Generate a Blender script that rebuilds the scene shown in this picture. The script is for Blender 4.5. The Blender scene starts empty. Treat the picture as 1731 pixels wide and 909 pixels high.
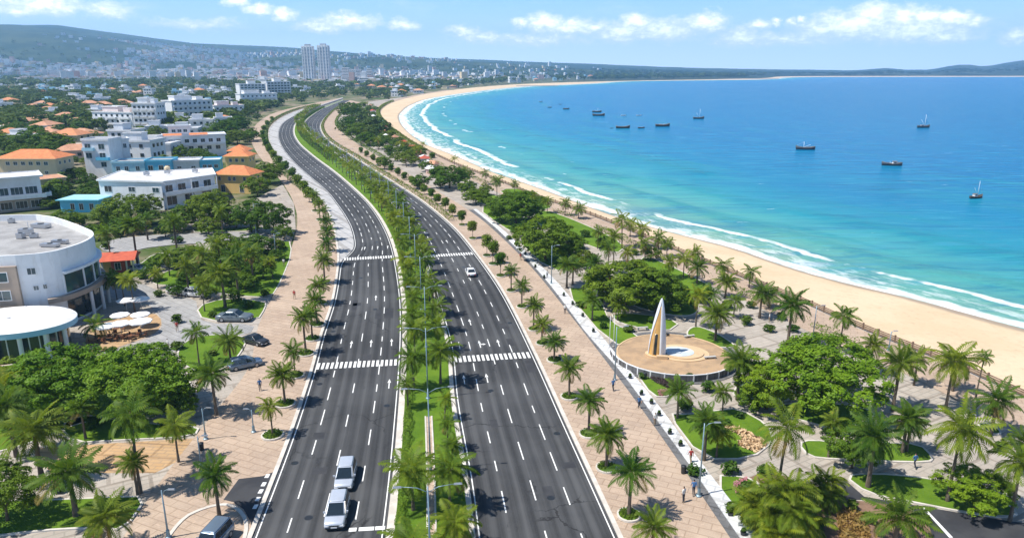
import bpy, bmesh, math, random
import numpy as np
from mathutils import Vector, Matrix, noise as mnoise
from mathutils.geometry import tessellate_polygon

random.seed(7)
RNG = np.random.default_rng(11)
R = math.radians
PI = math.pi
scene = bpy.context.scene
COL = scene.collection

# ------------------------------------------------------------------ camera model
F, CX, CY, YH, CAMH = 1200.0, 865.5, 454.5, 115.0, 41.0
PITCH = math.atan((CY - YH) / F)
CP, SP = math.cos(PITCH), math.sin(PITCH)


def P(px, py, z=0.0):
    """the point at height z that the photograph shows at (px, py)"""
    u = (px - CX) / F
    v = (CY - py) / F
    dx, dy, dz = u, CP + v * SP, -SP + v * CP
    t = (z - CAMH) / dz
    return Vector((dx * t, dy * t, z))


def proj(p):
    x, y, z = p[0], p[1], p[2] - CAMH
    d = y * CP - z * SP
    if d < 0.1:
        return (-9999, 9999)
    return (CX + F * x / d, CY - F * (y * SP + z * CP) / d)


def px_per_m(py):
    return CP * (py - YH) / CAMH


def height_for(base, ytop):
    lo, hi = 0.0, 400.0
    for _ in range(40):
        m = (lo + hi) / 2
        if proj((base.x, base.y, base.z + m))[1] > ytop:
            lo = m
        else:
            hi = m
    return lo


def zz(ox, oy, pts, k=450 / 1364):
    return [(ox + a * k, oy + b * k) for a, b in pts]


cam_d = bpy.data.cameras.new("camera")
cam_d.sensor_width = 36.0
cam_d.lens = 36.0 * F / 1731.0
cam_d.clip_start = 0.5
cam_d.clip_end = 60000
cam = bpy.data.objects.new("camera", cam_d)
COL.objects.link(cam)
cam.location = (0, 0, CAMH)
cam.rotation_euler = (PI / 2 - PITCH, 0, 0)
scene.camera = cam

# ------------------------------------------------------------------ materials
MATS = {}


class NT:
    """small node-tree helper"""
    def __init__(s, nt):
        s.nt = nt

    def n(s, typ, **kw):
        nd = s.nt.nodes.new(typ)
        for k, v in kw.items():
            if k.startswith("i_"):
                key = k[2:]
                key = int(key) if key.isdigit() else key.replace("_", " ")
                s.put(nd.inputs[key], v)
            else:
                setattr(nd, k, v)
        return nd

    def put(s, sock, v):
        if isinstance(v, bpy.types.NodeSocket):
            s.nt.links.new(v, sock)
        else:
            if isinstance(v, (tuple, list)) and len(v) == 3 and sock.type == 'RGBA':
                v = (*v, 1)
            sock.default_value = v

    def math(s, op, a, b=0.0, c=None, clamp=False):
        nd = s.nt.nodes.new('ShaderNodeMath')
        nd.operation = op
        nd.use_clamp = clamp
        s.put(nd.inputs[0], a)
        s.put(nd.inputs[1], b)
        if c is not None:
            s.put(nd.inputs[2], c)
        return nd.outputs[0]

    def mix(s, f, a, b, mode='MIX'):
        nd = s.nt.nodes.new('ShaderNodeMix')
        nd.data_type = 'RGBA'
        nd.blend_type = mode
        s.put(nd.inputs[0], f)
        s.put(nd.inputs[6], a)
        s.put(nd.inputs[7], b)
        return nd.outputs[2]

    def noise(s, vec, scale, detail=4, rough=.55, dist=0.0, out=0):
        nd = s.nt.nodes.new('ShaderNodeTexNoise')
        nd.inputs['Scale'].default_value = scale
        nd.inputs['Detail'].default_value = detail
        nd.inputs['Roughness'].default_value = rough
        nd.inputs['Distortion'].default_value = dist
        s.nt.links.new(vec, nd.inputs['Vector'])
        return nd.outputs[out]

    def step(s, v, lo, hi, a=0.0, b=1.0):
        nd = s.nt.nodes.new('ShaderNodeMapRange')
        nd.interpolation_type = 'SMOOTHSTEP'
        s.put(nd.inputs[0], v)
        nd.inputs[1].default_value = lo
        nd.inputs[2].default_value = hi
        nd.inputs[3].default_value = a
        nd.inputs[4].default_value = b
        return nd.outputs[0]

    def vmul(s, v, xyz):
        nd = s.nt.nodes.new('ShaderNodeVectorMath')
        nd.operation = 'MULTIPLY'
        s.put(nd.inputs[0], v)
        nd.inputs[1].default_value = xyz
        return nd.outputs[0]


def new_mat(name):
    m = bpy.data.materials.new(name)
    m.use_nodes = True
    nt = m.node_tree
    b = nt.nodes['Principled BSDF']
    MATS[name] = m
    return m, NT(nt), b


def pos(h):
    return h.n('ShaderNodeNewGeometry').outputs['Position']


def objc(h):
    return h.n('ShaderNodeTexCoord').outputs['Object']


def plain(name, c, rough=.7, c2=None, scale=1.0, metal=0.0, bump=0.0, lo=.35, hi=.65, spec=.4, rand=0.0, world=False, dirt=None, bscale=None):
    m, h, b = new_mat(name)
    v = pos(h) if world else objc(h)
    col = (*c, 1)
    if c2 is not None:
        f = h.step(h.noise(v, scale, 6, .62), lo, hi)
        col = h.mix(f, c, c2)
    if dirt is not None:
        f2 = h.step(h.noise(h.vmul(v, (1, 1, .25)), scale * 3.1 + .3, 5, .7), .5, .8, 0, .6)
        col = h.mix(f2, col, dirt)
    if rand:
        oi = h.n('ShaderNodeObjectInfo').outputs['Random']
        hs = h.n('ShaderNodeHueSaturation')
        h.put(hs.inputs['Color'], col)
        h.put(hs.inputs['Value'], h.math('MULTIPLY_ADD', oi, rand, 1 - rand / 2))
        h.put(hs.inputs['Hue'], h.math('MULTIPLY_ADD', oi, rand * .06, .5 - rand * .03))
        col = hs.outputs[0]
    h.put(b.inputs['Base Color'], col)
    b.inputs['Roughness'].default_value = rough
    b.inputs['Metallic'].default_value = metal
    b.inputs['Specular IOR Level'].default_value = spec
    if bump:
        bp = h.n('ShaderNodeBump')
        bp.inputs['Strength'].default_value = bump
        bp.inputs['Distance'].default_value = .05
        h.put(bp.inputs['Height'], h.noise(v, bscale or scale * 6 + 2, 5, .6))
        h.put(b.inputs['Normal'], bp.outputs[0])
    return m


def leaf_mat(name, c1, c2, c3, sc=.8, trans=.26, rand=.4, rough=.55):
    m, h, b = new_mat(name)
    v = pos(h)
    f = h.step(h.noise(v, sc, 3, .6), .35, .65)
    col = h.mix(f, c1, c2)
    f2 = h.step(h.noise(v, sc * 5.3, 2, .5), .56, .72)
    col = h.mix(h.math('MULTIPLY', f2, .7), col, c3)
    oi = h.n('ShaderNodeObjectInfo').outputs['Random']
    hs = h.n('ShaderNodeHueSaturation')
    h.put(hs.inputs['Color'], col)
    h.put(hs.inputs['Value'], h.math('MULTIPLY_ADD', oi, rand, 1 - rand / 2))
    h.put(hs.inputs['Hue'], h.math('MULTIPLY_ADD', oi, -.045, .520))
    col = hs.outputs[0]
    h.put(b.inputs['Base Color'], col)
    b.inputs['Roughness'].default_value = rough
    b.inputs['Specular IOR Level'].default_value = .18
    tr = h.n('ShaderNodeBsdfTranslucent')
    hs2 = h.n('ShaderNodeHueSaturation', i_Value=1.5, i_Saturation=1.05, i_Hue=.49)
    h.put(hs2.inputs['Color'], col)
    h.put(tr.inputs['Color'], hs2.outputs[0])
    ms = h.n('ShaderNodeMixShader', i_0=trans)
    h.put(ms.inputs[1], b.outputs[0])
    h.put(ms.inputs[2], tr.outputs[0])
    out = m.node_tree.nodes['Material Output']
    m.node_tree.links.new(ms.outputs[0], out.inputs[0])
    return m


leaf_mat("broad_leaves", (.060, .122, .007), (.125, .215, .012), (.20, .29, .03))
leaf_mat("dark_leaves", (.052, .106, .007), (.105, .182, .010), (.18, .25, .025))
leaf_mat("bright_leaves", (.085, .180, .007), (.155, .270, .012), (.23, .34, .03))
leaf_mat("palm_leaves", (.085, .145, .010), (.140, .205, .015), (.26, .28, .03), sc=.6, trans=.35)
leaf_mat("date_leaves", (.062, .122, .010), (.106, .172, .015), (.20, .235, .03), sc=.6, trans=.32)
leaf_mat("old_fronds", (.26, .19, .05), (.20, .17, .045), (.30, .22, .07), trans=.25)
leaf_mat("hedge_leaves", (.042, .095, .008), (.080, .145, .012), (.13, .19, .02), sc=.5)
leaf_mat("far_leaves", (.038, .085, .012), (.065, .120, .016), (.10, .15, .026), sc=.03, trans=.2)
leaf_mat("flower_petals", (.45, .16, .17), (.5, .3, .28), (.35, .08, .1), sc=2.)
leaf_mat("purple_heather", (.09, .06, .065), (.06, .055, .04), (.16, .09, .1), sc=2.)
plain("bark", (.16, .12, .085), .9, (.09, .07, .05), 2.5, bump=.4)
plain("palm_bark", (.17, .135, .10), .9, (.09, .07, .05), 3.0, bump=.5)
plain("white_wall", (.78, .79, .80), .75, (.70, .71, .72), .25, dirt=(.52, .5, .47), bump=.05)
plain("pale_wall", (.68, .69, .70), .75, (.60, .60, .60), .25, dirt=(.46, .44, .4))
plain("cream_wall", (.70, .56, .36), .8, (.62, .5, .33), .3, dirt=(.42, .33, .22))
plain("yellow_wall", (.74, .52, .20), .8, (.66, .46, .18), .3, dirt=(.45, .33, .16))
plain("blue_wall", (.32, .58, .70), .8, (.40, .62, .72), .3, dirt=(.3, .42, .48))
plain("sky_wall", (.10, .45, .66), .75, (.15, .5, .68), .3, dirt=(.2, .4, .5))
plain("tan_wall", (.42, .33, .26), .8, (.36, .28, .22), .3, dirt=(.25, .2, .15))
plain("pink_wall", (.62, .42, .36), .8, (.55, .38, .33), .3)
plain("red_wall", (.48, .10, .07), .8, (.40, .09, .06), .4)
plain("orange_tiles", (.68, .24, .09), .8, (.52, .17, .065), .9, bump=.5, dirt=(.32, .13, .06))
plain("worn_tiles", (.60, .25, .11), .85, (.48, .20, .10), .5, dirt=(.3, .2, .15))
plain("faded_tiles", (.56, .30, .18), .85, (.45, .22, .13), .5, dirt=(.3, .2, .15))
plain("red_tiles", (.56, .12, .06), .75, (.45, .09, .05), .9, bump=.4)
plain("flat_roof", (.64, .64, .64), .9, (.50, .50, .50), .3, dirt=(.38, .37, .36))
plain("roof_felt", (.37, .365, .36), .9, (.27, .265, .26), .35, dirt=(.16, .155, .155))
plain("blue_glass", (.05, .12, .21), .12, (.09, .17, .27), .05, spec=.7)
plain("grey_roof", (.38, .38, .39), .9, (.27, .27, .28), .3, dirt=(.2, .2, .2))
plain("teal_roof", (.26, .50, .52), .8, (.34, .56, .56), .4)
plain("canopy_white", (.86, .86, .85), .6, (.80, .80, .79), .15, dirt=(.66, .64, .6))
plain("canopy_edge", (.30, .55, .72), .6, (.36, .58, .72), .4)
plain("concrete", (.44, .43, .41), .85, (.36, .35, .33), .6, bump=.1)
plain("kerb_stone", (.62, .58, .52), .85, (.50, .46, .41), .7, world=True)
plain("dark_metal", (.05, .055, .06), .45, metal=.6)
plain("pole_metal", (.20, .30, .36), .45, (.27, .36, .42), 2, metal=.4)
plain("grey_metal", (.45, .46, .48), .4, metal=.7)
plain("black_rubber", (.02, .02, .02), .85)
plain("silver_paint", (.58, .62, .68), .25, (.54, .58, .64), 1.5, metal=.35, spec=.6)
plain("grey_paint", (.20, .24, .27), .28, metal=.5, spec=.6)
plain("navy_paint", (.17, .23, .31), .25, metal=.4, spec=.6)
plain("white_paint", (.74, .75, .76), .3, spec=.6)
plain("black_paint", (.03, .032, .036), .25, spec=.6)
plain("car_glass", (.012, .02, .026), .06, spec=.8)
plain("window_glass", (.02, .05, .065), .08, (.035, .08, .10), .35, spec=.8)
plain("teal_glass", (.02, .085, .10), .08, (.03, .05, .06), .25, spec=.8)
plain("dark_glass", (.015, .025, .03), .1, (.03, .045, .05), .3, spec=.7)
plain("lamp_red", (.4, .02, .02), .3)
plain("lamp_clear", (.75, .76, .78), .2)
plain("frame_white", (.74, .75, .76), .5)
plain("fence_wood", (.17, .11, .075), .85, (.27, .20, .14), 1.2, bump=.3)
plain("hull_blue", (.02, .035, .05), .5, (.04, .05, .06), .8)
plain("hull_dark", (.03, .028, .026), .6, (.05, .04, .035), .8)
plain("deck_wood", (.30, .22, .15), .8, (.22, .16, .11), 1)
plain("boat_white", (.72, .74, .75), .5)
plain("skin", (.42, .25, .17), .6)
plain("gold_panel", (.66, .40, .13), .45, (.56, .32, .10), .8, metal=.1, dirt=(.4, .24, .09))
plain("steel_white", (.74, .76, .80), .35, (.66, .69, .74), .5, spec=.6)
plain("pool_floor", (.62, .66, .68), .4, (.5, .55, .58), .5)
plain("cloth_white", (.85, .85, .84), .8)
plain("chair_brown", (.20, .09, .045), .6, (.14, .06, .03), 3)
for nm, c in (("shirt_blue", (.06, .16, .36)), ("shirt_white", (.7, .7, .68)), ("shirt_red", (.42, .06, .05)), ("trousers_dark", (.04, .045, .06)), ("trousers_tan", (.32, .25, .17)), ("hair_black", (.015, .012, .01))):
    plain(nm, c, .85)

# ---- ground materials


def m_asphalt():
    m, h, b = new_mat("asphalt")
    uv = h.n('ShaderNodeUVMap').outputs[0]
    v = pos(h)
    sx = h.n('ShaderNodeSeparateXYZ', i_0=uv)
    tracks = h.math('MULTIPLY_ADD', h.math('COSINE', h.math('MULTIPLY', sx.outputs[0], PI * 16)), .5, .5)
    st = h.noise(h.vmul(uv, (22, .012, 1)), 1.0, 5, .6)
    blot = h.step(h.noise(v, .045, 5, .6), .35, .7)
    f = h.math('MULTIPLY_ADD', tracks, .28, h.math('MULTIPLY_ADD', st, 1.0, h.math('MULTIPLY', blot, .30)))
    col = h.mix(h.step(f, .38, 1.15), (.024, .025, .027), (.090, .092, .095))
    fine = h.noise(v, 9.0, 3, .7)
    col = h.mix(h.math('MULTIPLY', h.step(fine, .4, .75), .35), col, (.085, .085, .088))
    vo = h.n('ShaderNodeTexVoronoi', feature='DISTANCE_TO_EDGE', i_Scale=.11)
    vv = h.n('ShaderNodeVectorMath', operation='MULTIPLY_ADD')
    h.put(vv.inputs[0], h.noise(v, .5, 4, .6, out=1))
    vv.inputs[1].default_value = (3.0, 3.0, 0)
    h.put(vv.inputs[2], v)
    h.put(vo.inputs['Vector'], vv.outputs[0])
    seal = h.math('MULTIPLY', h.step(vo.outputs['Distance'], .004, .011, 1, 0), h.step(h.noise(v, .05, 2, .5), .50, .56))
    col = h.mix(h.math('MULTIPLY', seal, .75), col, (.012, .012, .013))
    oil = h.step(h.noise(h.vmul(v, (1.6, .5, 1)), .55, 5, .7), .60, .74)
    col = h.mix(h.math('MULTIPLY', oil, .45), col, (.020, .020, .021))
    crack = h.step(h.noise(h.vmul(v, (.6, .12, 1)), .8, 6, .75), .70, .735)
    col = h.mix(h.math('MULTIPLY', crack, .5), col, (.12, .12, .118))
    h.put(b.inputs['Base Color'], col)
    b.inputs['Roughness'].default_value = .85
    b.inputs['Specular IOR Level'].default_value = .3
    bp = h.n('ShaderNodeBump', i_Strength=.25, i_Distance=.02)
    h.put(bp.inputs['Height'], h.noise(v, 25, 3, .6))
    h.put(b.inputs['Normal'], bp.outputs[0])


m_asphalt()


def m_paver(name, c1, c2, c3, mortar, bs=.5, rot=0.0, stain=(.3, .24, .19)):
    m, h, b = new_mat(name)
    mp = h.n('ShaderNodeMapping')
    mp.inputs['Rotation'].default_value = (0, 0, rot)
    h.put(mp.inputs[0], pos(h))
    v = mp.outputs[0]
    br = h.n('ShaderNodeTexBrick')
    br.inputs['Scale'].default_value = bs
    br.inputs['Mortar Size'].default_value = .025
    br.inputs['Color1'].default_value = (*c1, 1)
    br.inputs['Color2'].default_value = (*c2, 1)
    br.inputs['Mortar'].default_value = (*mortar, 1)
    h.put(br.inputs['Vector'], v)
    col = br.outputs[0]
    b2 = h.n('ShaderNodeTexBrick', offset=.5)
    b2.inputs['Scale'].default_value = bs * .22
    b2.inputs['Mortar Size'].default_value = .014
    b2.inputs['Color1'].default_value = (1, 1, 1, 1)
    b2.inputs['Color2'].default_value = (.86, .87, .88, 1)
    b2.inputs['Mortar'].default_value = (.62, .60, .58, 1)
    h.put(b2.inputs['Vector'], v)
    f = h.step(h.noise(v, .12, 6, .65), .4, .68)
    col = h.mix(h.math('MULTIPLY', f, .75), col, c3)
    col = h.mix(.8, col, b2.outputs[0], 'MULTIPLY')
    f = h.step(h.noise(v, .35, 7, .72), .50, .72)
    col = h.mix(h.math('MULTIPLY', f, .65), col, stain)
    f = h.step(h.noise(v, 2.2, 4, .7), .58, .75)
    col = h.mix(h.math('MULTIPLY', f, .35), col, tuple(min(1, x * 1.5) for x in c1))
    h.put(b.inputs['Base Color'], col)
    b.inputs['Roughness'].default_value = .85
    b.inputs['Specular IOR Level'].default_value = .25


m_paver("pink_pavers", (.47, .355, .265), (.42, .305, .22), (.53, .41, .31), (.36, .28, .22), 1.1, R(24), stain=(.34, .26, .20))
m_paver("plaza_pavers", (.42, .37, .315), (.37, .32, .27), (.46, .41, .36), (.3, .27, .23), .3, R(-30), stain=(.30, .27, .23))
m_paver("sandy_pavers", (.50, .33, .18), (.44, .28, .14), (.52, .33, .17), (.34, .24, .15), .4, R(5))
m_paver("cobbles", (.37, .365, .36), (.31, .305, .30), (.40, .39, .38), (.24, .23, .22), .9, R(40), stain=(.2, .2, .2))
m_paver("white_pavers", (.66, .67, .67), (.60, .61, .62), (.70, .70, .70), (.45, .45, .45), .25, R(25), stain=(.5, .5, .49))
m_paver("grey_slab", (.15, .15, .155), (.12, .12, .125), (.18, .18, .18), (.1, .1, .1), .4, R(25), stain=(.22, .21, .2))
m_paver("concrete_slabs", (.47, .46, .45), (.43, .42, .41), (.51, .50, .49), (.3, .3, .3), .12, R(60), stain=(.35, .34, .33))
plain("dark_asphalt", (.030, .031, .036), .85, (.050, .051, .055), .3, world=True, bump=.1)
plain("road_paint", (.78, .78, .76), .7, (.50, .50, .49), 1.6, world=True, lo=.5, hi=.8)


def m_grass():
    m, h, b = new_mat("grass")
    v = pos(h)
    col = h.mix(h.step(h.noise(v, .25, 5, .6), .35, .65), (.085, .165, .012), (.125, .215, .016))
    col = h.mix(h.math('MULTIPLY', h.step(h.noise(v, 3.0, 5, .7), .5, .7), .5), col, (.05, .11, .010))
    col = h.mix(h.math('MULTIPLY', h.step(h.noise(v, .7, 6, .7), .62, .75), .7), col, (.19, .16, .06))
    h.put(b.inputs['Base Color'], col)
    b.inputs['Roughness'].default_value = .9
    b.inputs['Specular IOR Level'].default_value = .15
    bp = h.n('ShaderNodeBump', i_Strength=.8, i_Distance=.15)
    h.put(bp.inputs['Height'], h.noise(v, 6, 5, .7))
    h.put(b.inputs['Normal'], bp.outputs[0])


m_grass()
plain("soil", (.24, .15, .10), .95, (.16, .10, .065), .6, world=True, bump=.6, dirt=(.33, .22, .16))
plain("plaza_sand", (.43, .29, .17), .9, (.32, .22, .135), .45, world=True, lo=.4, hi=.62, dirt=(.24, .20, .165))
plain("pale_sand_stone", (.62, .45, .27), .85, (.55, .39, .23), .5, world=True)


def m_sand():
    m, h, b = new_mat("beach_sand")
    v = pos(h)
    uv = h.n('ShaderNodeUVMap').outputs[0]
    t = h.n('ShaderNodeSeparateXYZ', i_0=uv).outputs[0]
    col = h.mix(h.step(h.noise(v, .06, 6, .6), .35, .65), (.585, .445, .285), (.65, .505, .34))
    col = h.mix(h.math('MULTIPLY', h.step(h.noise(v, .9, 5, .7), .5, .75), .6), col, (.44, .33, .215))
    w = h.math('MULTIPLY_ADD', h.noise(v, .08, 4, .6), .10, t)
    wet = h.step(w, .86, .93)
    col = h.mix(h.math('MULTIPLY', wet, .85), col, (.30, .225, .15))
    h.put(b.inputs['Base Color'], col)
    h.put(b.inputs['Roughness'], h.math('MULTIPLY_ADD', wet, -.45, .9))
    b.inputs['Specular IOR Level'].default_value = .3
    bp = h.n('ShaderNodeBump', i_Strength=.5, i_Distance=.2)
    h.put(bp.inputs['Height'], h.noise(v, .8, 6, .7))
    h.put(b.inputs['Normal'], bp.outputs[0])


m_sand()


def m_ground():
    m, h, b = new_mat("open_ground")
    v = pos(h)
    y = h.n('ShaderNodeSeparateXYZ', i_0=v)
    far = h.step(y.outputs[1], 1500, 3200)
    a = h.mix(h.step(h.noise(v, .035, 6, .65), .42, .62), (.065, .10, .025), (.26, .21, .15))
    a = h.mix(h.math('MULTIPLY', h.step(h.noise(v, .2, 5, .7), .55, .7), .6), a, (.34, .31, .27))
    fa = h.mix(h.step(h.noise(v, .003, 8, .65), .42, .62), (.020, .042, .022), (.058, .080, .040))
    fa = h.mix(h.math('MULTIPLY', h.step(h.noise(v, .011, 6, .7), .62, .72), .6), fa, (.15, .14, .11))
    h.put(b.inputs['Base Color'], h.mix(far, a, fa))
    b.inputs['Roughness'].default_value = .95
    b.inputs['Specular IOR Level'].default_value = .1


m_ground()


def m_sea():
    m, h, b = new_mat("sea_water")
    at = h.n('ShaderNodeAttribute', attribute_name='shore')
    sx = h.n('ShaderNodeSeparateXYZ', i_0=at.outputs['Vector'])
    d, al = sx.outputs[0], sx.outputs[1]
    v = pos(h)
    wob = h.noise(h.vmul(v, (.012, .012, 1)), 1, 4, .6)
    dd = h.math('MULTIPLY_ADD', h.math('SUBTRACT', wob, .5), 70, d)
    ramp = h.n('ShaderNodeValToRGB')
    els = ramp.color_ramp.elements
    els[0].position, els[0].color = 0.0, (.27, .40, .30, 1)
    els[1].position, els[1].color = 1.0, (.0, .122, .280, 1)
    for p_, c_ in ((.03, (.14, .36, .30)), (.075, (.065, .33, .325)), (.12, (.018, .255, .335)), (.20, (.002, .190, .345)), (.36, (.0, .148, .330))):
        e = els.new(p_)
        e.color = (*c_, 1)
    h.put(ramp.inputs[0], h.math('DIVIDE', h.math('MAXIMUM', h.math('ADD', dd, 8), 0), 540))
    col = ramp.outputs[0]
    # swell lines parallel to the shore
    cv = h.n('ShaderNodeCombineXYZ')
    h.put(cv.inputs[0], h.math('MULTIPLY', d, .075))
    h.put(cv.inputs[1], h.math('MULTIPLY', al, .007))
    sw = h.noise(cv.outputs[0], 1.0, 5, .6, .3)
    near = h.step(d, 30, 400, 1, .25)
    col = h.mix(h.math('MULTIPLY', h.step(sw, .5, .72), h.math('MULTIPLY', near, .6)), col, (.010, .24, .27))
    col = h.mix(h.math('MULTIPLY', sx.outputs[2], .8, clamp=True), col, (.008, .20, .20))  # swell faces darkened: their refraction is painted into the water colour
    streak = h.noise(h.vmul(v, (.010, .07, 1)), 1, 6, .68)
    col = h.mix(h.math('MULTIPLY', h.step(streak, .46, .68), .34), col, (.0, .10, .29))
    st2 = h.noise(h.vmul(v, (.02, .12, 1)), 1, 5, .7)
    col = h.mix(h.math('MULTIPLY', h.step(st2, .58, .70), .35), col, (.06, .32, .48))
    st3 = h.noise(h.vmul(v, (.035, .30, 1)), 1, 4, .65)
    col = h.mix(h.math('MULTIPLY', h.step(st3, .48, .66), .42), col, (.0, .12, .25))
    st4 = h.noise(h.vmul(v, (.05, .42, 1)), 1, 4, .65)  # fine pale streaks: ripple highlights painted into the albedo
    col = h.mix(h.math('MULTIPLY', h.step(st4, .53, .68), .42), col, (.07, .36, .46))
    # foam: swash edge, one broken line of breakers, small white caps that double as painted highlight lines
    cf = h.n('ShaderNodeCombineXYZ')
    h.put(cf.inputs[0], h.math('MULTIPLY', d, .34))
    h.put(cf.inputs[1], h.math('MULTIPLY', al, .11))
    nf = h.noise(cf.outputs[0], 1.0, 7, .7)
    cl = h.n('ShaderNodeCombineXYZ')
    h.put(cl.inputs[1], h.math('MULTIPLY', al, .017))
    nl = h.noise(cl.outputs[0], 1.0, 5, .65)
    dw = h.math('MULTIPLY_ADD', h.math('SUBTRACT', nl, .5), 14, d)
    strong = h.step(al, 280, 520, 0.0, 1.0)
    k = h.math('MULTIPLY_ADD', strong, .75, 1.0)
    dws = h.math('DIVIDE', dw, k)
    sw1 = h.math('MULTIPLY', h.step(dws, -2.5, .6), h.step(dws, 2.4, 7.5, 1, 0))
    sw1 = h.step(h.math('MULTIPLY_ADD', nf, 1.9, h.math('MULTIPLY', sw1, .8)), 1.34, 1.92)
    sw1 = h.math('MULTIPLY', sw1, h.step(dws, 5, 9, 1, 0))
    seg = h.step(h.math('MULTIPLY_ADD', strong, .08, nl), .37, .52)
    br = h.math('MULTIPLY', h.step(dws, 10.0, 11.8), h.step(dws, 12.4, 16.5, 1, 0))
    br = h.step(h.math('MULTIPLY_ADD', nf, 1.2, h.math('MULTIPLY', h.math('MULTIPLY', br, seg), .9)), 1.15, 1.62)
    n3 = h.noise(h.vmul(cl.outputs[0], (1, 1.7, 1)), 1.0, 3, .6)
    d3 = h.math('MULTIPLY_ADD', h.math('SUBTRACT', n3, .5), 14, dws)
    b3 = h.math('MULTIPLY', h.math('MULTIPLY', h.step(d3, 23, 24.4), h.step(d3, 24.6, 27, 1, 0)), h.step(h.math('MULTIPLY_ADD', strong, .1, n3), .60, .66))
    b3 = h.math('MULTIPLY', h.step(h.math('MULTIPLY_ADD', nf, 1.7, h.math('MULTIPLY', b3, .8)), 1.35, 1.95), .8)
    caps = h.noise(h.vmul(v, (.035, .22, 1)), 1, 6, .72)
    caps = h.math('MULTIPLY', h.step(caps, .655, .715), .42)
    lace = h.math('MULTIPLY', h.math('MULTIPLY', h.step(nf, .46, .64), h.math('MULTIPLY', h.step(dws, 4, 13, .8, 0), h.math('MULTIPLY_ADD', seg, .7, .3))), h.step(dws, -3, 0))
    foam = h.math('MAXIMUM', h.math('MAXIMUM', sw1, br), h.math('MAXIMUM', b3, h.math('MAXIMUM', caps, lace)), clamp=True)
    col = h.mix(foam, col, (.82, .84, .84))
    h.put(b.inputs['Base Color'], col)
    h.put(b.inputs['Roughness'], h.math('MULTIPLY_ADD', foam, .5, .22))
    b.inputs['Specular IOR Level'].default_value = .15
    b.inputs['IOR'].default_value = 1.2
    bp = h.n('ShaderNodeBump', i_Strength=.9, i_Distance=1.0)
    hh = h.math('MULTIPLY_ADD', h.noise(h.vmul(v, (.06, .20, 1)), 1, 7, .68), 1.8, h.math('MULTIPLY', h.noise(h.vmul(v, (.5, 1.1, 1)), 1, 4, .6), .3))
    h.put(bp.inputs['Height'], hh)
    h.put(b.inputs['Normal'], bp.outputs[0])


m_sea()

# ------------------------------------------------------------------ mesh builder


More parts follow.
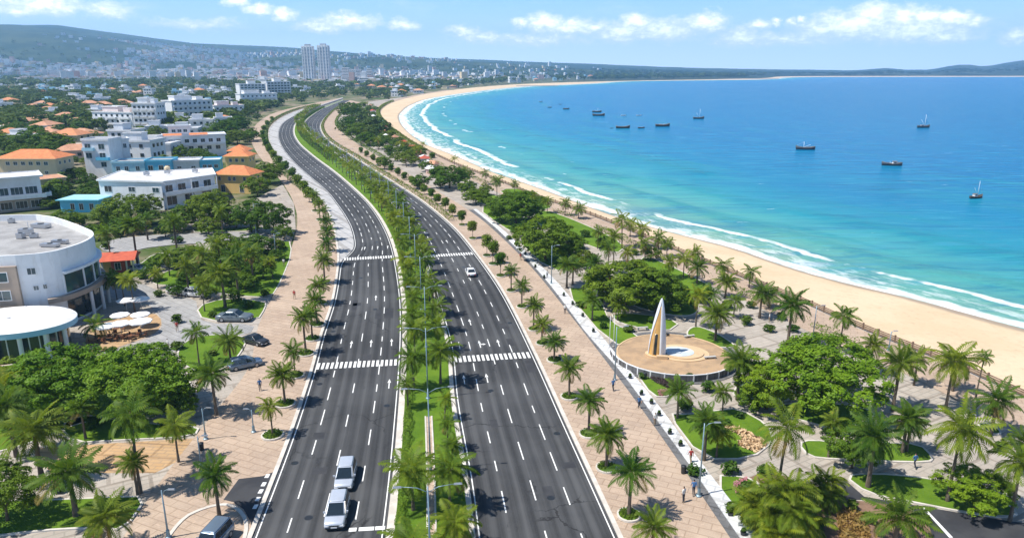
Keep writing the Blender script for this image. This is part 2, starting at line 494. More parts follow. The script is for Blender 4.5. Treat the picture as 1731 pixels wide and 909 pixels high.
class MB:
    def __init__(s):
        s.v, s.f, s.m, s.sm = [], [], [], []

    def add(s, verts, faces, mi=0, smooth=False):
        o = len(s.v)
        s.v += [tuple(x) for x in verts]
        for fc in faces:
            s.f.append(tuple(i + o for i in fc))
            s.m.append(mi)
            s.sm.append(smooth)
        return s

    def box(s, x0, x1, y0, y1, z0, z1, mi=0):
        v = [(x0, y0, z0), (x1, y0, z0), (x1, y1, z0), (x0, y1, z0), (x0, y0, z1), (x1, y0, z1), (x1, y1, z1), (x0, y1, z1)]
        return s.add(v, [(0, 3, 2, 1), (4, 5, 6, 7), (0, 1, 5, 4), (1, 2, 6, 5), (2, 3, 7, 6), (3, 0, 4, 7)], mi)

    def frustum(s, x0, x1, y0, y1, z0, X0, X1, Y0, Y1, z1, mi=0):
        v = [(x0, y0, z0), (x1, y0, z0), (x1, y1, z0), (x0, y1, z0), (X0, Y0, z1), (X1, Y0, z1), (X1, Y1, z1), (X0, Y1, z1)]
        return s.add(v, [(0, 3, 2, 1), (4, 5, 6, 7), (0, 1, 5, 4), (1, 2, 6, 5), (2, 3, 7, 6), (3, 0, 4, 7)], mi)

    def prism(s, poly, z0, z1, mi=0, mside=None):
        n = len(poly)
        a = sum(poly[i][0] * poly[(i + 1) % n][1] - poly[(i + 1) % n][0] * poly[i][1] for i in range(n))
        if a < 0:
            poly = poly[::-1]
        v = [(p[0], p[1], z0) for p in poly] + [(p[0], p[1], z1) for p in poly]
        tris = tessellate_polygon([[Vector((p[0], p[1], 0)) for p in poly]])
        ft = []
        for t in tris:
            p0, p1, p2 = (poly[i] for i in t)
            c = (p1[0] - p0[0]) * (p2[1] - p0[1]) - (p2[0] - p0[0]) * (p1[1] - p0[1])
            if c < 0:
                t = (t[0], t[2], t[1])
            ft.append(tuple(i + n for i in t))
        s.add(v, ft, mi)
        s.add(v, [(i, (i + 1) % n, (i + 1) % n + n, i + n) for i in range(n)], mi if mside is None else mside)
        return s

    def tube(s, pts, rads, seg=8, mi=0, cap=True):
        pts = [Vector(p) for p in pts]
        rings = []
        for i, p in enumerate(pts):
            t = (pts[min(i + 1, len(pts) - 1)] - pts[max(i - 1, 0)]).normalized()
            a = Vector((1, 0, 0)) if abs(t.x) < .8 else Vector((0, 1, 0))
            u = t.cross(a).normalized()
            w = t.cross(u)
            r = rads[i] if isinstance(rads, (list, tuple)) else rads
            rings.append([p + u * (r * math.cos(2 * PI * k / seg)) + w * (r * math.sin(2 * PI * k / seg)) for k in range(seg)])
        v = [q for r_ in rings for q in r_]
        f = []
        for i in range(len(pts) - 1):
            for k in range(seg):
                f.append((i * seg + k, i * seg + (k + 1) % seg, (i + 1) * seg + (k + 1) % seg, (i + 1) * seg + k))
        if cap:
            f.append(tuple(range(seg))[::-1])
            f.append(tuple((len(pts) - 1) * seg + k for k in range(seg)))
        return s.add(v, f, mi, True)

    def lathe(s, prof, seg=24, mi=0, cx=0, cy=0):
        v = [(cx + r * math.cos(2 * PI * k / seg), cy + r * math.sin(2 * PI * k / seg), z) for r, z in prof for k in range(seg)]
        f = []
        for i in range(len(prof) - 1):
            for k in range(seg):
                f.append((i * seg + k, i * seg + (k + 1) % seg, (i + 1) * seg + (k + 1) % seg, (i + 1) * seg + k))
        f.append(tuple(range(seg))[::-1])
        f.append(tuple((len(prof) - 1) * seg + k for k in range(seg)))
        return s.add(v, f, mi, False)

    def loft(s, rings, mi=0, smooth=True, cap=True):
        n = len(rings[0])
        v = [q for r_ in rings for q in r_]
        f = []
        for i in range(len(rings) - 1):
            for k in range(n):
                f.append((i * n + k, i * n + (k + 1) % n, (i + 1) * n + (k + 1) % n, (i + 1) * n + k))
        if cap:
            f.append(tuple(range(n))[::-1])
            f.append(tuple((len(rings) - 1) * n + k for k in range(n)))
        return s.add(v, f, mi, smooth)

    def mesh(s, name, mats):
        me = bpy.data.meshes.new(name)
        me.from_pydata(s.v, [], s.f)
        for m in (mats if isinstance(mats, (list, tuple)) else [mats]):
            me.materials.append(MATS[m] if isinstance(m, str) else m)
        me.polygons.foreach_set('material_index', s.m)
        me.polygons.foreach_set('use_smooth', s.sm)
        me.update()
        return me

    def obj(s, name, mats, parent=None, loc=(0, 0, 0), rot=(0, 0, 0)):
        return link(name, s.mesh(name, mats), parent, loc, rot)


def link(name, me, parent=None, loc=(0, 0, 0), rot=(0, 0, 0), scale=(1, 1, 1)):
    o = bpy.data.objects.new(name, me)
    COL.objects.link(o)
    o.location = loc
    o.rotation_euler = rot
    o.scale = scale
    if parent is not None:
        o.parent = parent
    return o


AUTO = []


def tag(o, label=None, cat=None, group=None, kind=None):
    if label:
        o['label'] = label
    if cat:
        o['category'] = cat
    if group:
        o['group'] = group
    if kind:
        o['kind'] = kind
    return o


def thing(name, label, cat, loc=(0, 0, 0), rz=0.0, group=None, auto=False):
    o = bpy.data.objects.new(name, None)
    COL.objects.link(o)
    o.location = loc
    o.rotation_euler = (0, 0, rz)
    o.empty_display_size = .5
    tag(o, label, cat, group)
    if auto:
        AUTO.append((o, label))
    return o


def copy_thing(src, loc, rz, label=None, group=None, auto=False, scale=None):
    c = src.copy()
    COL.objects.link(c)
    c.location = loc
    c.rotation_euler = (0, 0, rz)
    if scale:
        c.scale = (scale,) * 3
    if label:
        c['label'] = label
    if group:
        c['group'] = group
    if auto:
        AUTO.append((c, label))
    for ch in list(src.children):
        d = ch.copy()
        COL.objects.link(d)
        d.parent = c
        for g in ch.children:
            e = g.copy()
            COL.objects.link(e)
            e.parent = d
    return c


ORD = ["zeroth", "first", "second", "third", "fourth", "fifth", "sixth", "seventh", "eighth", "ninth", "tenth", "eleventh", "twelfth", "thirteenth", "fourteenth", "fifteenth",
       "sixteenth", "seventeenth", "eighteenth", "nineteenth", "twentieth"]


def ordw(i):
    if i < len(ORD):
        return ORD[i]
    return f"{i}{'st' if i % 10 == 1 and i % 100 != 11 else 'nd' if i % 10 == 2 and i % 100 != 12 else 'rd' if i % 10 == 3 and i % 100 != 13 else 'th'}"


# ------------------------------------------------------------------ curves on the ground


def catmull(pts, per=10):
    pts = [np.array(p, float) for p in pts]
    pts = [2 * pts[0] - pts[1]] + pts + [2 * pts[-1] - pts[-2]]
    out = []
    for i in range(1, len(pts) - 2):
        p0, p1, p2, p3 = pts[i - 1:i + 3]
        for k in range(per):
            t = k / per
            out.append(.5 * ((2 * p1) + (-p0 + p2) * t + (2 * p0 - 5 * p1 + 4 * p2 - p3) * t * t + (-p0 + 3 * p1 - 3 * p2 + p3) * t ** 3))
    out.append(pts[-2])
    return np.array(out)


def arclen(c):
    return np.concatenate([[0], np.cumsum(np.linalg.norm(np.diff(c, axis=0), axis=1))])


def resample(c, step=None, n=None):
    L = arclen(c)
    n = n or max(2, int(L[-1] / step) + 1)
    t = np.linspace(0, L[-1], n)
    return np.stack([np.interp(t, L, c[:, k]) for k in range(c.shape[1])], 1)


def smooth(c, it=8):
    c = c.copy()
    for _ in range(it):
        c[1:-1] = .25 * c[:-2] + .5 * c[1:-1] + .25 * c[2:]
    return c


def gline(px, z=0.0, per=10, step=2.5, sm=10, ext0=0.0, ext1=0.0):
    g = np.array([P(a, b, z)[:2] for a, b in px])
    if ext0:
        t = g[0] - g[1]
        g = np.vstack([g[0] + t / np.linalg.norm(t) * ext0, g])
    if ext1:
        t = g[-1] - g[-2]
        g = np.vstack([g, g[-1] + t / np.linalg.norm(t) * ext1])
    return smooth(resample(catmull(g, per), step=step), sm)


def tangent(c):
    t = np.gradient(c, axis=0)
    return t / np.maximum(np.linalg.norm(t, axis=1)[:, None], 1e-9)


def offset(c, d):
    """to the right of the direction of travel for d > 0"""
    t = tangent(c)
    return c + np.stack([t[:, 1], -t[:, 0]], 1) * d


def nearest_on(c, q):
    """for every q the nearest point on polyline c"""
    a, b = c[:-1], c[1:]
    ab = b - a
    L2 = (ab ** 2).sum(1)
    out = []
    for p in q:
        t = np.clip(((p - a) * ab).sum(1) / L2, 0, 1)
        pr = a + ab * t[:, None]
        out.append(pr[((pr - p) ** 2).sum(1).argmin()])
    return np.array(out)


def ribbon(name, A, B, z, mat, thick=0.0, kind='structure', cross=1):
    """sheet between two lines of equal count (A left, B right), uv = (across, metres along)"""
    n = len(A)
    L = arclen(.5 * (A + B))
    V, UVS, Fc = [], [], []
    for i in range(n):
        for j in range(cross + 1):
            t = j / cross
            p = A[i] * (1 - t) + B[i] * t
            V.append((p[0], p[1], z))
            UVS.append((t, L[i]))
    w = cross + 1
    for i in range(n - 1):
        for j in range(cross):
            Fc.append((i * w + j, i * w + j + 1, (i + 1) * w + j + 1, (i + 1) * w + j))
    if thick:
        o = len(V)
        for i in range(n):
            V.append((A[i][0], A[i][1], z - thick))
            V.append((B[i][0], B[i][1], z - thick))
            UVS += [(0, L[i]), (1, L[i])]
        for i in range(n - 1):
            Fc.append((o + 2 * i, i * w, (i + 1) * w, o + 2 * i + 2))
            Fc.append((i * w + cross, o + 2 * i + 1, o + 2 * i + 3, (i + 1) * w + cross))
        Fc.append((o, o + 1, cross, 0))
        Fc.append((o + 2 * n - 1, o + 2 * n - 2, (n - 1) * w, (n - 1) * w + cross))
    me = bpy.data.meshes.new(name)
    me.from_pydata(V, [], Fc)
    uv = me.uv_layers.new(name="UVMap")
    for lp in me.loops:
        uv.data[lp.index].uv = UVS[lp.vertex_index]
    me.materials.append(MATS[mat])
    o = link(name, me)
    if kind:
        o['kind'] = kind
    return o


def chaikin(poly, it=2):
    for _ in range(it):
        q = []
        n = len(poly)
        for i in range(n):
            a, b = poly[i], poly[(i + 1) % n]
            q.append((a[0] * .75 + b[0] * .25, a[1] * .75 + b[1] * .25))
            q.append((a[0] * .25 + b[0] * .75, a[1] * .25 + b[1] * .75))
        poly = q
    return poly


def gpoly(px, round_=0):
    g = [tuple(P(a, b)[:2]) for a, b in px]
    return chaikin(g, round_) if round_ else g


def inset_poly(poly, d):
    n = len(poly)
    a = sum(poly[i][0] * poly[(i + 1) % n][1] - poly[(i + 1) % n][0] * poly[i][1] for i in range(n))
    if a < 0:
        poly = poly[::-1]
    out = []
    for i in range(n):
        p0, p1, p2 = (Vector(poly[(i + k) % n]) for k in (-1, 0, 1))
        e1, e2 = (p1 - p0), (p2 - p1)
        n1 = Vector((-e1.y, e1.x)).normalized() if e1.length > 1e-6 else Vector((0, 0))
        n2 = Vector((-e2.y, e2.x)).normalized() if e2.length > 1e-6 else n1
        b = n1 + n2
        if b.length < 1e-6:
            b = n1
        b.normalize()
        k = 1 / max(.5, b.dot(n1))
        q = p1 + b * d * k
        out.append((q.x, q.y))
    return out


def slab(name, px, z0, z1, mat, round_=0, kind='structure', poly=None):
    pl = poly or gpoly(px, round_)
    o = MB().prism(pl, z0, z1).obj(name, mat)
    if kind:
        o['kind'] = kind
    return o


def kerb_ring(poly, w, z0, z1, mat='kerb_stone', name='kerb'):
    inn = inset_poly(poly, w)
    n = len(poly)
    a = sum(poly[i][0] * poly[(i + 1) % n][1] - poly[(i + 1) % n][0] * poly[i][1] for i in range(n))
    if a < 0:
        poly = poly[::-1]
    v = [(p[0], p[1], z0) for p in poly] + [(p[0], p[1], z1) for p in poly] + [(p[0], p[1], z1) for p in inn] + [(p[0], p[1], z0) for p in inn]
    f = []
    for i in range(n):
        j = (i + 1) % n
        f += [(i, j, j + n, i + n), (i + n, j + n, j + 2 * n, i + 2 * n), (i + 2 * n, j + 2 * n, j + 3 * n, i + 3 * n)]
    o = MB().add(v, f).obj(name, mat)
    o['kind'] = 'structure'
    return o, inn


LAWNS = []


def lawn(px, round_=2, mat='grass', name='lawn', z=.17):
    pl = gpoly(px, round_)
    o, inn = kerb_ring(pl, .22, 0, z + .04)
    g = MB().prism(inn, .02, z).obj(name, mat)
    g['kind'] = 'structure'
    LAWNS.append(inn)
    return pl


def inside(p, poly):
    x, y = p[0], p[1]
    c = False
    n = len(poly)
    for i in range(n):
        x0, y0 = poly[i][0], poly[i][1]
        x1, y1 = poly[(i + 1) % n][0], poly[(i + 1) % n][1]
        if (y0 > y) != (y1 > y) and x < (x1 - x0) * (y - y0) / (y1 - y0) + x0:
            c = not c
    return c

# ================================================================== THE SETTING
FENCE_PX = [(1731, 672), (1637, 629), (1561, 597), (1446, 554), (1373, 518), (1281, 481.5), (1250, 468), (1130, 419), (1011, 369), (899, 330), (850, 309), (800, 290), (756, 272),
            (700, 243), (663, 216), (646, 197), (646, 185), (664, 173.5), (697, 164), (740, 156), (800, 148.5), (880, 142.5), (980, 139), (1100, 136.2), (1200, 134.6), (1270, 133.2), (1300, 131.8),
            (1325, 129.6), (1420, 128.9), (1731, 128.7), (2300, 128.4)]
WATER_PX = [(1731, 557), (1611, 524), (1528, 501), (1396.5, 471.6), (1281, 435), (1250, 422), (1130, 392), (1031, 363), (932, 326), (859, 300), (829, 290), (763, 261), (713, 241), (684, 218),
            (674, 201), (678, 190), (696, 177), (730, 166), (796, 156), (850, 149.6), (899, 146), (998, 141.6), (1064, 137.6), (1200, 135.8), (1270, 135.0), (1312, 133.6), (1332, 131.2), (1420, 130.4), (1731, 130.2), (2300, 129.9)]
FEN = gline(FENCE_PX, 0, ext0=130)
WAT = gline(WATER_PX, -1.0, ext0=130)

from mathutils.kdtree import KDTree


class Shore:
    def __init__(s, c):
        s.c = c
        s.L = arclen(c)
        s.kd = KDTree(len(c))
        for i, p in enumerate(c):
            s.kd.insert((p[0], p[1], 0), i)
        s.kd.balance()

    def q(s, x, y):
        """(signed distance, > 0 on the right of travel = seaward; metres along)"""
        _, i, _ = s.kd.find((x, y, 0))
        best = None
        for j in (i - 1, i):
            if 0 <= j < len(s.c) - 1:
                a, b = s.c[j], s.c[j + 1]
                ex, ey = b[0] - a[0], b[1] - a[1]
                l2 = ex * ex + ey * ey
                t = max(0, min(1, ((x - a[0]) * ex + (y - a[1]) * ey) / l2))
                qx, qy = a[0] + ex * t, a[1] + ey * t
                d2 = (x - qx) ** 2 + (y - qy) ** 2
                if best is None or d2 < best[0]:
                    cr = ex * (y - a[1]) - ey * (x - a[0])
                    best = (d2, -1 if cr > 0 else 1, s.L[j] + math.sqrt(l2) * t)
        return best[1] * math.sqrt(best[0]), best[2]


FS, WS = Shore(FEN), Shore(WAT)

RIDGE = [(-1500, 40), (-800, 40), (0, 43), (109, 46.6), (231, 63), (330, 75), (450, 81), (512, 84.5), (565, 89.5), (631, 94), (730, 99), (850, 104), (948, 107), (1130, 114), (1250, 116.5), (1440, 119.5),
         (1475, 117), (1500, 115), (1530, 118), (1575, 118), (1600, 112.5), (1630, 108), (1655, 111.5), (1665, 112.5), (1700, 106.5), (1731, 102), (1850, 95), (2300, 104), (3200, 110)]
_ru = [a for a, b in RIDGE]
_rv = [b for a, b in RIDGE]


def land_height(x, y):
    if y < 1400:
        return 0.0
    u = CX + F * x / (y * CP)
    ry = np.interp(u, _ru, _rv)
    yr = 7600.0
    top = max(8.0, CAMH + yr * .925 * (YH - ry) / F)
    t = (y - 2300) / (yr - 2300)
    base = 6 * min(1, max(0, (y - 1500) / 900))
    if t <= 0:
        return base
    if t < 1:
        s = t * t * (3 - 2 * t)
        nz = mnoise.fractal(Vector((x / 1500, y / 1500, 3.1)), 1.0, 2.1, 5)
        h_ = top * s * (1 + .28 * nz * (1 - t) * 1.6) + 10 * nz * s
        # a lower spur of dark wooded hills in front of the main slope
        sp = math.exp(-((y - 4300) / 900) ** 2)
        spx = np.interp(u, [-400, 0, 140, 260, 420, 520, 600, 760, 900, 1050, 1200], [90, 95, 60, 20, 15, 45, 52, 38, 20, 10, 0])
        return max(base, h_ + spx * sp * (1 + .3 * nz))
    return max(2, top * (1 - .9 * min(1, (t - 1) * 3.2)))


def polar_grid(r0, r1, nr, a0, a1, na):
    rs = r0 * (r1 / r0) ** (np.arange(nr) / (nr - 1))
    as_ = np.linspace(R(a0), R(a1), na)
    X = rs[:, None] * np.sin(as_)[None]
    Y = rs[:, None] * np.cos(as_)[None]
    return X, Y


def grid_faces(nr, na, keep=None):
    i = np.arange(nr - 1)[:, None] * na + np.arange(na - 1)[None]
    f = np.stack([i, i + 1, i + na + 1, i + na], -1).reshape(-1, 4)
    return f


def build_ground():
    nr, na = 250, 260
    X, Y = polar_grid(3, 9600, nr, -80, 80, na)
    V = np.zeros((nr * na, 3))
    xs, ys = X.ravel(), Y.ravel()
    for k in range(nr * na):
        d, _ = FS.q(xs[k], ys[k])
        if d > 0:
            z = -.05 - min(6.0, d * 1.2)
        else:
            z = -.05 + land_height(xs[k], ys[k]) * min(1, max(0, -d - 45) / 250)
        V[k] = (xs[k], ys[k], z)
    f = grid_faces(nr, na)[:, ::-1]
    zf = V[:, 2][f].max(1)
    f = f[zf > -5.5]
    me = bpy.data.meshes.new("ground")
    me.from_pydata(V.tolist(), [], f.tolist())
    me.polygons.foreach_set('use_smooth', [True] * len(me.polygons))
    me.materials.append(MATS["open_ground"])
    o = link("ground", me)
    o['kind'] = 'structure'


build_ground()


def build_sea():
    nr, na = 420, 330
    X, Y = polar_grid(38, 9600, nr, -35, 72, na)
    xs, ys = X.ravel(), Y.ravel()
    V, A = [], []
    for k in range(nr * na):
        d, al = WS.q(xs[k], ys[k])
        z = -1.0
        if 4 < d < 140:
            w = .5 + .5 * mnoise.noise(Vector((al / 55, 0, 0)))
            dk = d / (1.0 if al < 300 else 1.5)
            z += .55 * w * math.exp(-((dk - 12.5) / 2.6) ** 2) + .45 * math.exp(-((dk - 27 - 8 * mnoise.noise(Vector((al / 120, 3, 0)))) / 3.6) ** 2) + .35 * math.exp(-((dk - 52 - 10 * mnoise.noise(Vector((al / 150, 9, 0)))) / 5) ** 2)
        V.append((xs[k], ys[k], z))
        A.append((d, al, z + 1.0))
    A = np.array(A)
    f = grid_faces(nr, na)[:, ::-1]
    f = f[A[:, 0][f].max(1) > -6]
    me = bpy.data.meshes.new("sea")
    me.from_pydata(V, [], f.tolist())
    me.polygons.foreach_set('use_smooth', [True] * len(me.polygons))
    at = me.attributes.new('shore', 'FLOAT_VECTOR', 'POINT')
    at.data.foreach_set('vector', A.ravel())
    me.materials.append(MATS["sea_water"])
    o = link("sea", me)
    o['kind'] = 'structure'


build_sea()


def build_beach():
    W = nearest_on(WAT, FEN)
    n = len(FEN)
    dirv = W - FEN
    ln = np.linalg.norm(dirv, axis=1)
    dirv = smooth(dirv / np.maximum(ln, 1e-6)[:, None], 30)
    ts = [0, .12, .28, .45, .62, .78, .9, 1.0]
    V, U = [], []
    for i in range(n):
        for t in ts:
            p = FEN[i] * (1 - t) + W[i] * t
            bump = .10 * mnoise.noise(Vector((p[0] / 6, p[1] / 6, 0))) * (1 - t) * (1 if t > 0 else 0)
            V.append((p[0], p[1], .02 - 1.0 * t ** 1.3 + bump))
            U.append((t * .9, 0))
        for ex, z in ((4, -1.25), (16, -2.6)):
            p = W[i] + dirv[i] * ex
            V.append((p[0], p[1], z))
            U.append((.9 + ex * .01, 0))
    w = len(ts) + 2
    f = [(i * w + j, i * w + j + 1, (i + 1) * w + j + 1, (i + 1) * w + j) for i in range(n - 1) for j in range(w - 1)]
    me = bpy.data.meshes.new("beach")
    me.from_pydata(V, [], f)
    uv = me.uv_layers.new(name="UVMap")
    for lp in me.loops:
        uv.data[lp.index].uv = U[lp.vertex_index]
    me.polygons.foreach_set('use_smooth', [True] * len(me.polygons))
    me.materials.append(MATS["beach_sand"])
    link("beach", me)['kind'] = 'structure'


build_beach()

# ------------------------------------------------------------------ the two carriageways
E0 = 45.0
LL = gline([(426, 909), (461, 820), (496, 728), (532, 617), (545, 564), (562, 518), (571.6, 468), (576.5, 435), (598, 428), (595, 392), (583, 366), (565, 340), (548, 320), (499, 277), (476, 248), (470, 226), (478, 208), (499, 195), (522, 185), (548, 176.5), (580, 166)], ext0=E0, sm=6)
LR = gline([(652, 909), (664, 807), (672, 708), (679, 612), (680.5, 551), (679, 505), (671.5, 455), (664, 419), (651, 386), (631, 354), (605, 326), (565, 291), (529, 264), (504, 241), (496, 222), (502, 206), (522, 191.5), (548, 180.5), (580, 168.6)], ext0=E0)
RL = gline([(804, 909), (793, 807), (779.5, 741), (766, 658), (764, 597), (750, 544), (733, 485), (719, 439), (703, 399), (676, 357), (640, 322), (603, 290), (562, 254), (532, 233), (516, 216), (516, 206), (528, 195), (549, 182.5), (580, 170)], ext0=E0)
RR = gline([(1045, 909), (998.5, 807), (952, 708), (909, 612), (850, 495), (806, 432), (770, 388), (730, 353), (700, 331), (650, 299), (598, 266), (557, 240), (543, 222), (543, 208), (555, 193), (572, 180), (592, 170)], ext0=E0)
BAY = gline([(426, 909), (461, 820), (496, 728), (532, 617), (545, 564), (562, 518), (571, 468), (574, 432), (571, 412), (566, 383), (556, 357), (540, 333), (496, 297), (466, 258), (455, 232), (460, 212), (482, 196), (510, 185), (548, 175.5), (580, 165)], ext0=E0, sm=6)
# the carriageway itself bends smoothly past the bus bay
LLs = smooth(LL, 2)

LRp = nearest_on(LR, LLs)
RRp = nearest_on(RR, RL)
Z_ROAD = .03
ribbon("road", LLs, LRp, Z_ROAD, "asphalt", cross=8)
ribbon("road", RL, RRp, Z_ROAD, "asphalt", cross=8)
BAYp = nearest_on(LL, BAY)
ribbon("bus_bay", BAY, BAYp + (BAYp - BAY) * 0.02, Z_ROAD - .006, "concrete_slabs", cross=2)

# median with kerbs
RLp = nearest_on(RL, LR)
ribbon("kerb", LR, offset(LR, .75), .15, "kerb_stone", .14)
ribbon("kerb", offset(RL, -.55), RL, .15, "kerb_stone", .14)
medA, medB = offset(LR, .75), None
medB = nearest_on(offset(RL, -.55), medA)
ribbon("lawn", medA, medB, .17, "grass", cross=6)
MEDC = .5 * (medA + medB)
MEDW = np.linalg.norm(medB - medA, axis=1)

# outer kerbs, promenades
ribbon("kerb", offset(BAY, -.45), BAY, .16, "kerb_stone", .15)
ribbon("kerb", RR, offset(RR, .45), .16, "kerb_stone", .15)
PROM_R = gline([(1233, 909), (1153.5, 790), (1094, 705), (1028, 616), (938.6, 501), (899, 453), (843, 397), (800, 361), (745, 327), (700, 300), (645, 268), (606, 245), (580, 226), (566, 210), (572, 196), (590, 184), (612, 174)], ext0=E0)
kr = offset(RR, .45)
ribbon("promenade", kr, nearest_on(PROM_R, kr), .14, "pink_pavers", cross=3)
# grey band and white walk beyond the pink promenade
W_IN = gline([(1249, 909), (1177, 804), (1163, 781), (1109, 711), (1045, 622), (998, 574), (932, 485), (889, 437), (838, 386), (800, 355)], ext0=E0)
W_OUT = gline([(1282, 909), (1200, 804), (1180, 781), (1124, 700), (1061, 624), (1028, 584), (948, 485), (900, 437), (844, 384), (803, 353)], ext0=E0)
pi_ = nearest_on(PROM_R, W_IN)
ribbon("walkway", pi_, W_IN, .145, "grey_slab", cross=2)
ribbon("walkway", W_IN, nearest_on(W_OUT, W_IN), .26, "white_pavers", .2, cross=2)
# park paving between the promenade and the beach fence
fen_near = FEN[:np.argmin(np.abs(arclen(FEN) - 1500))]
pk = nearest_on(PROM_R, fen_near)
ribbon("park_paving", pk, fen_near, .05, "plaza_pavers", cross=6)

PROM_L = gline([(150, 1010), (250, 840), (330, 741), (379, 675), (425, 629), (430, 575), (440, 540), (469, 485), (502, 386), (497, 345), (478, 310), (455, 285), (432, 255), (424, 232), (432, 212), (455, 195), (485, 185), (530, 175)], ext0=20)
bo = offset(BAY, -.45)
pl_ = nearest_on(PROM_L, bo)
ribbon("promenade", pl_, bo, .14, "pink_pavers", cross=3)

# left forecourts
slab("paved_plaza", [(-500, 1500), (200, 1100), (440, 800), (440, 560), (470, 470), (500, 388), (380, 388), (300, 430), (200, 470), (-100, 600), (-600, 700)], 0, .07, "plaza_pavers")
slab("path", [(60, 758), (330, 741), (300, 780), (262, 800), (190, 800), (85, 800)], 0, .085, "sandy_pavers")
slab("path", [(-150, 640), (20, 612), (110, 592), (160, 578), (168, 590), (150, 620), (-100, 720)], 0, .082, "sandy_pavers")
o3 = lambda pts: zz(0, 320, pts)
o5 = lambda pts: zz(0, 609, pts)
slab("driveway", o3([(500, 520), (700, 470), (860, 545), (1000, 560), (1015, 620), (1040, 690), (1310, 690), (1275, 755), (1050, 740), (960, 780), (880, 850), (760, 900), (560, 880), (500, 840), (640, 815), (800, 750), (840, 690), (800, 620), (700, 560), (560, 560)]), 0, .1, "cobbles", 1)
slab("driveway", o3([(540, 260), (820, 230), (1364, 215), (1364, 255), (1150, 270), (800, 290), (620, 330), (500, 310)]), 0, .085, "cobbles", 1)
slab("terrace", o3([(420, 770), (520, 660), (640, 640), (790, 630), (836, 680), (800, 740), (640, 800), (500, 840)]), 0, .09, "sandy_pavers", 1)
# side street at the lower left
slab("side_street", [(404, 811), (445, 806), (468, 797), (440, 868), (428, 905), (424, 884), (412, 862), (395, 850), (378, 846)], .02, .155, "dark_asphalt")
ks, _ = kerb_ring(gpoly([(250, 960), (300, 880), (345, 858), (385, 851), (408, 862), (421, 882), (418, 912), (400, 950)], 2), .35, .05, .22)

# lawns, left
lawn(o5([(300, 340), (420, 280), (560, 300), (800, 330), (1030, 340), (1000, 398), (620, 415), (370, 430)]), 1)
lawn(o5([(-200, 715), (130, 722), (560, 705), (765, 697), (640, 880), (470, 865), (200, 880), (-200, 930)]), 1)
lawn(o3([(1000, 605), (1150, 560), (1364, 575), (1364, 610), (1320, 678), (1040, 680)]), 1)
lawn(o3([(900, 840), (960, 770), (1090, 745), (1280, 752), (1230, 860), (1130, 940), (1000, 940), (920, 890)]), 2)
lawn(o3([(760, 490), (800, 440), (1000, 380), (1280, 330), (1380, 330), (1480, 250), (1500, 330), (1440, 480), (1390, 560), (1160, 545), (940, 500)]), 1)
lawn(o3([(380, 190), (640, 180), (800, 195), (500, 240), (420, 230)]), 1)
lawn(o3([(980, 200), (1230, 200), (1330, 190), (1364, 210), (1000, 228)]), 1)
lawn(o3([(505, 430), (700, 400), (790, 330), (900, 330), (760, 440), (540, 500)]), 1)
lawn([(-120, 640), (60, 610), (250, 600), (330, 640), (320, 690), (140, 712), (60, 750), (-60, 780), (-200, 760)], 2)
slab('paved_plaza', [(425, 340), (478, 312), (497, 345), (500, 388), (380, 388), (300, 388), (300, 366), (430, 350)], 0, .075, 'plaza_pavers')
# round planting islands along the left kerb are built with the palms
# lawns, right
b3 = lambda pts: zz(800, 300, pts)
b5 = lambda pts: zz(850, 609, pts)
b6 = lambda pts: zz(1281, 609, pts)
lawn(b3([(455, 568), (600, 568), (660, 640), (700, 740), (850, 812), (838, 845), (705, 868)]), 1)
lawn(b3([(705, 700), (860, 700), (1070, 742), (990, 800), (800, 765), (720, 735)]), 1)
lawn(b3([(770, 640), (900, 600), (1140, 610), (1165, 690), (1090, 720), (900, 690)]), 2)
lawn(b3([(1075, 812), (1125, 758), (1230, 790), (1330, 850), (1350, 880), (1200, 870)]), 2)
lawn(b3([(210, 312), (330, 330), (640, 430), (640, 455), (540, 470), (390, 482)]), 1)
lawn(b3([(20, 160), (130, 120), (300, 210), (330, 300), (250, 310), (140, 250)]), 1)
lawn(b3([(120, 60), (300, 60), (420, 150), (330, 180), (200, 120)]), 1)
lawn([(915, 352), (985, 378), (1062, 415), (1040, 432), (965, 405), (895, 372)], 1)
lawn([(1090, 432), (1160, 462), (1215, 492), (1190, 512), (1130, 490), (1075, 448)], 1)
lawn([(800, 318), (850, 335), (900, 362), (878, 372), (830, 352), (785, 330)], 1)
lawn(b5([(672, 60), (780, 66), (900, 95), (955, 160), (850, 192), (765, 192)]), 1)
lawn(b5([(838, 275), (940, 282), (1100, 258), (1210, 250), (1364, 335), (1390, 420), (1275, 512), (1015, 512)]), 1)
lawn(b5([(1068, 592), (1235, 596), (1330, 640), (1364, 760), (1340, 1010), (1250, 900)]), 1)
lawn(b5([(1150, 160), (1300, 100), (1400, 110), (1500, 200), (1364, 235), (1250, 225)]), 1)
lawn(b6([(40, 262), (170, 215), (420, 225), (560, 250), (618, 292), (500, 335), (465, 372), (300, 335)]), 1)
lawn(b6([(200, 430), (270, 408), (450, 432), (620, 425), (830, 430), (905, 505), (880, 530), (640, 524), (385, 513), (260, 500)]), 1)
lawn(b6([(432, 592), (600, 582), (800, 598), (990, 628), (1190, 680), (1345, 785), (1285, 815), (1050, 785), (800, 735), (560, 690)]), 1)
lawn(b6([(1105, 335), (1170, 318), (1265, 375), (1215, 390)]), 2)
lawn(b6([(-60, 180), (60, 170), (140, 215), (20, 240)]), 1)
slab("side_street", b6([(380, 600), (425, 596), (545, 700), (850, 752), (1290, 826), (1600, 860), (1600, 1100), (960, 1100), (850, 780), (540, 715), (380, 715)]), 0, .09, "dark_asphalt")
slab("planting_soil", b6([(-130, 640), (60, 560), (370, 700), (440, 720), (560, 725), (840, 770), (940, 1010), (-60, 1010)]), 0, .12, "soil", 1)
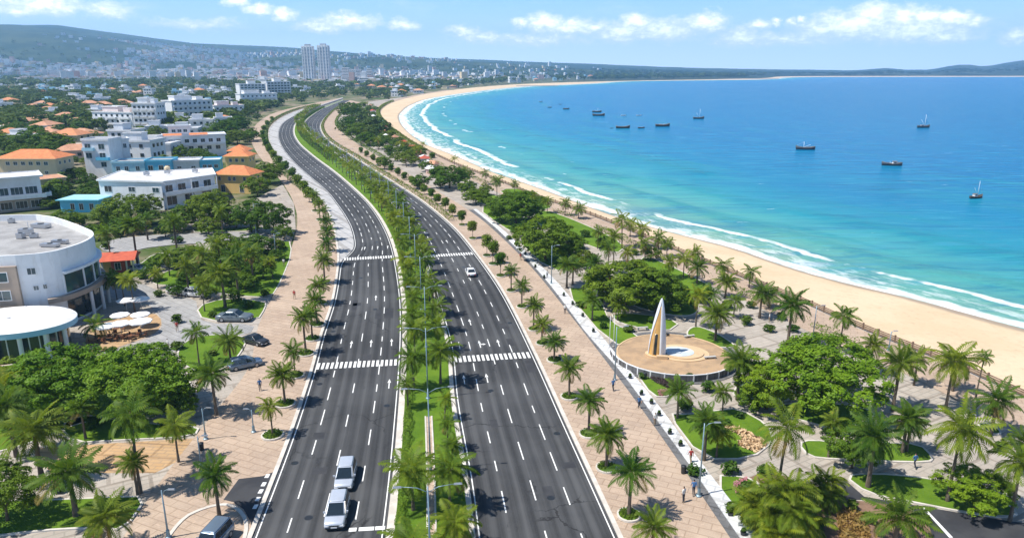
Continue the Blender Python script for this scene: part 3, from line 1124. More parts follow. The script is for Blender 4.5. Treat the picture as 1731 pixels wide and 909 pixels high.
slab("road_paint", b6([(838, 752), (850, 752), (1000, 910), (980, 910)]), .09, .094, "road_paint")
# beach promenade strip
fo = fen_near
ribbon("beach_walk", offset(fo, -9.0), offset(fo, -.4), .1, "pink_pavers", cross=2)

# ------------------------------------------------------------------ road paint


def at_frac(A, B, t):
    return A * (1 - t) + B * t


paint = MB()


def dash_line(c, L0, L1, on, off, w, jit=0.0, z=Z_ROAD + .005):
    L = arclen(c)
    s = L0
    while s < min(L1, L[-1] - on):
        ln = on * (1 + random.uniform(-jit, jit))
        ts = np.linspace(s, s + ln, 3)
        pts = np.stack([np.interp(ts, L, c[:, k]) for k in (0, 1)], 1)
        t = tangent(pts)
        nn = np.stack([t[:, 1], -t[:, 0]], 1) * w / 2
        v = [(p[0] - q[0], p[1] - q[1], z) for p, q in zip(pts, nn)] + [(p[0] + q[0], p[1] + q[1], z) for p, q in zip(pts, nn)]
        paint.add(v, [(0, 3, 4, 1), (1, 4, 5, 2)])
        s += ln + off * (1 + random.uniform(-jit, jit))


def solid_line(c, w, L0=0, L1=1e9, z=Z_ROAD + .005):
    L = arclen(c)
    c = c[(L >= L0) & (L <= L1)]
    a, b = offset(c, -w / 2), offset(c, w / 2)
    v = [(p[0], p[1], z) for p in a] + [(p[0], p[1], z) for p in b]
    n = len(c)
    paint.add(v, [(i, i + n, i + n + 1, i + 1) for i in range(n - 1)])


LEND = 900
for (A, B) in ((LLs, LRp), (RL, RRp)):
    for k, t in enumerate((.25, .5, .75)):
        c = smooth(resample(at_frac(A, B, t), step=2.5), 4)
        dash_line(c, 3 + k * 1.7, LEND, 3.0, 3.9 if k != 1 else 5.4, .13, .35)
    solid_line(offset(A, .35), .12, 0, LEND)
    solid_line(offset(B, -.35), .12, 0, LEND)
mk = paint.obj("lane_markings", "road_paint")
mk['kind'] = 'structure'


def frame_at(A, B, py):
    """index along A whose picture row is nearest to py, plus ends and direction"""
    ys = np.array([proj((a[0], a[1], 0))[1] for a in .5 * (A + B)])
    i = int(np.abs(ys - py).argmin())
    i = max(1, min(len(A) - 2, i))
    t = tangent(.5 * (A + B))[i]
    return A[i], B[i], t


def crosswalk(A, B, py, depth, n):
    a, b, t = frame_at(A, B, py)
    mb = MB()
    ac = b - a
    W_ = np.linalg.norm(ac)
    u = ac / W_
    tt = t - u * np.dot(t, u)
    tt /= np.linalg.norm(tt)
    sp = (W_ - .8) / n
    for k in range(n):
        s0 = .4 + k * sp
        s1 = s0 + sp * .56
        q = [a + u * s0, a + u * s1, a + u * s1 + tt * depth, a + u * s0 + tt * depth]
        mb.add([(p[0], p[1], Z_ROAD + .009) for p in q], [(0, 1, 2, 3)])
    mb.obj("crosswalk", "road_paint")['kind'] = 'structure'


for args in ((LLs, LRp, 615, 2.2, 18), (RL, RRp, 608, 2.2, 17), (LLs, LRp, 438, 2.2, 19), (RL, RRp, 434, 2.2, 19)):
    crosswalk(*args)
mb = MB()
a, b, t = frame_at(LLs, LRp, 911)
u = (b - a) / np.linalg.norm(b - a)
for s0, s1 in ((8.6, 9.3), (9.5, 10.9), (11.0, 11.9)):
    q = [a + u * s0, a + u * s1, a + u * s1 + t * .55, a + u * s0 + t * .55]
    mb.add([(p[0], p[1], Z_ROAD + .009) for p in q], [(0, 1, 2, 3)])
mb.obj("stop_line", "road_paint")['kind'] = 'structure'

arr = MB()


def arrow(A, B, py, frac, ln=3.0, turn=0, back=False):
    a, b, t = frame_at(A, B, py)
    c = a * (1 - frac) + b * frac
    if back:
        t = -t
    n = np.array([t[1], -t[0]])
    def q(s, w):
        p = c + t * s + n * w
        return (p[0], p[1], Z_ROAD + .008)
    arr.add([q(0, -.07), q(0, .07), q(ln * .66, .07), q(ln * .66, -.07)], [(0, 1, 2, 3)])
    arr.add([q(ln * .6, -.24), q(ln * .6, .24), q(ln, 0)], [(0, 1, 2)])
    if turn:
        arr.add([q(ln * .4, .1), q(ln * .4, .55), q(ln * .5, .55), q(ln * .5, .1)], [(0, 1, 2, 3)])
        arr.add([q(ln * .33, .5), q(ln * .57, .5), q(ln * .45, .95)], [(0, 1, 2)])


for py, fr in ((585, (.38, .62, .87)), (420, (.30, .62, .87)), (655, (.88,)), (505, (.62,))):
    for f_ in fr:
        arrow(LLs, LRp, py, f_, turn=0)
for py, fr in ((585, (.12, .38, .62)), (640, (.12, .37)), (548, (.35,)), (475, (.62,)), (410, (.6,))):
    for f_ in fr:
        arrow(RL, RRp, py, f_, turn=1 if f_ == .38 else 0)
arr.obj("road_arrows", "road_paint")['kind'] = 'structure'
# dashed edge of the side street
mb = MB()
for (x, y) in ((452, 806), (446, 820), (441, 832), (436, 845), (432, 858)):
    p = P(x, y)
    mb.box(p.x - .2, p.x + .2, p.y - .35, p.y + .35, .155, .16)
mb.obj("road_paint", "road_paint")['kind'] = 'structure'

# ------------------------------------------------------------------ round monument plaza
PZ = P(1137, 602)
PZ.z = 0
circ = lambda r, n=48: [(PZ.x + r * math.cos(2 * PI * k / n), PZ.y + r * math.sin(2 * PI * k / n)) for k in range(n)]
slab("plaza_ring", None, 0, .13, "grey_slab", poly=circ(9.9))
slab("round_plaza", None, 0, .32, "plaza_sand", poly=circ(8.1))
kerb_ring(circ(8.3), .22, 0, .38, "pale_sand_stone")

# ================================================================== VEGETATION


def quads_mesh(name, V, mats, mi=None):
    """V: (n,4,3) leaf quads"""
    n = len(V)
    me = bpy.data.meshes.new(name)
    me.vertices.add(n * 4)
    me.vertices.foreach_set('co', V.reshape(-1).astype(np.float32))
    me.loops.add(n * 4)
    me.loops.foreach_set('vertex_index', np.arange(n * 4, dtype=np.int32))
    me.polygons.add(n)
    me.polygons.foreach_set('loop_start', np.arange(0, n * 4, 4, dtype=np.int32))
    if mi is not None:
        me.polygons.foreach_set('material_index', np.asarray(mi, dtype=np.int32))
    for m in mats:
        me.materials.append(MATS[m])
    me.update(calc_edges=True)
    me.validate()
    return me


def unit(v):
    return v / np.maximum(np.linalg.norm(v, axis=-1, keepdims=True), 1e-9)


def leaf_quads(p, nrm, size, rng, fold=.25):
    n = len(p)
    a = unit(np.cross(nrm, rng.normal(size=(n, 3))))
    b = np.cross(nrm, a)
    s = size * rng.uniform(.6, 1.3, (n, 1))
    w = s * rng.uniform(.45, .75, (n, 1))
    tip = p + a * s + nrm * (-fold * s)
    bas = p - a * s * .8
    return np.stack([bas, p + b * w * .6, tip, p - b * w * .6], 1)


def crown(seed, nleaf, leaf, nlobe=14, flat=.72, spread=.62, lr=(.25, .42), low=-.62):
    """leaf quads of a broad crown, radius about 1"""
    rng = np.random.default_rng(seed)
    C, Rr = [], []
    for i in range(nlobe):
        az = i * 2.39996 + rng.uniform(-.4, .4)
        rr = spread * math.sqrt((i + .6) / nlobe) * rng.uniform(.85, 1.12)
        zt = flat * (1 - (rr / .95) ** 2) * rng.uniform(.55, 1.0) - .1
        C.append((rr * math.cos(az), rr * math.sin(az), zt * .75 - .05))
        Rr.append(rng.uniform(*lr))
    # a few low lobes close the underside at the rim
    for i in range(nlobe // 2):
        az = i * 2.39996 + rng.uniform(-.5, .5)
        rr = spread * rng.uniform(.7, 1.02)
        C.append((rr * math.cos(az), rr * math.sin(az), rng.uniform(-.42, -.12)))
        Rr.append(rng.uniform(*lr) * .8)
    C, Rr = np.array(C), np.array(Rr)
    pick = rng.choice(len(C), nleaf, p=Rr ** 2 / (Rr ** 2).sum())
    d = unit(rng.normal(size=(nleaf, 3)) + np.array([0, 0, .25]))
    # branch-end clumps: cluster the directions
    nc = max(8, nleaf // 14)
    cd = unit(rng.normal(size=(nc, 3)) + np.array([0, 0, .3]))
    cl = rng.integers(0, nc, nleaf)
    d = unit(cd[cl] + rng.normal(size=(nleaf, 3)) * .20)
    rad = Rr[pick] * (.80 + .26 * rng.random(nleaf) ** .7) * (1 + .18 * np.sin(cl * 7.3))
    p = C[pick] + d * rad[:, None] * np.array([1, 1, .82])
    p = p[p[:, 2] > low]
    d = d[:len(p)] if len(p) == nleaf else unit(p - np.array([0, 0, -.1]))
    nrm = unit(d * .55 + rng.normal(size=d.shape) * .45 + np.array([0, 0, .45]))
    return leaf_quads(p, nrm, leaf, rng)




def pad_crown(seed, nleaf, leaf, npad=40, flat=.72, pr=(.13, .24), low=-.30, core=.12, jit=.10):
    """leaf quads of a broad crown made of many separate leafy pads over a thin inner core"""
    rng = np.random.default_rng(seed)
    C, Rr = [], []
    for i in range(npad):
        z = low + (1 - low) * ((i + .5) / npad) ** .85
        az = i * 2.39996 + rng.uniform(-.35, .35)
        rr = math.sqrt(max(0, 1 - z * z)) if z > 0 else 1 - .35 * abs(z)
        r_ = rng.uniform(*pr)
        k = (1 - r_ * .7) * rng.uniform(1 - 1.6 * jit, 1 + jit)
        lump = 1 + .13 * math.sin(az * 3 + seed) + .08 * math.sin(az * 5 + 2 * seed)
        C.append((rr * math.cos(az) * k * lump, rr * math.sin(az) * k * lump, z * k * flat * (1 + .16 * math.sin(2.3 * i))))
        Rr.append(r_)
    C, Rr = np.array(C), np.array(Rr)
    ncore = int(nleaf * core)
    n = nleaf - ncore
    pick = rng.choice(npad, n, p=Rr ** 2 / (Rr ** 2).sum())
    d = unit(rng.normal(size=(n, 3)) + np.array([0, 0, .55]))
    nc = npad * 9
    cd = unit(rng.normal(size=(nc, 3)) + np.array([0, 0, .5]))
    cl = pick * 9 + rng.integers(0, 9, n)
    d = unit(cd[cl] + rng.normal(size=(n, 3)) * .28)
    rad = Rr[pick] * (.72 + .34 * rng.random(n))
    p = C[pick] + d * rad[:, None] * np.array([1.12, 1.12, .70])
    dc = unit(rng.normal(size=(ncore, 3)))
    pc_ = dc * rng.uniform(.25, .68, (ncore, 1)) * np.array([1, 1, flat])
    out = unit(C[pick] + np.array([0, 0, .3]))
    nrm = unit(np.concatenate([d * .5 + out * .35, dc]) + rng.normal(size=(nleaf, 3)) * .38 + np.array([0, 0, .35]))
    return leaf_quads(np.concatenate([p, pc_]), nrm, leaf, rng)


CROWNS = {}
for k in range(4):
    CROWNS['mid', k] = quads_mesh("tree_crown", pad_crown(20 + k, 4600, .072, 26, .85, (.17, .30), low=-.5), ["broad_leaves"])
    CROWNS['dark', k] = quads_mesh("tree_crown", pad_crown(40 + k, 4600, .072, 24, .85, (.18, .32), low=-.5), ["dark_leaves"])
    CROWNS['round', k] = quads_mesh("tree_crown", crown(60 + k, 1500, .15, nlobe=10, flat=.95, spread=.5, lr=(.36, .5), low=-.6), ["broad_leaves"])
    CROWNS['far', k] = quads_mesh("tree_crown", pad_crown(80 + k, 1100, .14, 16, .85, (.22, .36), low=-.5), ["far_leaves"])
for k in range(3):
    CROWNS['big', k] = quads_mesh("tree_crown", pad_crown(100 + k, 21000, .040, 58, .92, (.13, .24), core=.16, jit=.08), ["bright_leaves"])
    CROWNS['bigdark', k] = quads_mesh("tree_crown", pad_crown(120 + k, 15000, .046, 44, .92, (.15, .26), low=-.45, core=.16), ["broad_leaves"])
    CROWNS['shrub', k] = quads_mesh("shrub_leaves", crown(140 + k, 420, .22, nlobe=6, flat=.8, spread=.45, lr=(.35, .5), low=-.4), ["hedge_leaves"])


def tree_trunk(seed, limbs=5):
    rng = random.Random(seed)
    mb = MB()
    top = Vector((rng.uniform(-.05, .05), rng.uniform(-.05, .05), .55))
    mb.tube([(0, 0, -.03), (top.x * .4, top.y * .4, .28), top], [.075, .055, .045], 9)
    for i in range(limbs):
        a = i * 2 * PI / limbs + rng.uniform(-.4, .4)
        e = Vector((math.cos(a) * rng.uniform(.35, .55), math.sin(a) * rng.uniform(.35, .55), rng.uniform(.85, 1.1)))
        m = top.lerp(e, .5) + Vector((0, 0, .07))
        mb.tube([top - Vector((0, 0, .05 * i / limbs)), m, e], [.036, .024, .010], 6)
    return mb.mesh("tree_trunk", "bark")


TRUNKS = [tree_trunk(s) for s in range(4)]


def frond(rng, L, e0, droop, n, lw, ll, vee=.35):
    """one feather frond in the xz plane, growing along +x; returns quads"""
    s = np.linspace(0, 1, 9)
    ang = e0 - droop * s ** 1.4
    dx, dz = np.cos(ang), np.sin(ang)
    x = np.concatenate([[0], np.cumsum((dx[:-1] + dx[1:]) / 2 * L / 8)])
    z = np.concatenate([[0], np.cumsum((dz[:-1] + dz[1:]) / 2 * L / 8)])
    q = []
    for i in range(8):   # the rib
        w0, w1 = .035 * L / 2.3 * (1 - s[i] * .8), .035 * L / 2.3 * (1 - s[i + 1] * .8)
        q.append([(x[i], -w0, z[i]), (x[i], w0, z[i]), (x[i + 1], w1, z[i + 1]), (x[i + 1], -w1, z[i + 1])])
    for t in np.linspace(.14, .99, n):
        px, pz, a = np.interp(t, s, x), np.interp(t, s, z), np.interp(t, s, ang)
        tx, tz = math.cos(a), math.sin(a)
        ux, uz = -tz, tx
        l_ = ll * (math.sin(PI * min(1, t * .86 + .13)) ** .6) * rng.uniform(.85, 1.12)
        fw = .35 + .75 * t
        for sd in (-1, 1):
            d = Vector((tx * fw + ux * vee * .3, sd * 1.0, tz * fw + uz * vee * .3 - .35 * t)).normalized()
            w = Vector((tx, 0, tz)) * lw
            b = Vector((px, 0, pz))
            m_ = b + d * l_ * .55
            e = b + d * l_ + Vector((0, 0, -.28 * l_))
            q.append([tuple(b - w * .35), tuple(m_ - w * .62), tuple(e), tuple(m_ + w * .62)])
    return np.array(q)


def palm_crown(seed, kind):
    rng = random.Random(seed)
    Q, MI = [], []
    if kind == 'date':
        nf, e_hi, e_lo, L, n, lw, ll = 34, 1.38, -.40, 1.12, 14, .070, .30
    elif kind == 'coco':
        nf, e_hi, e_lo, L, n, lw, ll = 22, 1.38, -.60, 1.15, 14, .072, .36
    else:
        nf, e_hi, e_lo, L, n, lw, ll = 16, 1.3, -.2, 1.15, 8, .10, .36
    nf = int(nf * rng.uniform(.75, 1.12))
    dead = rng.choice([.0, .3, .75, .95])
    for i in range(nf):
        t = (i + .5) / nf
        e0 = e_hi + (e_lo - e_hi) * t ** .85 + rng.uniform(-.12, .12)
        dr = .75 + .55 * t + rng.uniform(-.15, .2) + (.25 if kind == 'coco' else 0)
        q = frond(rng, L * rng.uniform(.86, 1.1), e0, dr, n, lw, ll)
        az = i * 2.39996 + rng.uniform(-.25, .25)
        roll = rng.uniform(-.3, .3)
        M_ = np.array(Matrix.Rotation(az, 3, 'Z') @ Matrix.Rotation(roll, 3, 'X'))
        Q.append(q @ M_.T + np.array([0, 0, .03]))
        old = t > (.90 if kind != 'coco' else .84) and rng.random() < dead
        MI += [1 if old else 0] * len(q)
    return quads_mesh("palm_crown", np.concatenate(Q), ["date_leaves" if kind == 'date' else "palm_leaves", "old_fronds"], MI)


PCROWN = {}
for k in range(7):
    PCROWN['date', k] = palm_crown(200 + k, 'date')
    PCROWN['coco', k] = palm_crown(220 + k, 'coco')
    PCROWN['small', k] = palm_crown(240 + k, 'small')


def palm_trunk(seed, r0, r1, lean):
    mb = MB()
    n = 9
    rng = random.Random(seed)
    pts, rad = [], []
    for i in range(n):
        t = i / (n - 1)
        pts.append((lean * t * t, 0, t - (.04 if i == 0 else 0)))
        rad.append((r0 * (1.35 - 1.6 * t) if t < .18 else r0 + (r1 - r0) * t) * rng.uniform(.94, 1.06))
    mb.tube(pts, rad, 9)
    return mb.mesh("palm_trunk", "palm_bark")


PTRUNK = {}
for k in range(3):
    PTRUNK['date', k] = (palm_trunk(300 + k, .22, .19, .12 * (k - 1)), .12 * (k - 1))
    PTRUNK['coco', k] = (palm_trunk(320 + k, .17, .11, .35 * (k - 1) + .1), .35 * (k - 1) + .1)

CNT = [0]


def palm_at(base, height, r, kind, label, group=None, auto=False, name="palm_tree", lowres=False):
    CNT[0] += 1
    k = CNT[0]
    root = thing(name, label, "palm tree", base, random.uniform(0, 2 * PI), group, auto)
    me, lean = PTRUNK['date' if kind == 'date' else 'coco', k % 3]
    th = max(.5, height - r * (.52 if kind == 'date' else .45))
    rs = r / 2.4 * .82
    link("trunk", me, root, (0, 0, 0), (0, 0, 0), (max(.6, min(1.25, rs)), max(.6, min(1.25, rs)), th))
    link("crown", PCROWN['small' if lowres else kind, (k * 3 + k // 7) % 7], root, (lean * max(.6, min(1.25, rs)), 0, th), (random.uniform(-.16, .16), random.uniform(-.16, .16), 0), (r * random.uniform(.9, 1.1), r, r * random.uniform(.85, 1.12)))
    return root


def palm(px, py, ytop, kind, label, r=None, group=None, auto=False, z=.1, **kw):
    b = P(px, py, z)
    h_ = height_for(b, ytop)
    if r is None:
        r = max(1.3, min(2.5, h_ * .45)) if kind == 'date' else max(1.4, min(2.7, h_ * .42))
    return palm_at(b, h_, r, kind, label, group, auto, **kw)


def tree_at(base, height, r, kind, label, group=None, auto=False, name="broadleaf_tree", cat="tree", rz_=None, sz=None):
    CNT[0] += 1
    k = CNT[0]
    root = thing(name, label, cat, base, random.uniform(0, 2 * PI), group, auto)
    nvar = 3 if kind in ('big', 'bigdark', 'shrub') else 4
    vh = sz if sz else (min(r * .95, height * .56) if kind != 'round' else min(r * 1.15, height * .66))         # the crown's half height
    cz = height - vh * (.80 if kind in ('round', 'shrub') else .98)
    link("trunk", TRUNKS[k % 4], root, (0, 0, 0), (0, 0, 0), (max(r * .75, 1), max(r * .75, 1), max(cz * .95, .6)))
    link("crown", CROWNS[kind, k % nvar], root, (0, 0, cz), (0, 0, 0), (r, r, vh))
    return root


def tree(px, py, ytop, r, kind, label, z=.1, **kw):
    b = P(px, py, z)
    return tree_at(b, height_for(b, ytop), r, kind, label, **kw)


def shrub_at(base, r, h_, label, group=None, auto=False, mat=None, name="shrub"):
    CNT[0] += 1
    root = link(name, CROWNS['shrub', CNT[0] % 3], None, (base.x, base.y, base.z + h_ * .42), (0, 0, random.uniform(0, 6)), (r, r, h_ * .75))
    tag(root, label, "shrub", group)
    if auto:
        AUTO.append((root, label))
    return root


# ---- the row of squat date palms along the right promenade, nearest first, each in its round bed
bed_kerb = MB().lathe([(1.0, 0), (1.0, .2), (.84, .2), (.84, .1)], 20).mesh("kerb_ring", "kerb_stone")
bed_soil = MB().lathe([(.86, .0), (.86, .14), (.5, .2), (.1, .24)], 20).mesh("grass_mound", "grass")
bed_leaf = None


def mound_leaves(seed, n, size, mat):
    rng = np.random.default_rng(seed)
    a, rr = rng.uniform(0, 2 * PI, n), np.sqrt(rng.random(n)) * .84
    p = np.stack([rr * np.cos(a), rr * np.sin(a), .22 + .28 * (1 - rr ** 2) * rng.random(n)], 1)
    return quads_mesh("bed_plants", leaf_quads(p, unit(rng.normal(size=(n, 3)) + np.array([0, 0, 1.])), size, rng), [mat])


bed_leaf = mound_leaves(5, 260, .14, "hedge_leaves")


def bed(px, py, r, label, group, z=.14, auto=False):
    b = P(px, py, z)
    root = thing("planting_bed", label, "planter", b, random.uniform(0, 6), group, auto)
    link("kerb", bed_kerb, root, scale=(r, r, 1))
    link("soil", bed_soil, root, scale=(r, r, 1))
    link("plants", bed_leaf, root, scale=(r, r, 1.2))


right_row = [(1102, 936, 873, 2.05), (1063, 870, 779, 2.25), (1025, 790, 720, 2.15), (995, 733, 663, 2.0), (962, 670, 610, 1.9), (937, 608, 566, 1.9), (916, 580, 538, 1.8), (902, 556, 506, 1.9), (882, 518, 474, 1.8),
             (864, 491, 450, 1.7)]
for i, (x, y, t, r) in enumerate(right_row):
    palm(x, y, t, 'date', f"squat date palm on the right promenade, {ordw(i + 1)} up from the photo's bottom", r, "date palms along the right promenade", z=.3)
    if y < 930:
        bed(x, y + 1, 1.15 if i < 6 else 1.0, f"round kerbed bed under the {ordw(i + 1)} date palm up the right promenade", "round beds along the right promenade")
rt = [(846, 466, 427), (833, 446, 408), (823, 432, 398), (799, 403, 374), (781, 380, 356), (765, 366, 346), (753, 356, 335), (740, 345, 328), (729, 337, 319), (717, 329, 312), (706, 320, 305), (696, 312, 298),
      (684, 304, 291), (672, 297, 284), (661, 290, 278), (650, 283, 271), (640, 277, 266), (630, 271, 261), (620, 265, 255), (610, 259, 249)]
for i, (x, y, t) in enumerate(rt):
    tree(x, y, t, 1.55, 'round', f"small round kerbside tree on the right promenade, {ordw(i + 1)} beyond the date palms", group="round trees along the right promenade", name="street_tree")
for i, (x, y) in enumerate([(846, 466), (833, 446), (823, 432), (799, 403), (781, 380)]):
    bed(x, y + 1, 1.0, f"round kerbed bed under the {ordw(i + 1)} round tree beyond the date palms", "round beds along the right promenade")

# ---- left kerb row
left_row = [(461, 735, 678, 1.6, 'coco'), (482, 682, 620, 1.95, 'date'), (499, 634, 583, 1.75, 'coco'), (517, 597, 527, 2.2, 'date'), (528, 572, 520, 2.0, 'date'), (536, 548, 498, 2.2, 'date'), (542, 512, 472, 2.2, 'date'), (549, 477, 429, 2.4, 'date'),
            (554, 447, 404, 2.3, 'date'), (556, 424, 384, 2.2, 'date'), (553, 404, 366, 2.1, 'date'), (548, 386, 350, 1.9, 'date'), (541, 371, 338, 1.8, 'date'), (533, 356, 325, 1.8, 'date')]
for i, (x, y, t, r, k_) in enumerate(left_row):
    palm(x, y, t, k_, f"{'slim' if k_ == 'coco' else 'bushy'} palm beside the left kerb, {ordw(i + 1)} up from the side street", r, "palms along the left kerb", z=.3)
    bed(x, y + 1, 1.3 if y > 520 else 1.15, f"round grassy bed under the {ordw(i + 1)} palm up the left kerb", "round beds along the left kerb")
lt = [(526, 342, 318), (517, 328, 306), (507, 316, 295), (497, 303, 284), (486, 291, 273), (476, 281, 264), (466, 270, 254), (458, 260, 245), (452, 250, 236), (448, 241, 228), (447, 232, 220), (449, 223, 212), (455, 214, 204), (463, 206, 197)]
for i, (x, y, t) in enumerate(lt):
    tree(x - 3, y, t, 2.0, 'round', f"small round tree beside the left kerb, {ordw(i + 1)} beyond the last palm", group="round trees along the left kerb", name="street_tree")

# ---- the median: two ranks of coconut palms either side of the lamp posts
mi = 0
Lm = arclen(MEDC)
tm = tangent(MEDC)
med_spots = []
s = 4.0
while s < 760:
    i = int(np.searchsorted(Lm, s))
    if i >= len(MEDC) - 2:
        break
    c, t, w = MEDC[i], tm[i], MEDW[i]
    n = np.array([t[1], -t[0]])
    row = proj((c[0], c[1], 0))[1]
    gap = 700 < row < 868
    for sd in (-1, 1):
        if gap:
            continue
        q = c + n * sd * min(w * .32, 1.75) + t * random.uniform(-1.5, 1.5) + t * (2.5 if sd > 0 else 0)
        med_spots.append((q, row, sd))
    s += (8.5 if row > 380 else 9 if row > 250 else 11) * random.uniform(.9, 1.1)
cl = {1: 0, -1: 0}
for q, row, sd in med_spots:
    cl[sd] += 1
    h_ = random.uniform(4.8, 6.2) if row > 420 else random.uniform(5.2, 7.0)
    if row > 880:
        h_ = random.uniform(3.4, 4.0)
    palm_at(Vector((q[0], q[1], .15)), h_, random.uniform(2.2, 2.75) * (1 if row > 300 else .8), 'coco',
            f"coconut palm in the {'right' if sd > 0 else 'left'} rank of the median, {ordw(cl[sd])} from the photo's bottom", "coconut palms on the median", lowres=row < 330)
# the few saplings on the open stretch of the median
for i, (x, y, t, k_) in enumerate([(765, 800, 742, 'coco'), (752, 708, 668, 'coco'), (757, 760, 706, 'coco'), (690, 690, 640, 'coco')]):
    palm(x, y, t, k_, f"young thin palm on the open grass of the median, {ordw(i + 1)} listed towards the crosswalk".replace(" listed towards the crosswalk", " one along"), 1.35, "young palms on the median lawn", z=.17)


# ---- hedges: leafy strips
def hedge(name, line, w, h_, label, dens=9.0, leaf=.16, mat="dark_leaves", cat="hedge", z=.15, gaps=0.0, seed=1, group=None):
    rng = np.random.default_rng(seed)
    line = resample(line, step=1.0)
    L = arclen(line)
    n = int(L[-1] * dens * (w + 2 * h_))
    ss = rng.uniform(0, L[-1], n)
    if gaps:
        keep = (np.sin(ss * .21 + 3 * np.sin(ss * .05)) > -1 + gaps * 2) | (rng.random(n) < .1)
        ss = ss[keep]
        n = len(ss)
    p = np.stack([np.interp(ss, L, line[:, k]) for k in (0, 1)], 1)
    t = tangent(line)
    tt = np.stack([np.interp(ss, L, t[:, k]) for k in (0, 1)], 1)
    nn = np.stack([tt[:, 1], -tt[:, 0]], 1)
    a = rng.uniform(-.2, PI + .2, n)
    lump = 1 + .22 * np.sin(ss * 1.3 + 2 * np.sin(ss * .37)) + .12 * np.sin(ss * 3.1)
    off = np.cos(a) * w / 2 * lump
    zz_ = np.maximum(0.02, np.abs(np.sin(a)) ** .6 * h_ * lump * rng.uniform(.75, 1.05, n))
    p3 = np.stack([p[:, 0] + nn[:, 0] * off, p[:, 1] + nn[:, 1] * off, z + zz_], 1)
    nr = unit(np.stack([nn[:, 0] * np.cos(a), nn[:, 1] * np.cos(a), np.abs(np.sin(a)) + .3], 1) + rng.normal(size=(n, 3)) * .45)
    me = quads_mesh("hedge_leaves", leaf_quads(p3, nr, leaf, rng), [mat])
    o = link(name, me)
    tag(o, label, cat, group)
    return o


kf0 = arclen(FEN)


def cut(c, y0, y1, s0=None):
    ys = np.array([proj((p[0], p[1], 0))[1] for p in c])
    idx = np.where((ys <= y0) & (ys >= y1))[0]
    return c[idx[0]:idx[-1] + 1]


hedge("hedge", cut(offset(LR, 1.25), 1200, 620), .85, 1.0, "clipped hedge along the left kerb of the median, below the lower crosswalk", 42, .11, seed=2, mat="dark_leaves")
hedge("hedge", cut(offset(RL, -1.0), 860, 640), .45, .5, "thin clipped hedge along the right kerb of the median", 34, .10, gaps=.25, seed=3)
hedge("hedge", cut(offset(LR, 1.3), 600, 330), .6, .55, "hedge along the left kerb of the median beyond the lower crosswalk", 14, .14, seed=4, gaps=.35)
hedge("hedge", cut(offset(RL, -1.1), 600, 300), .6, .55, "hedge along the right kerb of the median beyond the lower crosswalk", 14, .14, seed=5, gaps=.4)
hedge("hedge", offset(FEN, -6.5)[np.searchsorted(kf0, 150):np.searchsorted(kf0, 430)], 1.6, 1.0, "low broken hedge inland of the beach walk", 9, .22, seed=12, gaps=.5)
hedge("hedge", smooth(MEDC, 20)[np.searchsorted(Lm, 330):np.searchsorted(Lm, 800)], 3.4, 1.2, "dense far hedge filling the median where the two roads bend away", 3.2, .5, seed=6)
kk = arclen(BAY)
hedge("hedge", offset(BAY, -2.2)[np.searchsorted(kk, 210):np.searchsorted(kk, 850)], 2.6, 1.7, "long hedge beside the bus bay on the left of the road", 4.5, .38, seed=7)
kk = arclen(RR)
hedge("hedge", offset(RR, 1.6)[np.searchsorted(kk, 185):np.searchsorted(kk, 860)], 1.7, 1.1, "long low hedge along the right kerb of the right road", 6, .3, seed=8)
kf = arclen(FEN)
hedge("hedge", offset(FEN, -2.6)[np.searchsorted(kf, 430):np.searchsorted(kf, 1000)], 3.0, 2.0, "tall hedge beside the far beach where the bay curves", 3.4, .45, seed=9)
hedge("hedge", offset(FEN, -16)[np.searchsorted(kf, 470):np.searchsorted(kf, 900)], 4.0, 2.0, "second hedge inland of the far beach path", 2.6, .5, seed=10)
hedge("hedge", offset(PROM_R, 1.2)[np.searchsorted(arclen(PROM_R), 330):], 2.0, 1.3, "hedge on the seaward side of the far right promenade", 4, .36, seed=11)

# ---- park and forecourt palms, as (base x, base y, crown top y, kind, radius)
LP = [(366, 701, 616, 'date', 2.5), (302, 780, 704, 'coco', 2.1), (145, 741, 678, 'date', 1.8), (238, 832, 688, 'coco', 2.6), (233, 836, 769, 'date', 1.6), (371, 872, 786, 'date', 2.2), (129, 871, 770, 'date', 3.2),
      (71, 808, 705, 'date', 3.3), (15, 720, 640, 'coco', 3.0), (28, 770, 668, 'date', 2.8), (337, 617, 552, 'coco', 1.9), (391, 618, 563, 'date', 2.3), (190, 452, 383, 'coco', 2.7), (233, 449, 368, 'date', 2.9), (300, 429, 365, 'date', 3.0),
      (267, 487, 456, 'coco', 1.6), (287, 466, 424, 'coco', 2.2), (330, 468, 418, 'date', 2.6), (381, 520, 446, 'date', 3.2), (404, 508, 425, 'date', 2.6), (429, 484, 418, 'date', 2.7), (346, 526, 470, 'coco', 1.8), (228, 526, 465, 'coco', 2.0),
      (211, 516, 463, 'coco', 2.0), (199, 512, 460, 'coco', 1.8), (162, 572, 540, 'coco', 2.2), (320, 500, 440, 'date', 2.4), (351, 480, 420, 'coco', 2.3), (376, 470, 405, 'coco', 2.3), (410, 462, 412, 'date', 2.5), (461, 470, 437, 'coco', 1.6),
      (190, 930, 855, 'date', 2.3), (250, 405, 362, 'date', 2.4), (378, 412, 350, 'coco', 2.4), (186, 510, 470, 'coco', 1.7)]
for x, y, t, k_, r in LP:
    palm(x, y, t, k_, "slender coconut palm" if k_ == 'coco' else "thick date palm", r, None, True, z=.15)
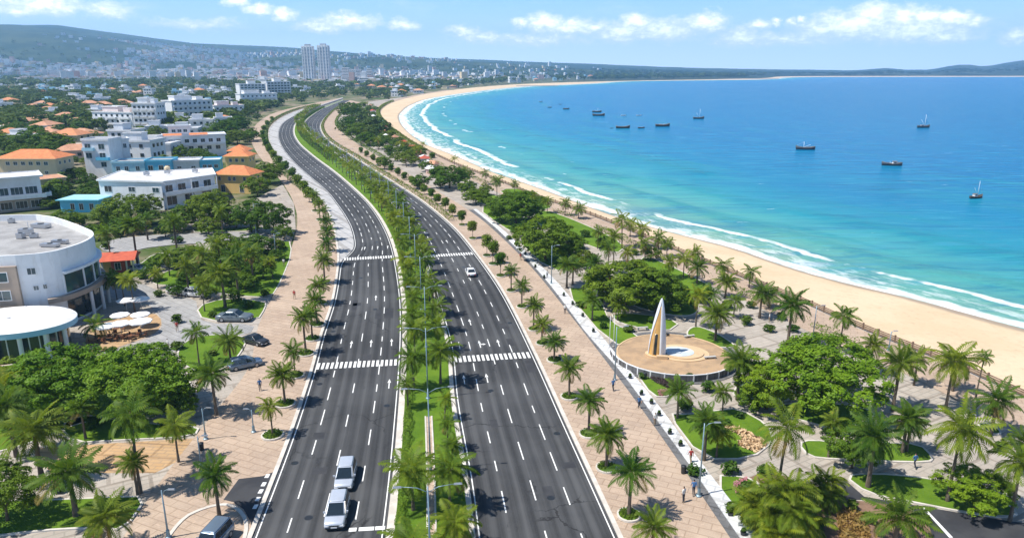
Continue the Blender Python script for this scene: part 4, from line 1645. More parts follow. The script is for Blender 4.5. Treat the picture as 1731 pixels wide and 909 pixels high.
RP = [(1037, 445, 389, 'coco', 2.4), (1051, 419, 364, 'coco', 2.6), (1084, 416, 379, 'coco', 2.3), (1028, 462, 412, 'coco', 2.0), (958, 486, 437, 'date', 2.5), (968, 480, 440, 'date', 2.3), (1001, 541, 498, 'date', 1.9), (1044, 541, 508, 'coco', 1.9),
      (1176, 552, 490, 'coco', 2.1), (1209, 575, 517, 'date', 2.7), (1226, 502, 465, 'date', 2.5), (1178, 479, 443, 'date', 2.4), (1221, 473, 440, 'coco', 2.2), (1176, 446, 422, 'coco', 2.0), (1113, 420, 394, 'coco', 2.2),
      (1127, 433, 404, 'coco', 1.9), (955, 364, 338, 'coco', 2.2), (978, 369, 346, 'coco', 2.3), (840, 337, 300, 'coco', 2.4), (1331, 586, 500, 'date', 3.0), (1418, 599, 524, 'coco', 2.2), (1469, 632, 572, 'date', 1.9), (1284, 536, 484, 'date', 2.5),
      (1509, 692, 597, 'date', 2.7), (1598, 692, 594, 'coco', 3.0), (1675, 731, 660, 'date', 2.6), (1601, 846, 703, 'coco', 2.9), (1707, 879, 764, 'coco', 2.7), (1467, 822, 715, 'date', 2.9), (1525, 764, 690, 'date', 2.3), (1532, 762, 700, 'date', 2.1),
      (1400, 772, 704, 'coco', 1.5), (1310, 868, 704, 'coco', 2.7), (1510, 932, 848, 'date', 3.0), (1649, 673, 598, 'coco', 1.2), (1145, 706, 647, 'date', 2.0),
      (1190, 776, 695, 'date', 2.2), (1211, 772, 718, 'coco', 2.0), (1221, 699, 654, 'coco', 1.5), (1246, 674, 592, 'date', 2.6), (1245, 650, 604, 'coco', 1.7), (1266, 486, 452, 'coco', 1.9), (1300, 520, 490, 'date', 2.0), (1090, 440, 404, 'coco', 2.0),
      (1010, 420, 385, 'coco', 1.9), (1155, 470, 430, 'coco', 2.0), (1200, 520, 486, 'date', 2.2), (900, 352, 325, 'coco', 2.0), (925, 360, 335, 'coco', 2.0), (870, 330, 306, 'coco', 2.0), (820, 312, 288, 'coco', 2.0), (1065, 400, 372, 'coco', 2.0),
      (1240, 535, 500, 'coco', 1.9), (1545, 650, 596, 'date', 1.8), (1610, 660, 600, 'date', 2.0), (1725, 800, 735, 'date', 2.2), (1130, 470, 436, 'coco', 2.0), (1060, 455, 420, 'coco', 2.0), (1005, 470, 436, 'date', 2.1)]
for x, y, t, k_, r in RP:
    palm(x, y, t, k_, "slender coconut palm" if k_ == 'coco' else "thick date palm", r, None, True, z=.15)

# ---- bushy clumps of cane palms, leafy down to the ground


def palm_clump(px, py, hts, spread_, r, label):
    root = thing("palm_clump", label, "palm", P(px, py, .12))
    for i, h_ in enumerate(hts):
        a = i * 2.4
        x, y = spread_ * math.sqrt((i + .3) / len(hts)) * math.cos(a), spread_ * math.sqrt((i + .3) / len(hts)) * math.sin(a)
        MB().tube([(x * .5, y * .5, -.05), (x * .8, y * .8, h_ * .6), (x, y, h_)], [.08, .06, .05], 7).obj("stem", "palm_bark", root)
        link("crown", PCROWN['coco', i % 4], root, (x, y, h_), (0, 0, i * 1.3), (r, r, r * 1.05))


palm_clump(1322, 905, [4.6, 4.0, 3.4, 2.9, 2.4, 2.0, 1.7, 1.5, 1.2, 2.7], 2.5, 2.35, "huge bushy clump of cane palms beside the lower white walk")
palm_clump(1392, 850, [2.4, 1.8, 1.4], .9, 1.7, "smaller bushy palm clump at the corner of the dark side street")
palm_clump(1275, 880, [1.6, 1.2, 1.0], .9, 1.6, "low bushy palm clump at the edge of the white walk")

# ---- broad trees with a crown of their own
big = [(1384, 692, 574, 7.7, 'big', "huge bright green spreading tree on the lawn right of the monument"),
       (1296, 690, 612, 3.8, 'big', "smaller bright tree tucked against the huge spreading tree"),
       (1056, 520, 436, 7.0, 'bigdark', "wide dark tree behind the monument, left half of the dark clump"),
       (1108, 528, 450, 5.8, 'bigdark', "wide dark tree behind the monument, right half of the dark clump"),
       (1013, 500, 455, 3.3, 'bigdark', "low dark tree at the left edge of the clump behind the monument"),
       (922, 440, 364, 7.0, 'bigdark', "broad tree on the upper park lawn, beside the right promenade"),
       (962, 440, 392, 4.2, 'bigdark', "smaller dark tree right of the broad upper lawn tree"),
       (872, 378, 322, 7.2, 'bigdark', "broad dark tree on the second park lawn beyond the upper lawn"),
       (760, 318, 278, 7.0, 'bigdark', "broad dark tree of the far park, beside the round street trees"),
       (805, 345, 318, 4.5, 'bigdark', "rounded tree left of the broad dark tree in the park"),
       (1647, 858, 793, 3.4, 'big', "bushy bright green tree on the lawn beside the dark side street"),
       (1440, 790, 716, 2.9, 'bigdark', "leafy tree growing behind the palm of the kerbed right lawn"),
       (112, 702, 588, 6.0, 'big', "big leafy tree in the left garden, left half of the green mass"),
       (243, 700, 586, 6.4, 'big', "big leafy tree in the left garden, right half of the green mass"),
       (40, 690, 605, 5.2, 'bigdark', "leafy tree at the left edge beside the garden's green mass"),
       (300, 705, 652, 2.9, 'bigdark', "dark small tree at the right end of the left garden"),
       (13, 880, 785, 3.2, 'bigdark', "leafy tree at the corner of the lower left lawn"),
       (211, 384, 327, 6.2, 'bigdark', "broad tree in front of the white flat-roofed villa, its left side"),
       (362, 384, 318, 6.0, 'bigdark', "broad tree in front of the white flat-roofed villa, its right side"),
       (425, 392, 336, 4.6, 'bigdark', "rounded tree left of the pair by the promenade"),
       (462, 396, 338, 5.0, 'bigdark', "rounded dark tree close beside the left promenade"),
       (455, 310, 272, 6.0, 'bigdark', "dark tree beside the yellow house and the left promenade"),
       (440, 428, 396, 3.4, 'bigdark', "low leafy tree below the rounded promenade trees"),
       (320, 450, 415, 3.6, 'bigdark', "low leafy tree in the middle of the left park"),
       (395, 480, 440, 4.0, 'bigdark', "wide low tree in the left park near the sedan"),
       (85, 352, 335, 3.0, 'bigdark', "small dense tree before the low turquoise house")]
for x, y, t, r, k_, lab in big:
    tree(x, y, t, r, k_, lab)

# the lesser broadleaf trees that fill the parks
FT = [(300, 500, 2.6), (320, 478, 3.0), (345, 470, 3.2), (365, 455, 3.2), (385, 440, 3.0), (400, 455, 3.0), (425, 445, 3.0), (445, 470, 2.6), (300, 455, 3.0), (330, 440, 3.2), (270, 455, 3.0), (255, 475, 2.6), (415, 490, 2.8), (350, 505, 2.6), (395, 510, 2.4),
      (440, 455, 2.4), (470, 440, 2.4), (480, 405, 3.0), (465, 425, 2.8), (410, 425, 3.2), (375, 425, 3.2), (160, 405, 3.0), (135, 380, 2.8), (240, 395, 3.4), (180, 380, 3.4), (280, 400, 3.4), (310, 385, 4.0), (400, 385, 4.0), (330, 375, 4.0), (255, 378, 3.6),
      (845, 372, 4.0), (880, 398, 3.0), (905, 412, 3.0), (900, 372, 3.6), (940, 420, 3.0), (975, 420, 2.8), (985, 450, 2.6), (945, 400, 3.0), (830, 352, 3.2), (790, 330, 3.6), (775, 312, 3.6), (740, 300, 3.8), (745, 318, 3.0), (820, 330, 3.2), (860, 345, 3.0), (915, 345, 2.6),
      (1150, 520, 3.0), (1030, 515, 2.8), (1075, 500, 3.4), (1130, 505, 3.0), (1270, 690, 2.4), (1020, 420, 2.4), (1100, 440, 2.2), (720, 290, 3.6), (700, 280, 3.6), (685, 262, 4.0), (672, 250, 4.0), (655, 240, 4.0), (640, 225, 4.5), (625, 212, 4.5), (612, 196, 5.0)]
for x, y, r in FT:
    b = P(x, y, .1)
    r *= random.uniform(.75, 1.05)
    tree_at(b, r * random.uniform(1.25, 1.6), r, random.choice(['mid', 'dark', 'mid']), "small leafy tree", group="small trees of the parks", auto=True)

rp_ = random.Random(21)
for i in range(80):
    j = rp_.randrange(int(np.searchsorted(arclen(PROM_R), 250)), len(PROM_R) - 40)
    a_ = PROM_R[j]
    b_ = nearest_on(FEN, [a_])[0]
    q = a_ + (b_ - a_) * rp_.uniform(.12, .88)
    row = proj((q[0], q[1], 0))[1]
    if row > 335 or np.linalg.norm(b_ - a_) < 9:
        continue
    p_ = Vector((q[0], q[1], .06))
    if i % 4 == 0:
        palm_at(p_, rp_.uniform(4.5, 7), rp_.uniform(1.8, 2.4), 'coco', "slender coconut palm", None, True, lowres=True)
    else:
        r = rp_.uniform(1.8, 3.6)
        tree_at(p_, r * rp_.uniform(1.2, 1.5), r, rp_.choice(['mid', 'dark', 'round']), "small leafy tree", group="small trees of the parks", auto=True)

# lesser shrubs and small trees of the parks
SH = [(1157, 690, 1.2), (1250, 706, 1.0), (1195, 660, 1.1), (1280, 690, 1.3), (1230, 718, .9), (1175, 800, 1.1), (1235, 800, 1.2), (1262, 835, 1.3), (1240, 865, 1.5), (1290, 800, 1.2), (1335, 620, 1.2), (1405, 640, 1.1), (1440, 652, 1.2), (1500, 660, 1.3),
      (1560, 700, 1.1), (1630, 730, 1.2), (1690, 760, 1.2), (1100, 545, 1.1), (1062, 560, 1.2), (1020, 555, 1.2), (980, 520, 1.3), (1000, 440, 1.5), (1120, 485, 1.5), (1150, 500, 1.6), (1190, 512, 1.5), (1230, 520, 1.4), (1260, 548, 1.5), (1300, 560, 1.4),
      (1350, 600, 1.2), (960, 430, 1.5), (900, 400, 1.6), (860, 405, 1.4), (1040, 480, 1.5), (990, 400, 1.6), (930, 385, 1.6), (1075, 430, 1.5), (1270, 520, 1.3), (1320, 540, 1.2), (1380, 575, 1.3), (1450, 600, 1.3), (300, 545, 1.2), (270, 500, 1.6),
      (360, 535, 1.4), (420, 520, 1.3), (450, 500, 1.2), (240, 470, 1.6), (310, 480, 1.7), (345, 455, 1.9), (370, 440, 2.0), (405, 440, 2.0), (430, 455, 1.8), (450, 430, 1.8), (475, 420, 1.4), (300, 410, 1.8), (270, 440, 1.9), (180, 420, 1.6), (150, 395, 1.5),
      (120, 400, 1.6), (200, 400, 1.6), (90, 715, 1.5), (160, 720, 1.2), (220, 715, 1.3), (60, 720, 1.6), (280, 720, 1.0), (20, 640, 1.7), (130, 605, 1.4), (60, 606, 1.6), (190, 600, 1.3), (255, 605, 1.3), (300, 590, 1.2), (360, 600, .9), (415, 610, 1.0),
      (345, 640, 1.2), (1440, 860, 1.2), (1380, 890, 1.3), (1470, 880, 1.1), (1560, 880, 1.2), (1270, 880, 1.4), (1310, 850, 1.3), (1365, 860, 1.2), (1300, 800, .9), (50, 850, 1.0), (160, 905, 1.0), (100, 830, .9), (1165, 640, .8), (1085, 640, .9), (1340, 560, 1.3), (1680, 700, 1.2)]
for x, y, r in SH:
    r *= random.uniform(.7, 1.15)
    shrub_at(P(x, y, .12), r, r * random.uniform(.8, 1.3), "low leafy shrub", None, True)


def flower_bed(pts, label, mat, n, name="flower_bed", h_=.35, size=.16):
    pl = gpoly(pts)
    rng = np.random.default_rng(len(label))
    xs, ys = [p[0] for p in pl], [p[1] for p in pl]
    out = []
    while len(out) < n:
        q = (rng.uniform(min(xs), max(xs)), rng.uniform(min(ys), max(ys)))
        if inside(q, pl):
            out.append((q[0], q[1], .2 + rng.uniform(0, h_)))
    p = np.array(out)
    o = link(name, quads_mesh(name, leaf_quads(p, unit(rng.normal(size=(n, 3)) + np.array([0, 0, 1.2])), size, rng), [mat]))
    tag(o, label, "flower bed")


flower_bed(b5([(740, 85), (800, 78), (900, 100), (945, 150), (880, 165), (780, 120)]), "dark purple heather bed at the foot of the round plaza wall", "purple_heather", 2600)
flower_bed(b5([(790, 165), (845, 158), (840, 188), (800, 190)]), "pink flower patch below the purple heather bed", "flower_petals", 260)
flower_bed(b5([(1180, 640), (1250, 610), (1240, 670), (1190, 690)]), "pink flower clump beside the lower white walk", "flower_petals", 300)
flower_bed(b5([(1120, 340), (1230, 360), (1360, 430), (1300, 480), (1200, 440), (1230, 400)]), "sandy rockery of pale stones on the right lawn", "pale_sand_stone", 700, name="rockery", h_=.2, size=.35)
flower_bed(b6([(400, 780), (560, 800), (580, 1000), (420, 1000)]), "rust coloured ground plants in the lower right bed", "old_fronds", 1400, name="flower_bed", h_=.4, size=.22)

# ================================================================== BUILDINGS
_wc = {}


def window_meshes(w, h_, glass, frame='frame_white', mull=1):
    key = (round(w, 2), round(h_, 2), glass, frame, mull)
    if key not in _wc:
        fr = MB()
        b, d = min(.1, w * .07), .07
        fr.box(-w / 2, w / 2, -d, .02, -h_ / 2, -h_ / 2 + b).box(-w / 2, w / 2, -d, .02, h_ / 2 - b, h_ / 2)
        fr.box(-w / 2, -w / 2 + b, -d, .02, -h_ / 2 + b, h_ / 2 - b).box(w / 2 - b, w / 2, -d, .02, -h_ / 2 + b, h_ / 2 - b)
        for k in range(mull):
            x = -w / 2 + w * (k + 1) / (mull + 1)
            fr.box(x - b * .3, x + b * .3, -d * .8, .02, -h_ / 2 + b, h_ / 2 - b)
        pn = MB().box(-w / 2 + b, w / 2 - b, -.035, .01, -h_ / 2 + b, h_ / 2 - b)
        _wc[key] = (fr.mesh("window_frame", frame), pn.mesh("window_pane", glass))
    return _wc[key]


class Building:
    def __init__(s, name, label, cat, loc, group=None, auto=False):
        s.root = thing(name, label, cat, (loc[0], loc[1], loc[2] if len(loc) > 2 else 0), 0, group, auto)
        s.o = Vector((loc[0], loc[1]))

    def L(s, p):
        return (p[0] - s.o.x, p[1] - s.o.y)

    def block(s, pts, z0, z1, wall='white_wall', roof='flat_roof', parapet=.55, kind='flat', over=.35, rise=2.2, wname='wall'):
        q = [s.L(p) for p in pts]
        n = len(q)
        if sum(q[i][0] * q[(i + 1) % n][1] - q[(i + 1) % n][0] * q[i][1] for i in range(n)) < 0:
            q = q[::-1]
        if kind == 'flat':
            MB().prism(q, z0, z1).obj(wname, wall, s.root)
            out = inset_poly(q, -over)
            if over > .05:
                MB().prism(out, z1, z1 + .22).obj("cornice", wall, s.root)
                zt = z1 + .22
            else:
                zt = z1
            inn = inset_poly(out, .3)
            MB().prism(inn, zt, zt + .06).obj("roof", roof, s.root)
            if parapet:
                v = [(p[0], p[1], zt) for p in out] + [(p[0], p[1], zt + parapet) for p in out] + [(p[0], p[1], zt + parapet) for p in inn] + [(p[0], p[1], zt) for p in inn]
                f = []
                for i in range(n):
                    j = (i + 1) % n
                    f += [(i, j, j + n, i + n), (i + n, j + n, j + 2 * n, i + 2 * n), (i + 2 * n, j + 2 * n, j + 3 * n, i + 3 * n)]
                MB().add(v, f).obj("parapet", wall, s.root)
        else:
            MB().prism(q, z0, z1).obj(wname, wall, s.root)
            e = inset_poly(q, -max(over, .5))
            c = [Vector(p) for p in e]
            d01, d12 = (c[1] - c[0]).length, (c[2] - c[1]).length
            if d01 >= d12:
                a, b = (c[0] + c[3]) / 2, (c[1] + c[2]) / 2
                m = min(.5, d12 / 2 / d01)
                r0, r1 = a.lerp(b, m), a.lerp(b, 1 - m)
                fs = [(0, 1, 5, 4), (1, 2, 5), (2, 3, 4, 5), (3, 0, 4)]
            else:
                a, b = (c[0] + c[1]) / 2, (c[3] + c[2]) / 2
                m = min(.5, d01 / 2 / d12)
                r0, r1 = a.lerp(b, m), a.lerp(b, 1 - m)
                fs = [(0, 1, 4), (1, 2, 5, 4), (2, 3, 5), (3, 0, 4, 5)]
            v = [(p.x, p.y, z1) for p in c] + [(r0.x, r0.y, z1 + rise), (r1.x, r1.y, z1 + rise)]
            mb = MB().add(v, fs + [(3, 2, 1, 0)])
            v2 = [(p.x, p.y, z1 - .25) for p in c] + [(p.x, p.y, z1 + .02) for p in c]
            mb.add(v2, [(i, (i + 1) % 4, (i + 1) % 4 + 4, i + 4) for i in range(4)] + [(3, 2, 1, 0)], 1)
            mb.obj("roof", [roof, wall], s.root)
        return pts

    def win(s, a, b, ts, zs, w, h_, glass='window_glass', mull=1, simple=False, name='window', frame='frame_white', out=.0):
        """windows along the wall a -> b (outside on the right of travel)"""
        a, b = Vector(s.L(a)), Vector(s.L(b))
        d = (b - a).normalized()
        ang = math.atan2(d.y, d.x)
        nrm = Vector((d.y, -d.x))
        fm, pm = window_meshes(w, h_, glass, frame, mull)
        for z in zs:
            for t in ts:
                p = a.lerp(b, t) + nrm * out
                if simple:
                    link(name, pm, s.root, (p.x, p.y, z), (0, 0, ang), (1, 3, 1))
                else:
                    o = link(name, fm, s.root, (p.x, p.y, z), (0, 0, ang))
                    link("pane", pm, o)

    def balcony(s, a, b, t0, t1, z, depth, mat='white_wall', rail=1.0, name='balcony'):
        a, b = Vector(s.L(a)), Vector(s.L(b))
        d = (b - a).normalized()
        L_ = (b - a).length
        mb = MB()
        x0, x1 = L_ * t0, L_ * t1
        mb.box(x0, x1, -depth, -.003, z - .18, z)
        mb.box(x0, x1, -depth, -depth + .12, z, z + rail)
        mb.box(x0, x0 + .12, -depth + .12, -.003, z, z + rail).box(x1 - .12, x1, -depth + .12, -.003, z, z + rail)
        o = mb.obj(name, mat, s.root, (a.x, a.y, 0), (0, 0, math.atan2(d.y, d.x)))
        return o

    def part(s, name, mb, mats):
        return mb.obj(name, mats, s.root)


def quad(xl, yl, xr, yr, depth):
    """footprint from the two front base corners in the photo, going back by depth"""
    a, b = P(xl, yl), P(xr, yr)
    d = (b - a).normalized()
    n = Vector((-d.y, d.x, 0))
    return [(a.x, a.y), (b.x, b.y), (b.x + n.x * depth, b.y + n.y * depth), (a.x + n.x * depth, a.y + n.y * depth)]


def centre(q):
    return (sum(p[0] for p in q) / len(q), sum(p[1] for p in q) / len(q))


def lerp2(a, b, t):
    return (a[0] + (b[0] - a[0]) * t, a[1] + (b[1] - a[1]) * t)


def sub(q, u0, u1, v0, v1):
    """part of a quad: u along the front, v going back"""
    f = lambda u, v: lerp2(lerp2(q[0], q[1], u), lerp2(q[3], q[2], u), v)
    return [f(u0, v0), f(u1, v0), f(u1, v1), f(u0, v1)]


def spread_t(n, m=.1):
    return [m + (1 - 2 * m) * (i + .5) / n for i in range(n)]


# ---- the round white building at the left edge
def round_building():
    H1 = 12.6
    px = o3([(-420, 345), (-100, 345), (75, 338), (200, 328), (298, 311), (400, 280), (450, 258), (478, 236), (474, 215), (440, 198), (400, 181), (330, 156), (280, 141), (190, 128), (-420, 140)])
    dense = [tuple(p) for p in catmull(px[3:11], 3)]
    px = px[:3] + dense + px[11:]
    plan = [tuple(P(x, y, H1)[:2]) for x, y in px]
    c = centre(plan)
    B = Building("round_building", "large white building with a curved corner and flat roof at the left edge", "building", c)
    n = len(plan)
    lp = [B.L(p) for p in plan]
    MB().prism(lp, 0, H1 - 1.3).obj("wall", "white_wall", B.root)
    inn = inset_poly(lp, .35)
    MB().prism(inn, H1 - 1.29, H1 - 1.2).obj("roof", "roof_felt", B.root)
    a = sum(lp[i][0] * lp[(i + 1) % n][1] - lp[(i + 1) % n][0] * lp[i][1] for i in range(n))
    lq = lp if a > 0 else lp[::-1]
    v = [(p[0], p[1], H1 - 1.3) for p in lq] + [(p[0], p[1], H1) for p in lq] + [(p[0], p[1], H1) for p in inn] + [(p[0], p[1], H1 - 1.3) for p in inn]
    f = []
    for i in range(n):
        j = (i + 1) % n
        f += [(i, j, j + n, i + n), (i + n, j + n, j + 2 * n, i + 2 * n), (i + 2 * n, j + 2 * n, j + 3 * n, i + 3 * n)]
    MB().add(v, f).obj("parapet", "white_wall", B.root)

    def band(i0, i1, z0, z1, o0, o1, name, mat, close=True):
        e0, e1 = [lerp for lerp in (inset_keep(lp, -o0), inset_keep(lp, -o1))]
        A, C = e0[i0:i1 + 1], e1[i0:i1 + 1]
        m = len(A)
        vv = [(p[0], p[1], z0) for p in A] + [(p[0], p[1], z0) for p in C] + [(p[0], p[1], z1) for p in C] + [(p[0], p[1], z1) for p in A]
        ff = []
        for k in range(m - 1):
            ff += [(k, k + 1, m + k + 1, m + k), (m + k, m + k + 1, 2 * m + k + 1, 2 * m + k), (2 * m + k, 2 * m + k + 1, 3 * m + k + 1, 3 * m + k)]
        ff += [(0, m, 2 * m, 3 * m), (m - 1, 2 * m - 1, 3 * m - 1, 4 * m - 1)]
        return MB().add(vv, ff).obj(name, mat, B.root)

    def inset_keep(poly, d):
        q = inset_poly(poly, d)
        s_ = sum(poly[i][0] * poly[(i + 1) % n][1] - poly[(i + 1) % n][0] * poly[i][1] for i in range(n))
        return q if s_ > 0 else q[::-1]
    band(6, 24, 8.6, 9.0, -.1, .75, "ledge", "white_wall")
    band(3, 24, 4.3, 5.1, -.1, .95, "ledge", "tan_wall")
    for i in range(6, 21):
        g = band(i, i + 1, 5.3, 8.4, -.1, .06, "window", "teal_glass")
        p = inset_keep(lp, -.1)[i]
        if i % 3 == 0:
            MB().box(p[0] - .12, p[0] + .12, p[1] - .12, p[1] + .12, 5.3, 8.4).obj("mullion", "frame_white", B.root)
        band(i, i + 1, .5, 4.0, -.1, .05, "window", "dark_glass")
    for i in (9, 12, 15, 18, 21):
        p = inset_keep(lp, -.85)[i]
        MB().lathe([(.28, 0), (.28, 4.3)], 12, 0, p[0], p[1]).obj("column", "white_wall", B.root)
    # small windows of the straight front
    A_, C_ = plan[2], plan[3]
    for (t, z, w, h_) in ((.55, 9.8, 1.3, 1.2), (.62, 7.0, .8, .8), (1.0, 7.1, .6, .8)):
        B.win(A_, C_, [t], [z], w, h_)
    # tan wing at the left
    d = (Vector(plan[2]) - Vector(plan[1])).normalized()
    nn = Vector((d.y, -d.x))
    p1, p2 = Vector(plan[1]) + nn * .5 - d * 14, Vector(plan[2]) + nn * .5
    wing = [tuple(p1), tuple(p2), tuple(p2 - nn * 3), tuple(p1 - nn * 3)]
    MB().prism([B.L(p) for p in wing], 0, H1 - 1.7).obj("wing", "tan_wall", B.root)
    B.win(wing[0], wing[1], [.55, .7, .86], [9.2, 6.2], 2.6, 1.7, "teal_glass")
    # skylight strip and roof ridge between the two roof levels
    return B, plan


RB, RB_PLAN = round_building()

# entrance canopy: white disc on columns before a glass front
c0 = P(22, 538, 5.0)
rx = (P(137, 520, 5.0) - c0).length
can = Building("entrance_canopy", "round white entrance canopy on columns in front of the curved white building", "canopy", (c0.x, c0.y))
ell = lambda r, ky=.72, n=56: [(r * math.cos(2 * PI * k / n), r * ky * math.sin(2 * PI * k / n)) for k in range(n)]
MB().prism(ell(rx), 3.9, 4.75, 1, 1).obj("fascia", ["canopy_white", "canopy_edge"], can.root)
mb = MB()
n = 56
prof = [(rx * 1.005, 4.751), (rx * .985, 4.90), (rx * .6, 5.0), (rx * .2, 5.12), (.01, 5.15)]
for k in range(14):
    a = 2 * PI * k / 14
    MB().tube([(.3 * math.cos(a), .3 * math.sin(a) * .72, 5.14), (rx * .6 * math.cos(a), rx * .6 * .72 * math.sin(a), 5.0), (rx * .98 * math.cos(a), rx * .98 * .72 * math.sin(a), 4.9)], .05, 5).obj("seam", "flat_roof", can.root)
v = [(r * math.cos(2 * PI * k / n), r * .72 * math.sin(2 * PI * k / n), z) for r, z in prof for k in range(n)]
f = [(i * n + k, i * n + (k + 1) % n, (i + 1) * n + (k + 1) % n, (i + 1) * n + k) for i in range(len(prof) - 1) for k in range(n)]
mb.add(v, f, 0, True).obj("roof", "canopy_white", can.root)
MB().prism(ell(rx * .84), 0.05, 3.9).obj("glass_front", "dark_glass", can.root)
for k in range(16):
    a = PI + PI * (k + .5) / 16
    x, y = rx * .845 * math.cos(a), rx * .845 * .72 * math.sin(a)
    MB().box(x - .06, x + .06, y - .06, y + .06, .06, 3.9).obj("mullion", "frame_white", can.root)
for a in (200, 228, 252, 276, 300, 325, 350):
    x, y = rx * .93 * math.cos(R(a)), rx * .93 * .72 * math.sin(R(a))
    MB().lathe([(.42, 0), (.42, .25), (.30, .3), (.30, 3.6), (.38, 3.9)], 16, 0, x, y).obj("column", "white_wall", can.root)

# plant on the flat roof
def roof_unit(p, w, d, h_, label, rz=0):
    t = thing("air_conditioner", label, "air conditioner", p, rz)
    MB().box(-w / 2, w / 2, -d / 2, d / 2, .12, h_).obj("casing", "grey_metal", t)
    MB().lathe([(min(w, d) * .36, h_), (min(w, d) * .36, h_ + .08)], 14).obj("fan", "dark_metal", t)
    for sx in (-1, 1):
        MB().box(sx * w * .4 - .05, sx * w * .4 + .05, -d / 2, d / 2, 0, .12).obj("skid", "dark_metal", t)


for (x, y, w, d, h_, lab) in ((45, 398, 2.2, 1.2, 1.3, "pale air conditioner in the middle of the round building's roof"), (36, 403, 1.2, 1.0, 1.0, "small air conditioner left of the roof's middle unit"),
                              (58, 402, 1.2, .9, .8, "small air conditioner right of the roof's middle unit"), (102, 412, 2.6, 1.0, .7, "dark low machine near the curved parapet"),
                              (85, 417, 3.0, 1.2, .6, "long low duct box on the curved roof, nearest the front"), (70, 385, 3.2, 1.6, .8, "wide roof machine at the back of the curved roof"), (20, 377, 1.0, .8, .9, "small roof box at the back left of the curved roof")):
    roof_unit(P(x, y, 11.4), w, d, h_, lab, random.uniform(-.2, .2))
t = thing("roof_mast", "thin mast standing on the curved white roof", "mast", P(50, 396, 11.4))
MB().tube([(0, 0, 0), (0, 0, 2.6)], .04, 6).obj("pole", "grey_metal", t)
MB().tube([(-.5, 0, 2.2), (.5, 0, 2.2)], .025, 6).obj("crossbar", "grey_metal", t)

# ---- kiosk with a red roof
q = quad(172, 465, 228, 461, 5.5)
B = Building("kiosk", "small open kiosk with a red roof and red walls behind the round building", "kiosk", centre(q))
B.block(sub(q, .30, .72, .1, 1), 0, 2.9, 'red_wall', 'red_tiles', kind='hip', rise=.01, over=.01)
B.block(sub(q, 0, .28, .2, 1), 0, 2.6, 'yellow_wall', 'red_tiles', kind='hip', rise=.01, over=.01)
rt_ = [B.L(p) for p in sub(q, -.05, 1.08, -.15, 1.1)]
e = [Vector(p) for p in rt_]
a, b_ = e[0].lerp(e[3], .5), e[1].lerp(e[2], .5)
mb = MB().add([(p.x, p.y, 2.95) for p in e] + [(a.x, a.y, 4.1), (b_.x, b_.y, 4.1)], [(0, 1, 5, 4), (1, 2, 5), (2, 3, 4, 5), (3, 0, 4), (3, 2, 1, 0)])
mb.obj("roof", "red_tiles", B.root)
for u, v_ in ((.98, .03), (.98, .95), (.05, .03), (.78, .03)):
    p = B.L(sub(q, u, u + .01, v_, v_ + .01)[0])
    MB().box(p[0] - .14, p[0] + .14, p[1] - .14, p[1] + .14, 0, 2.95).obj("post", "pale_wall", B.root)
B.win(q[0], q[1], [.5], [1.5], 1.2, 1.6, "dark_glass", out=-.5)

# ---- white flat-roofed villa
Hv = 8.6
vp = [tuple(P(x, y, Hv)[:2]) for x, y in ((166, 304), (272, 307), (364, 297), (356, 283), (205, 289))]
B = Building("villa", "white two-storey villa with a wide flat roof and deep balconies", "house", centre(vp))
B.block([vp[0], vp[1], lerp2(vp[1], vp[4], .93), vp[4]], 0, Hv - .3, over=.5, parapet=.25)
B.block([lerp2(vp[1], vp[4], .05), lerp2(vp[2], vp[3], .25), vp[3], lerp2(vp[1], vp[4], .9)], 0, Hv - .62, over=.55, parapet=.25, wname="wing")
B.win(vp[0], vp[1], [.52, .9], [6.0, 2.4], 2.3, 1.6)
B.win(vp[0], vp[1], [.14], [5.9], 2.6, 2.0, "dark_glass")
e0, e1 = lerp2(vp[1], vp[4], .05), lerp2(vp[2], vp[3], .25)
B.win(e0, e1, [.15, .38, .62, .85], [5.75], 2.7, 2.6, "dark_glass")  # wing panes enlarged and dark, standing in for the shade of deep verandas
B.win(e0, e1, [.18, .5, .82], [2.2], 3.4, 2.8, "dark_glass")
B.balcony(e0, e1, .02, .98, 4.3, 1.9)
B.win(e1, vp[3], [.4], [5.7, 2.3], 1.8, 1.6)
for t_ in (.03, .5, .97):
    p = B.L(lerp2(e0, e1, t_))
    d_ = (Vector(e1) - Vector(e0)).normalized()
    p = Vector(p) + Vector((d_.y, -d_.x)) * 1.75
    MB().box(p.x - .14, p.x + .14, p.y - .14, p.y + .14, 0, 4.1).obj("column", "white_wall", B.root)
    MB().box(p.x - .12, p.x + .12, p.y - .12, p.y + .12, 5.31, Hv - .63).obj("column", "white_wall", B.root)
for (x, y, lab) in ((248, 296, "grey air conditioner on the villa's flat roof, left one"), (283, 293, "grey air conditioner on the villa's flat roof, middle one"), (330, 291, "grey air conditioner on the villa's flat roof, right one")):
    roof_unit(P(x, y, Hv), 1.5, 1.0, 1.0, lab)
t = thing("water_tank", "tan rounded water tank on the villa's flat roof", "water tank", P(283, 288, Hv))
MB().lathe([(.8, 0), (.9, .3), (.9, 1.0), (.5, 1.4), (.15, 1.5)], 16).obj("tank", "cream_wall", t)
MB().lathe([(.2, 1.5), (.2, 1.6)], 12).obj("lid", "dark_metal", t)

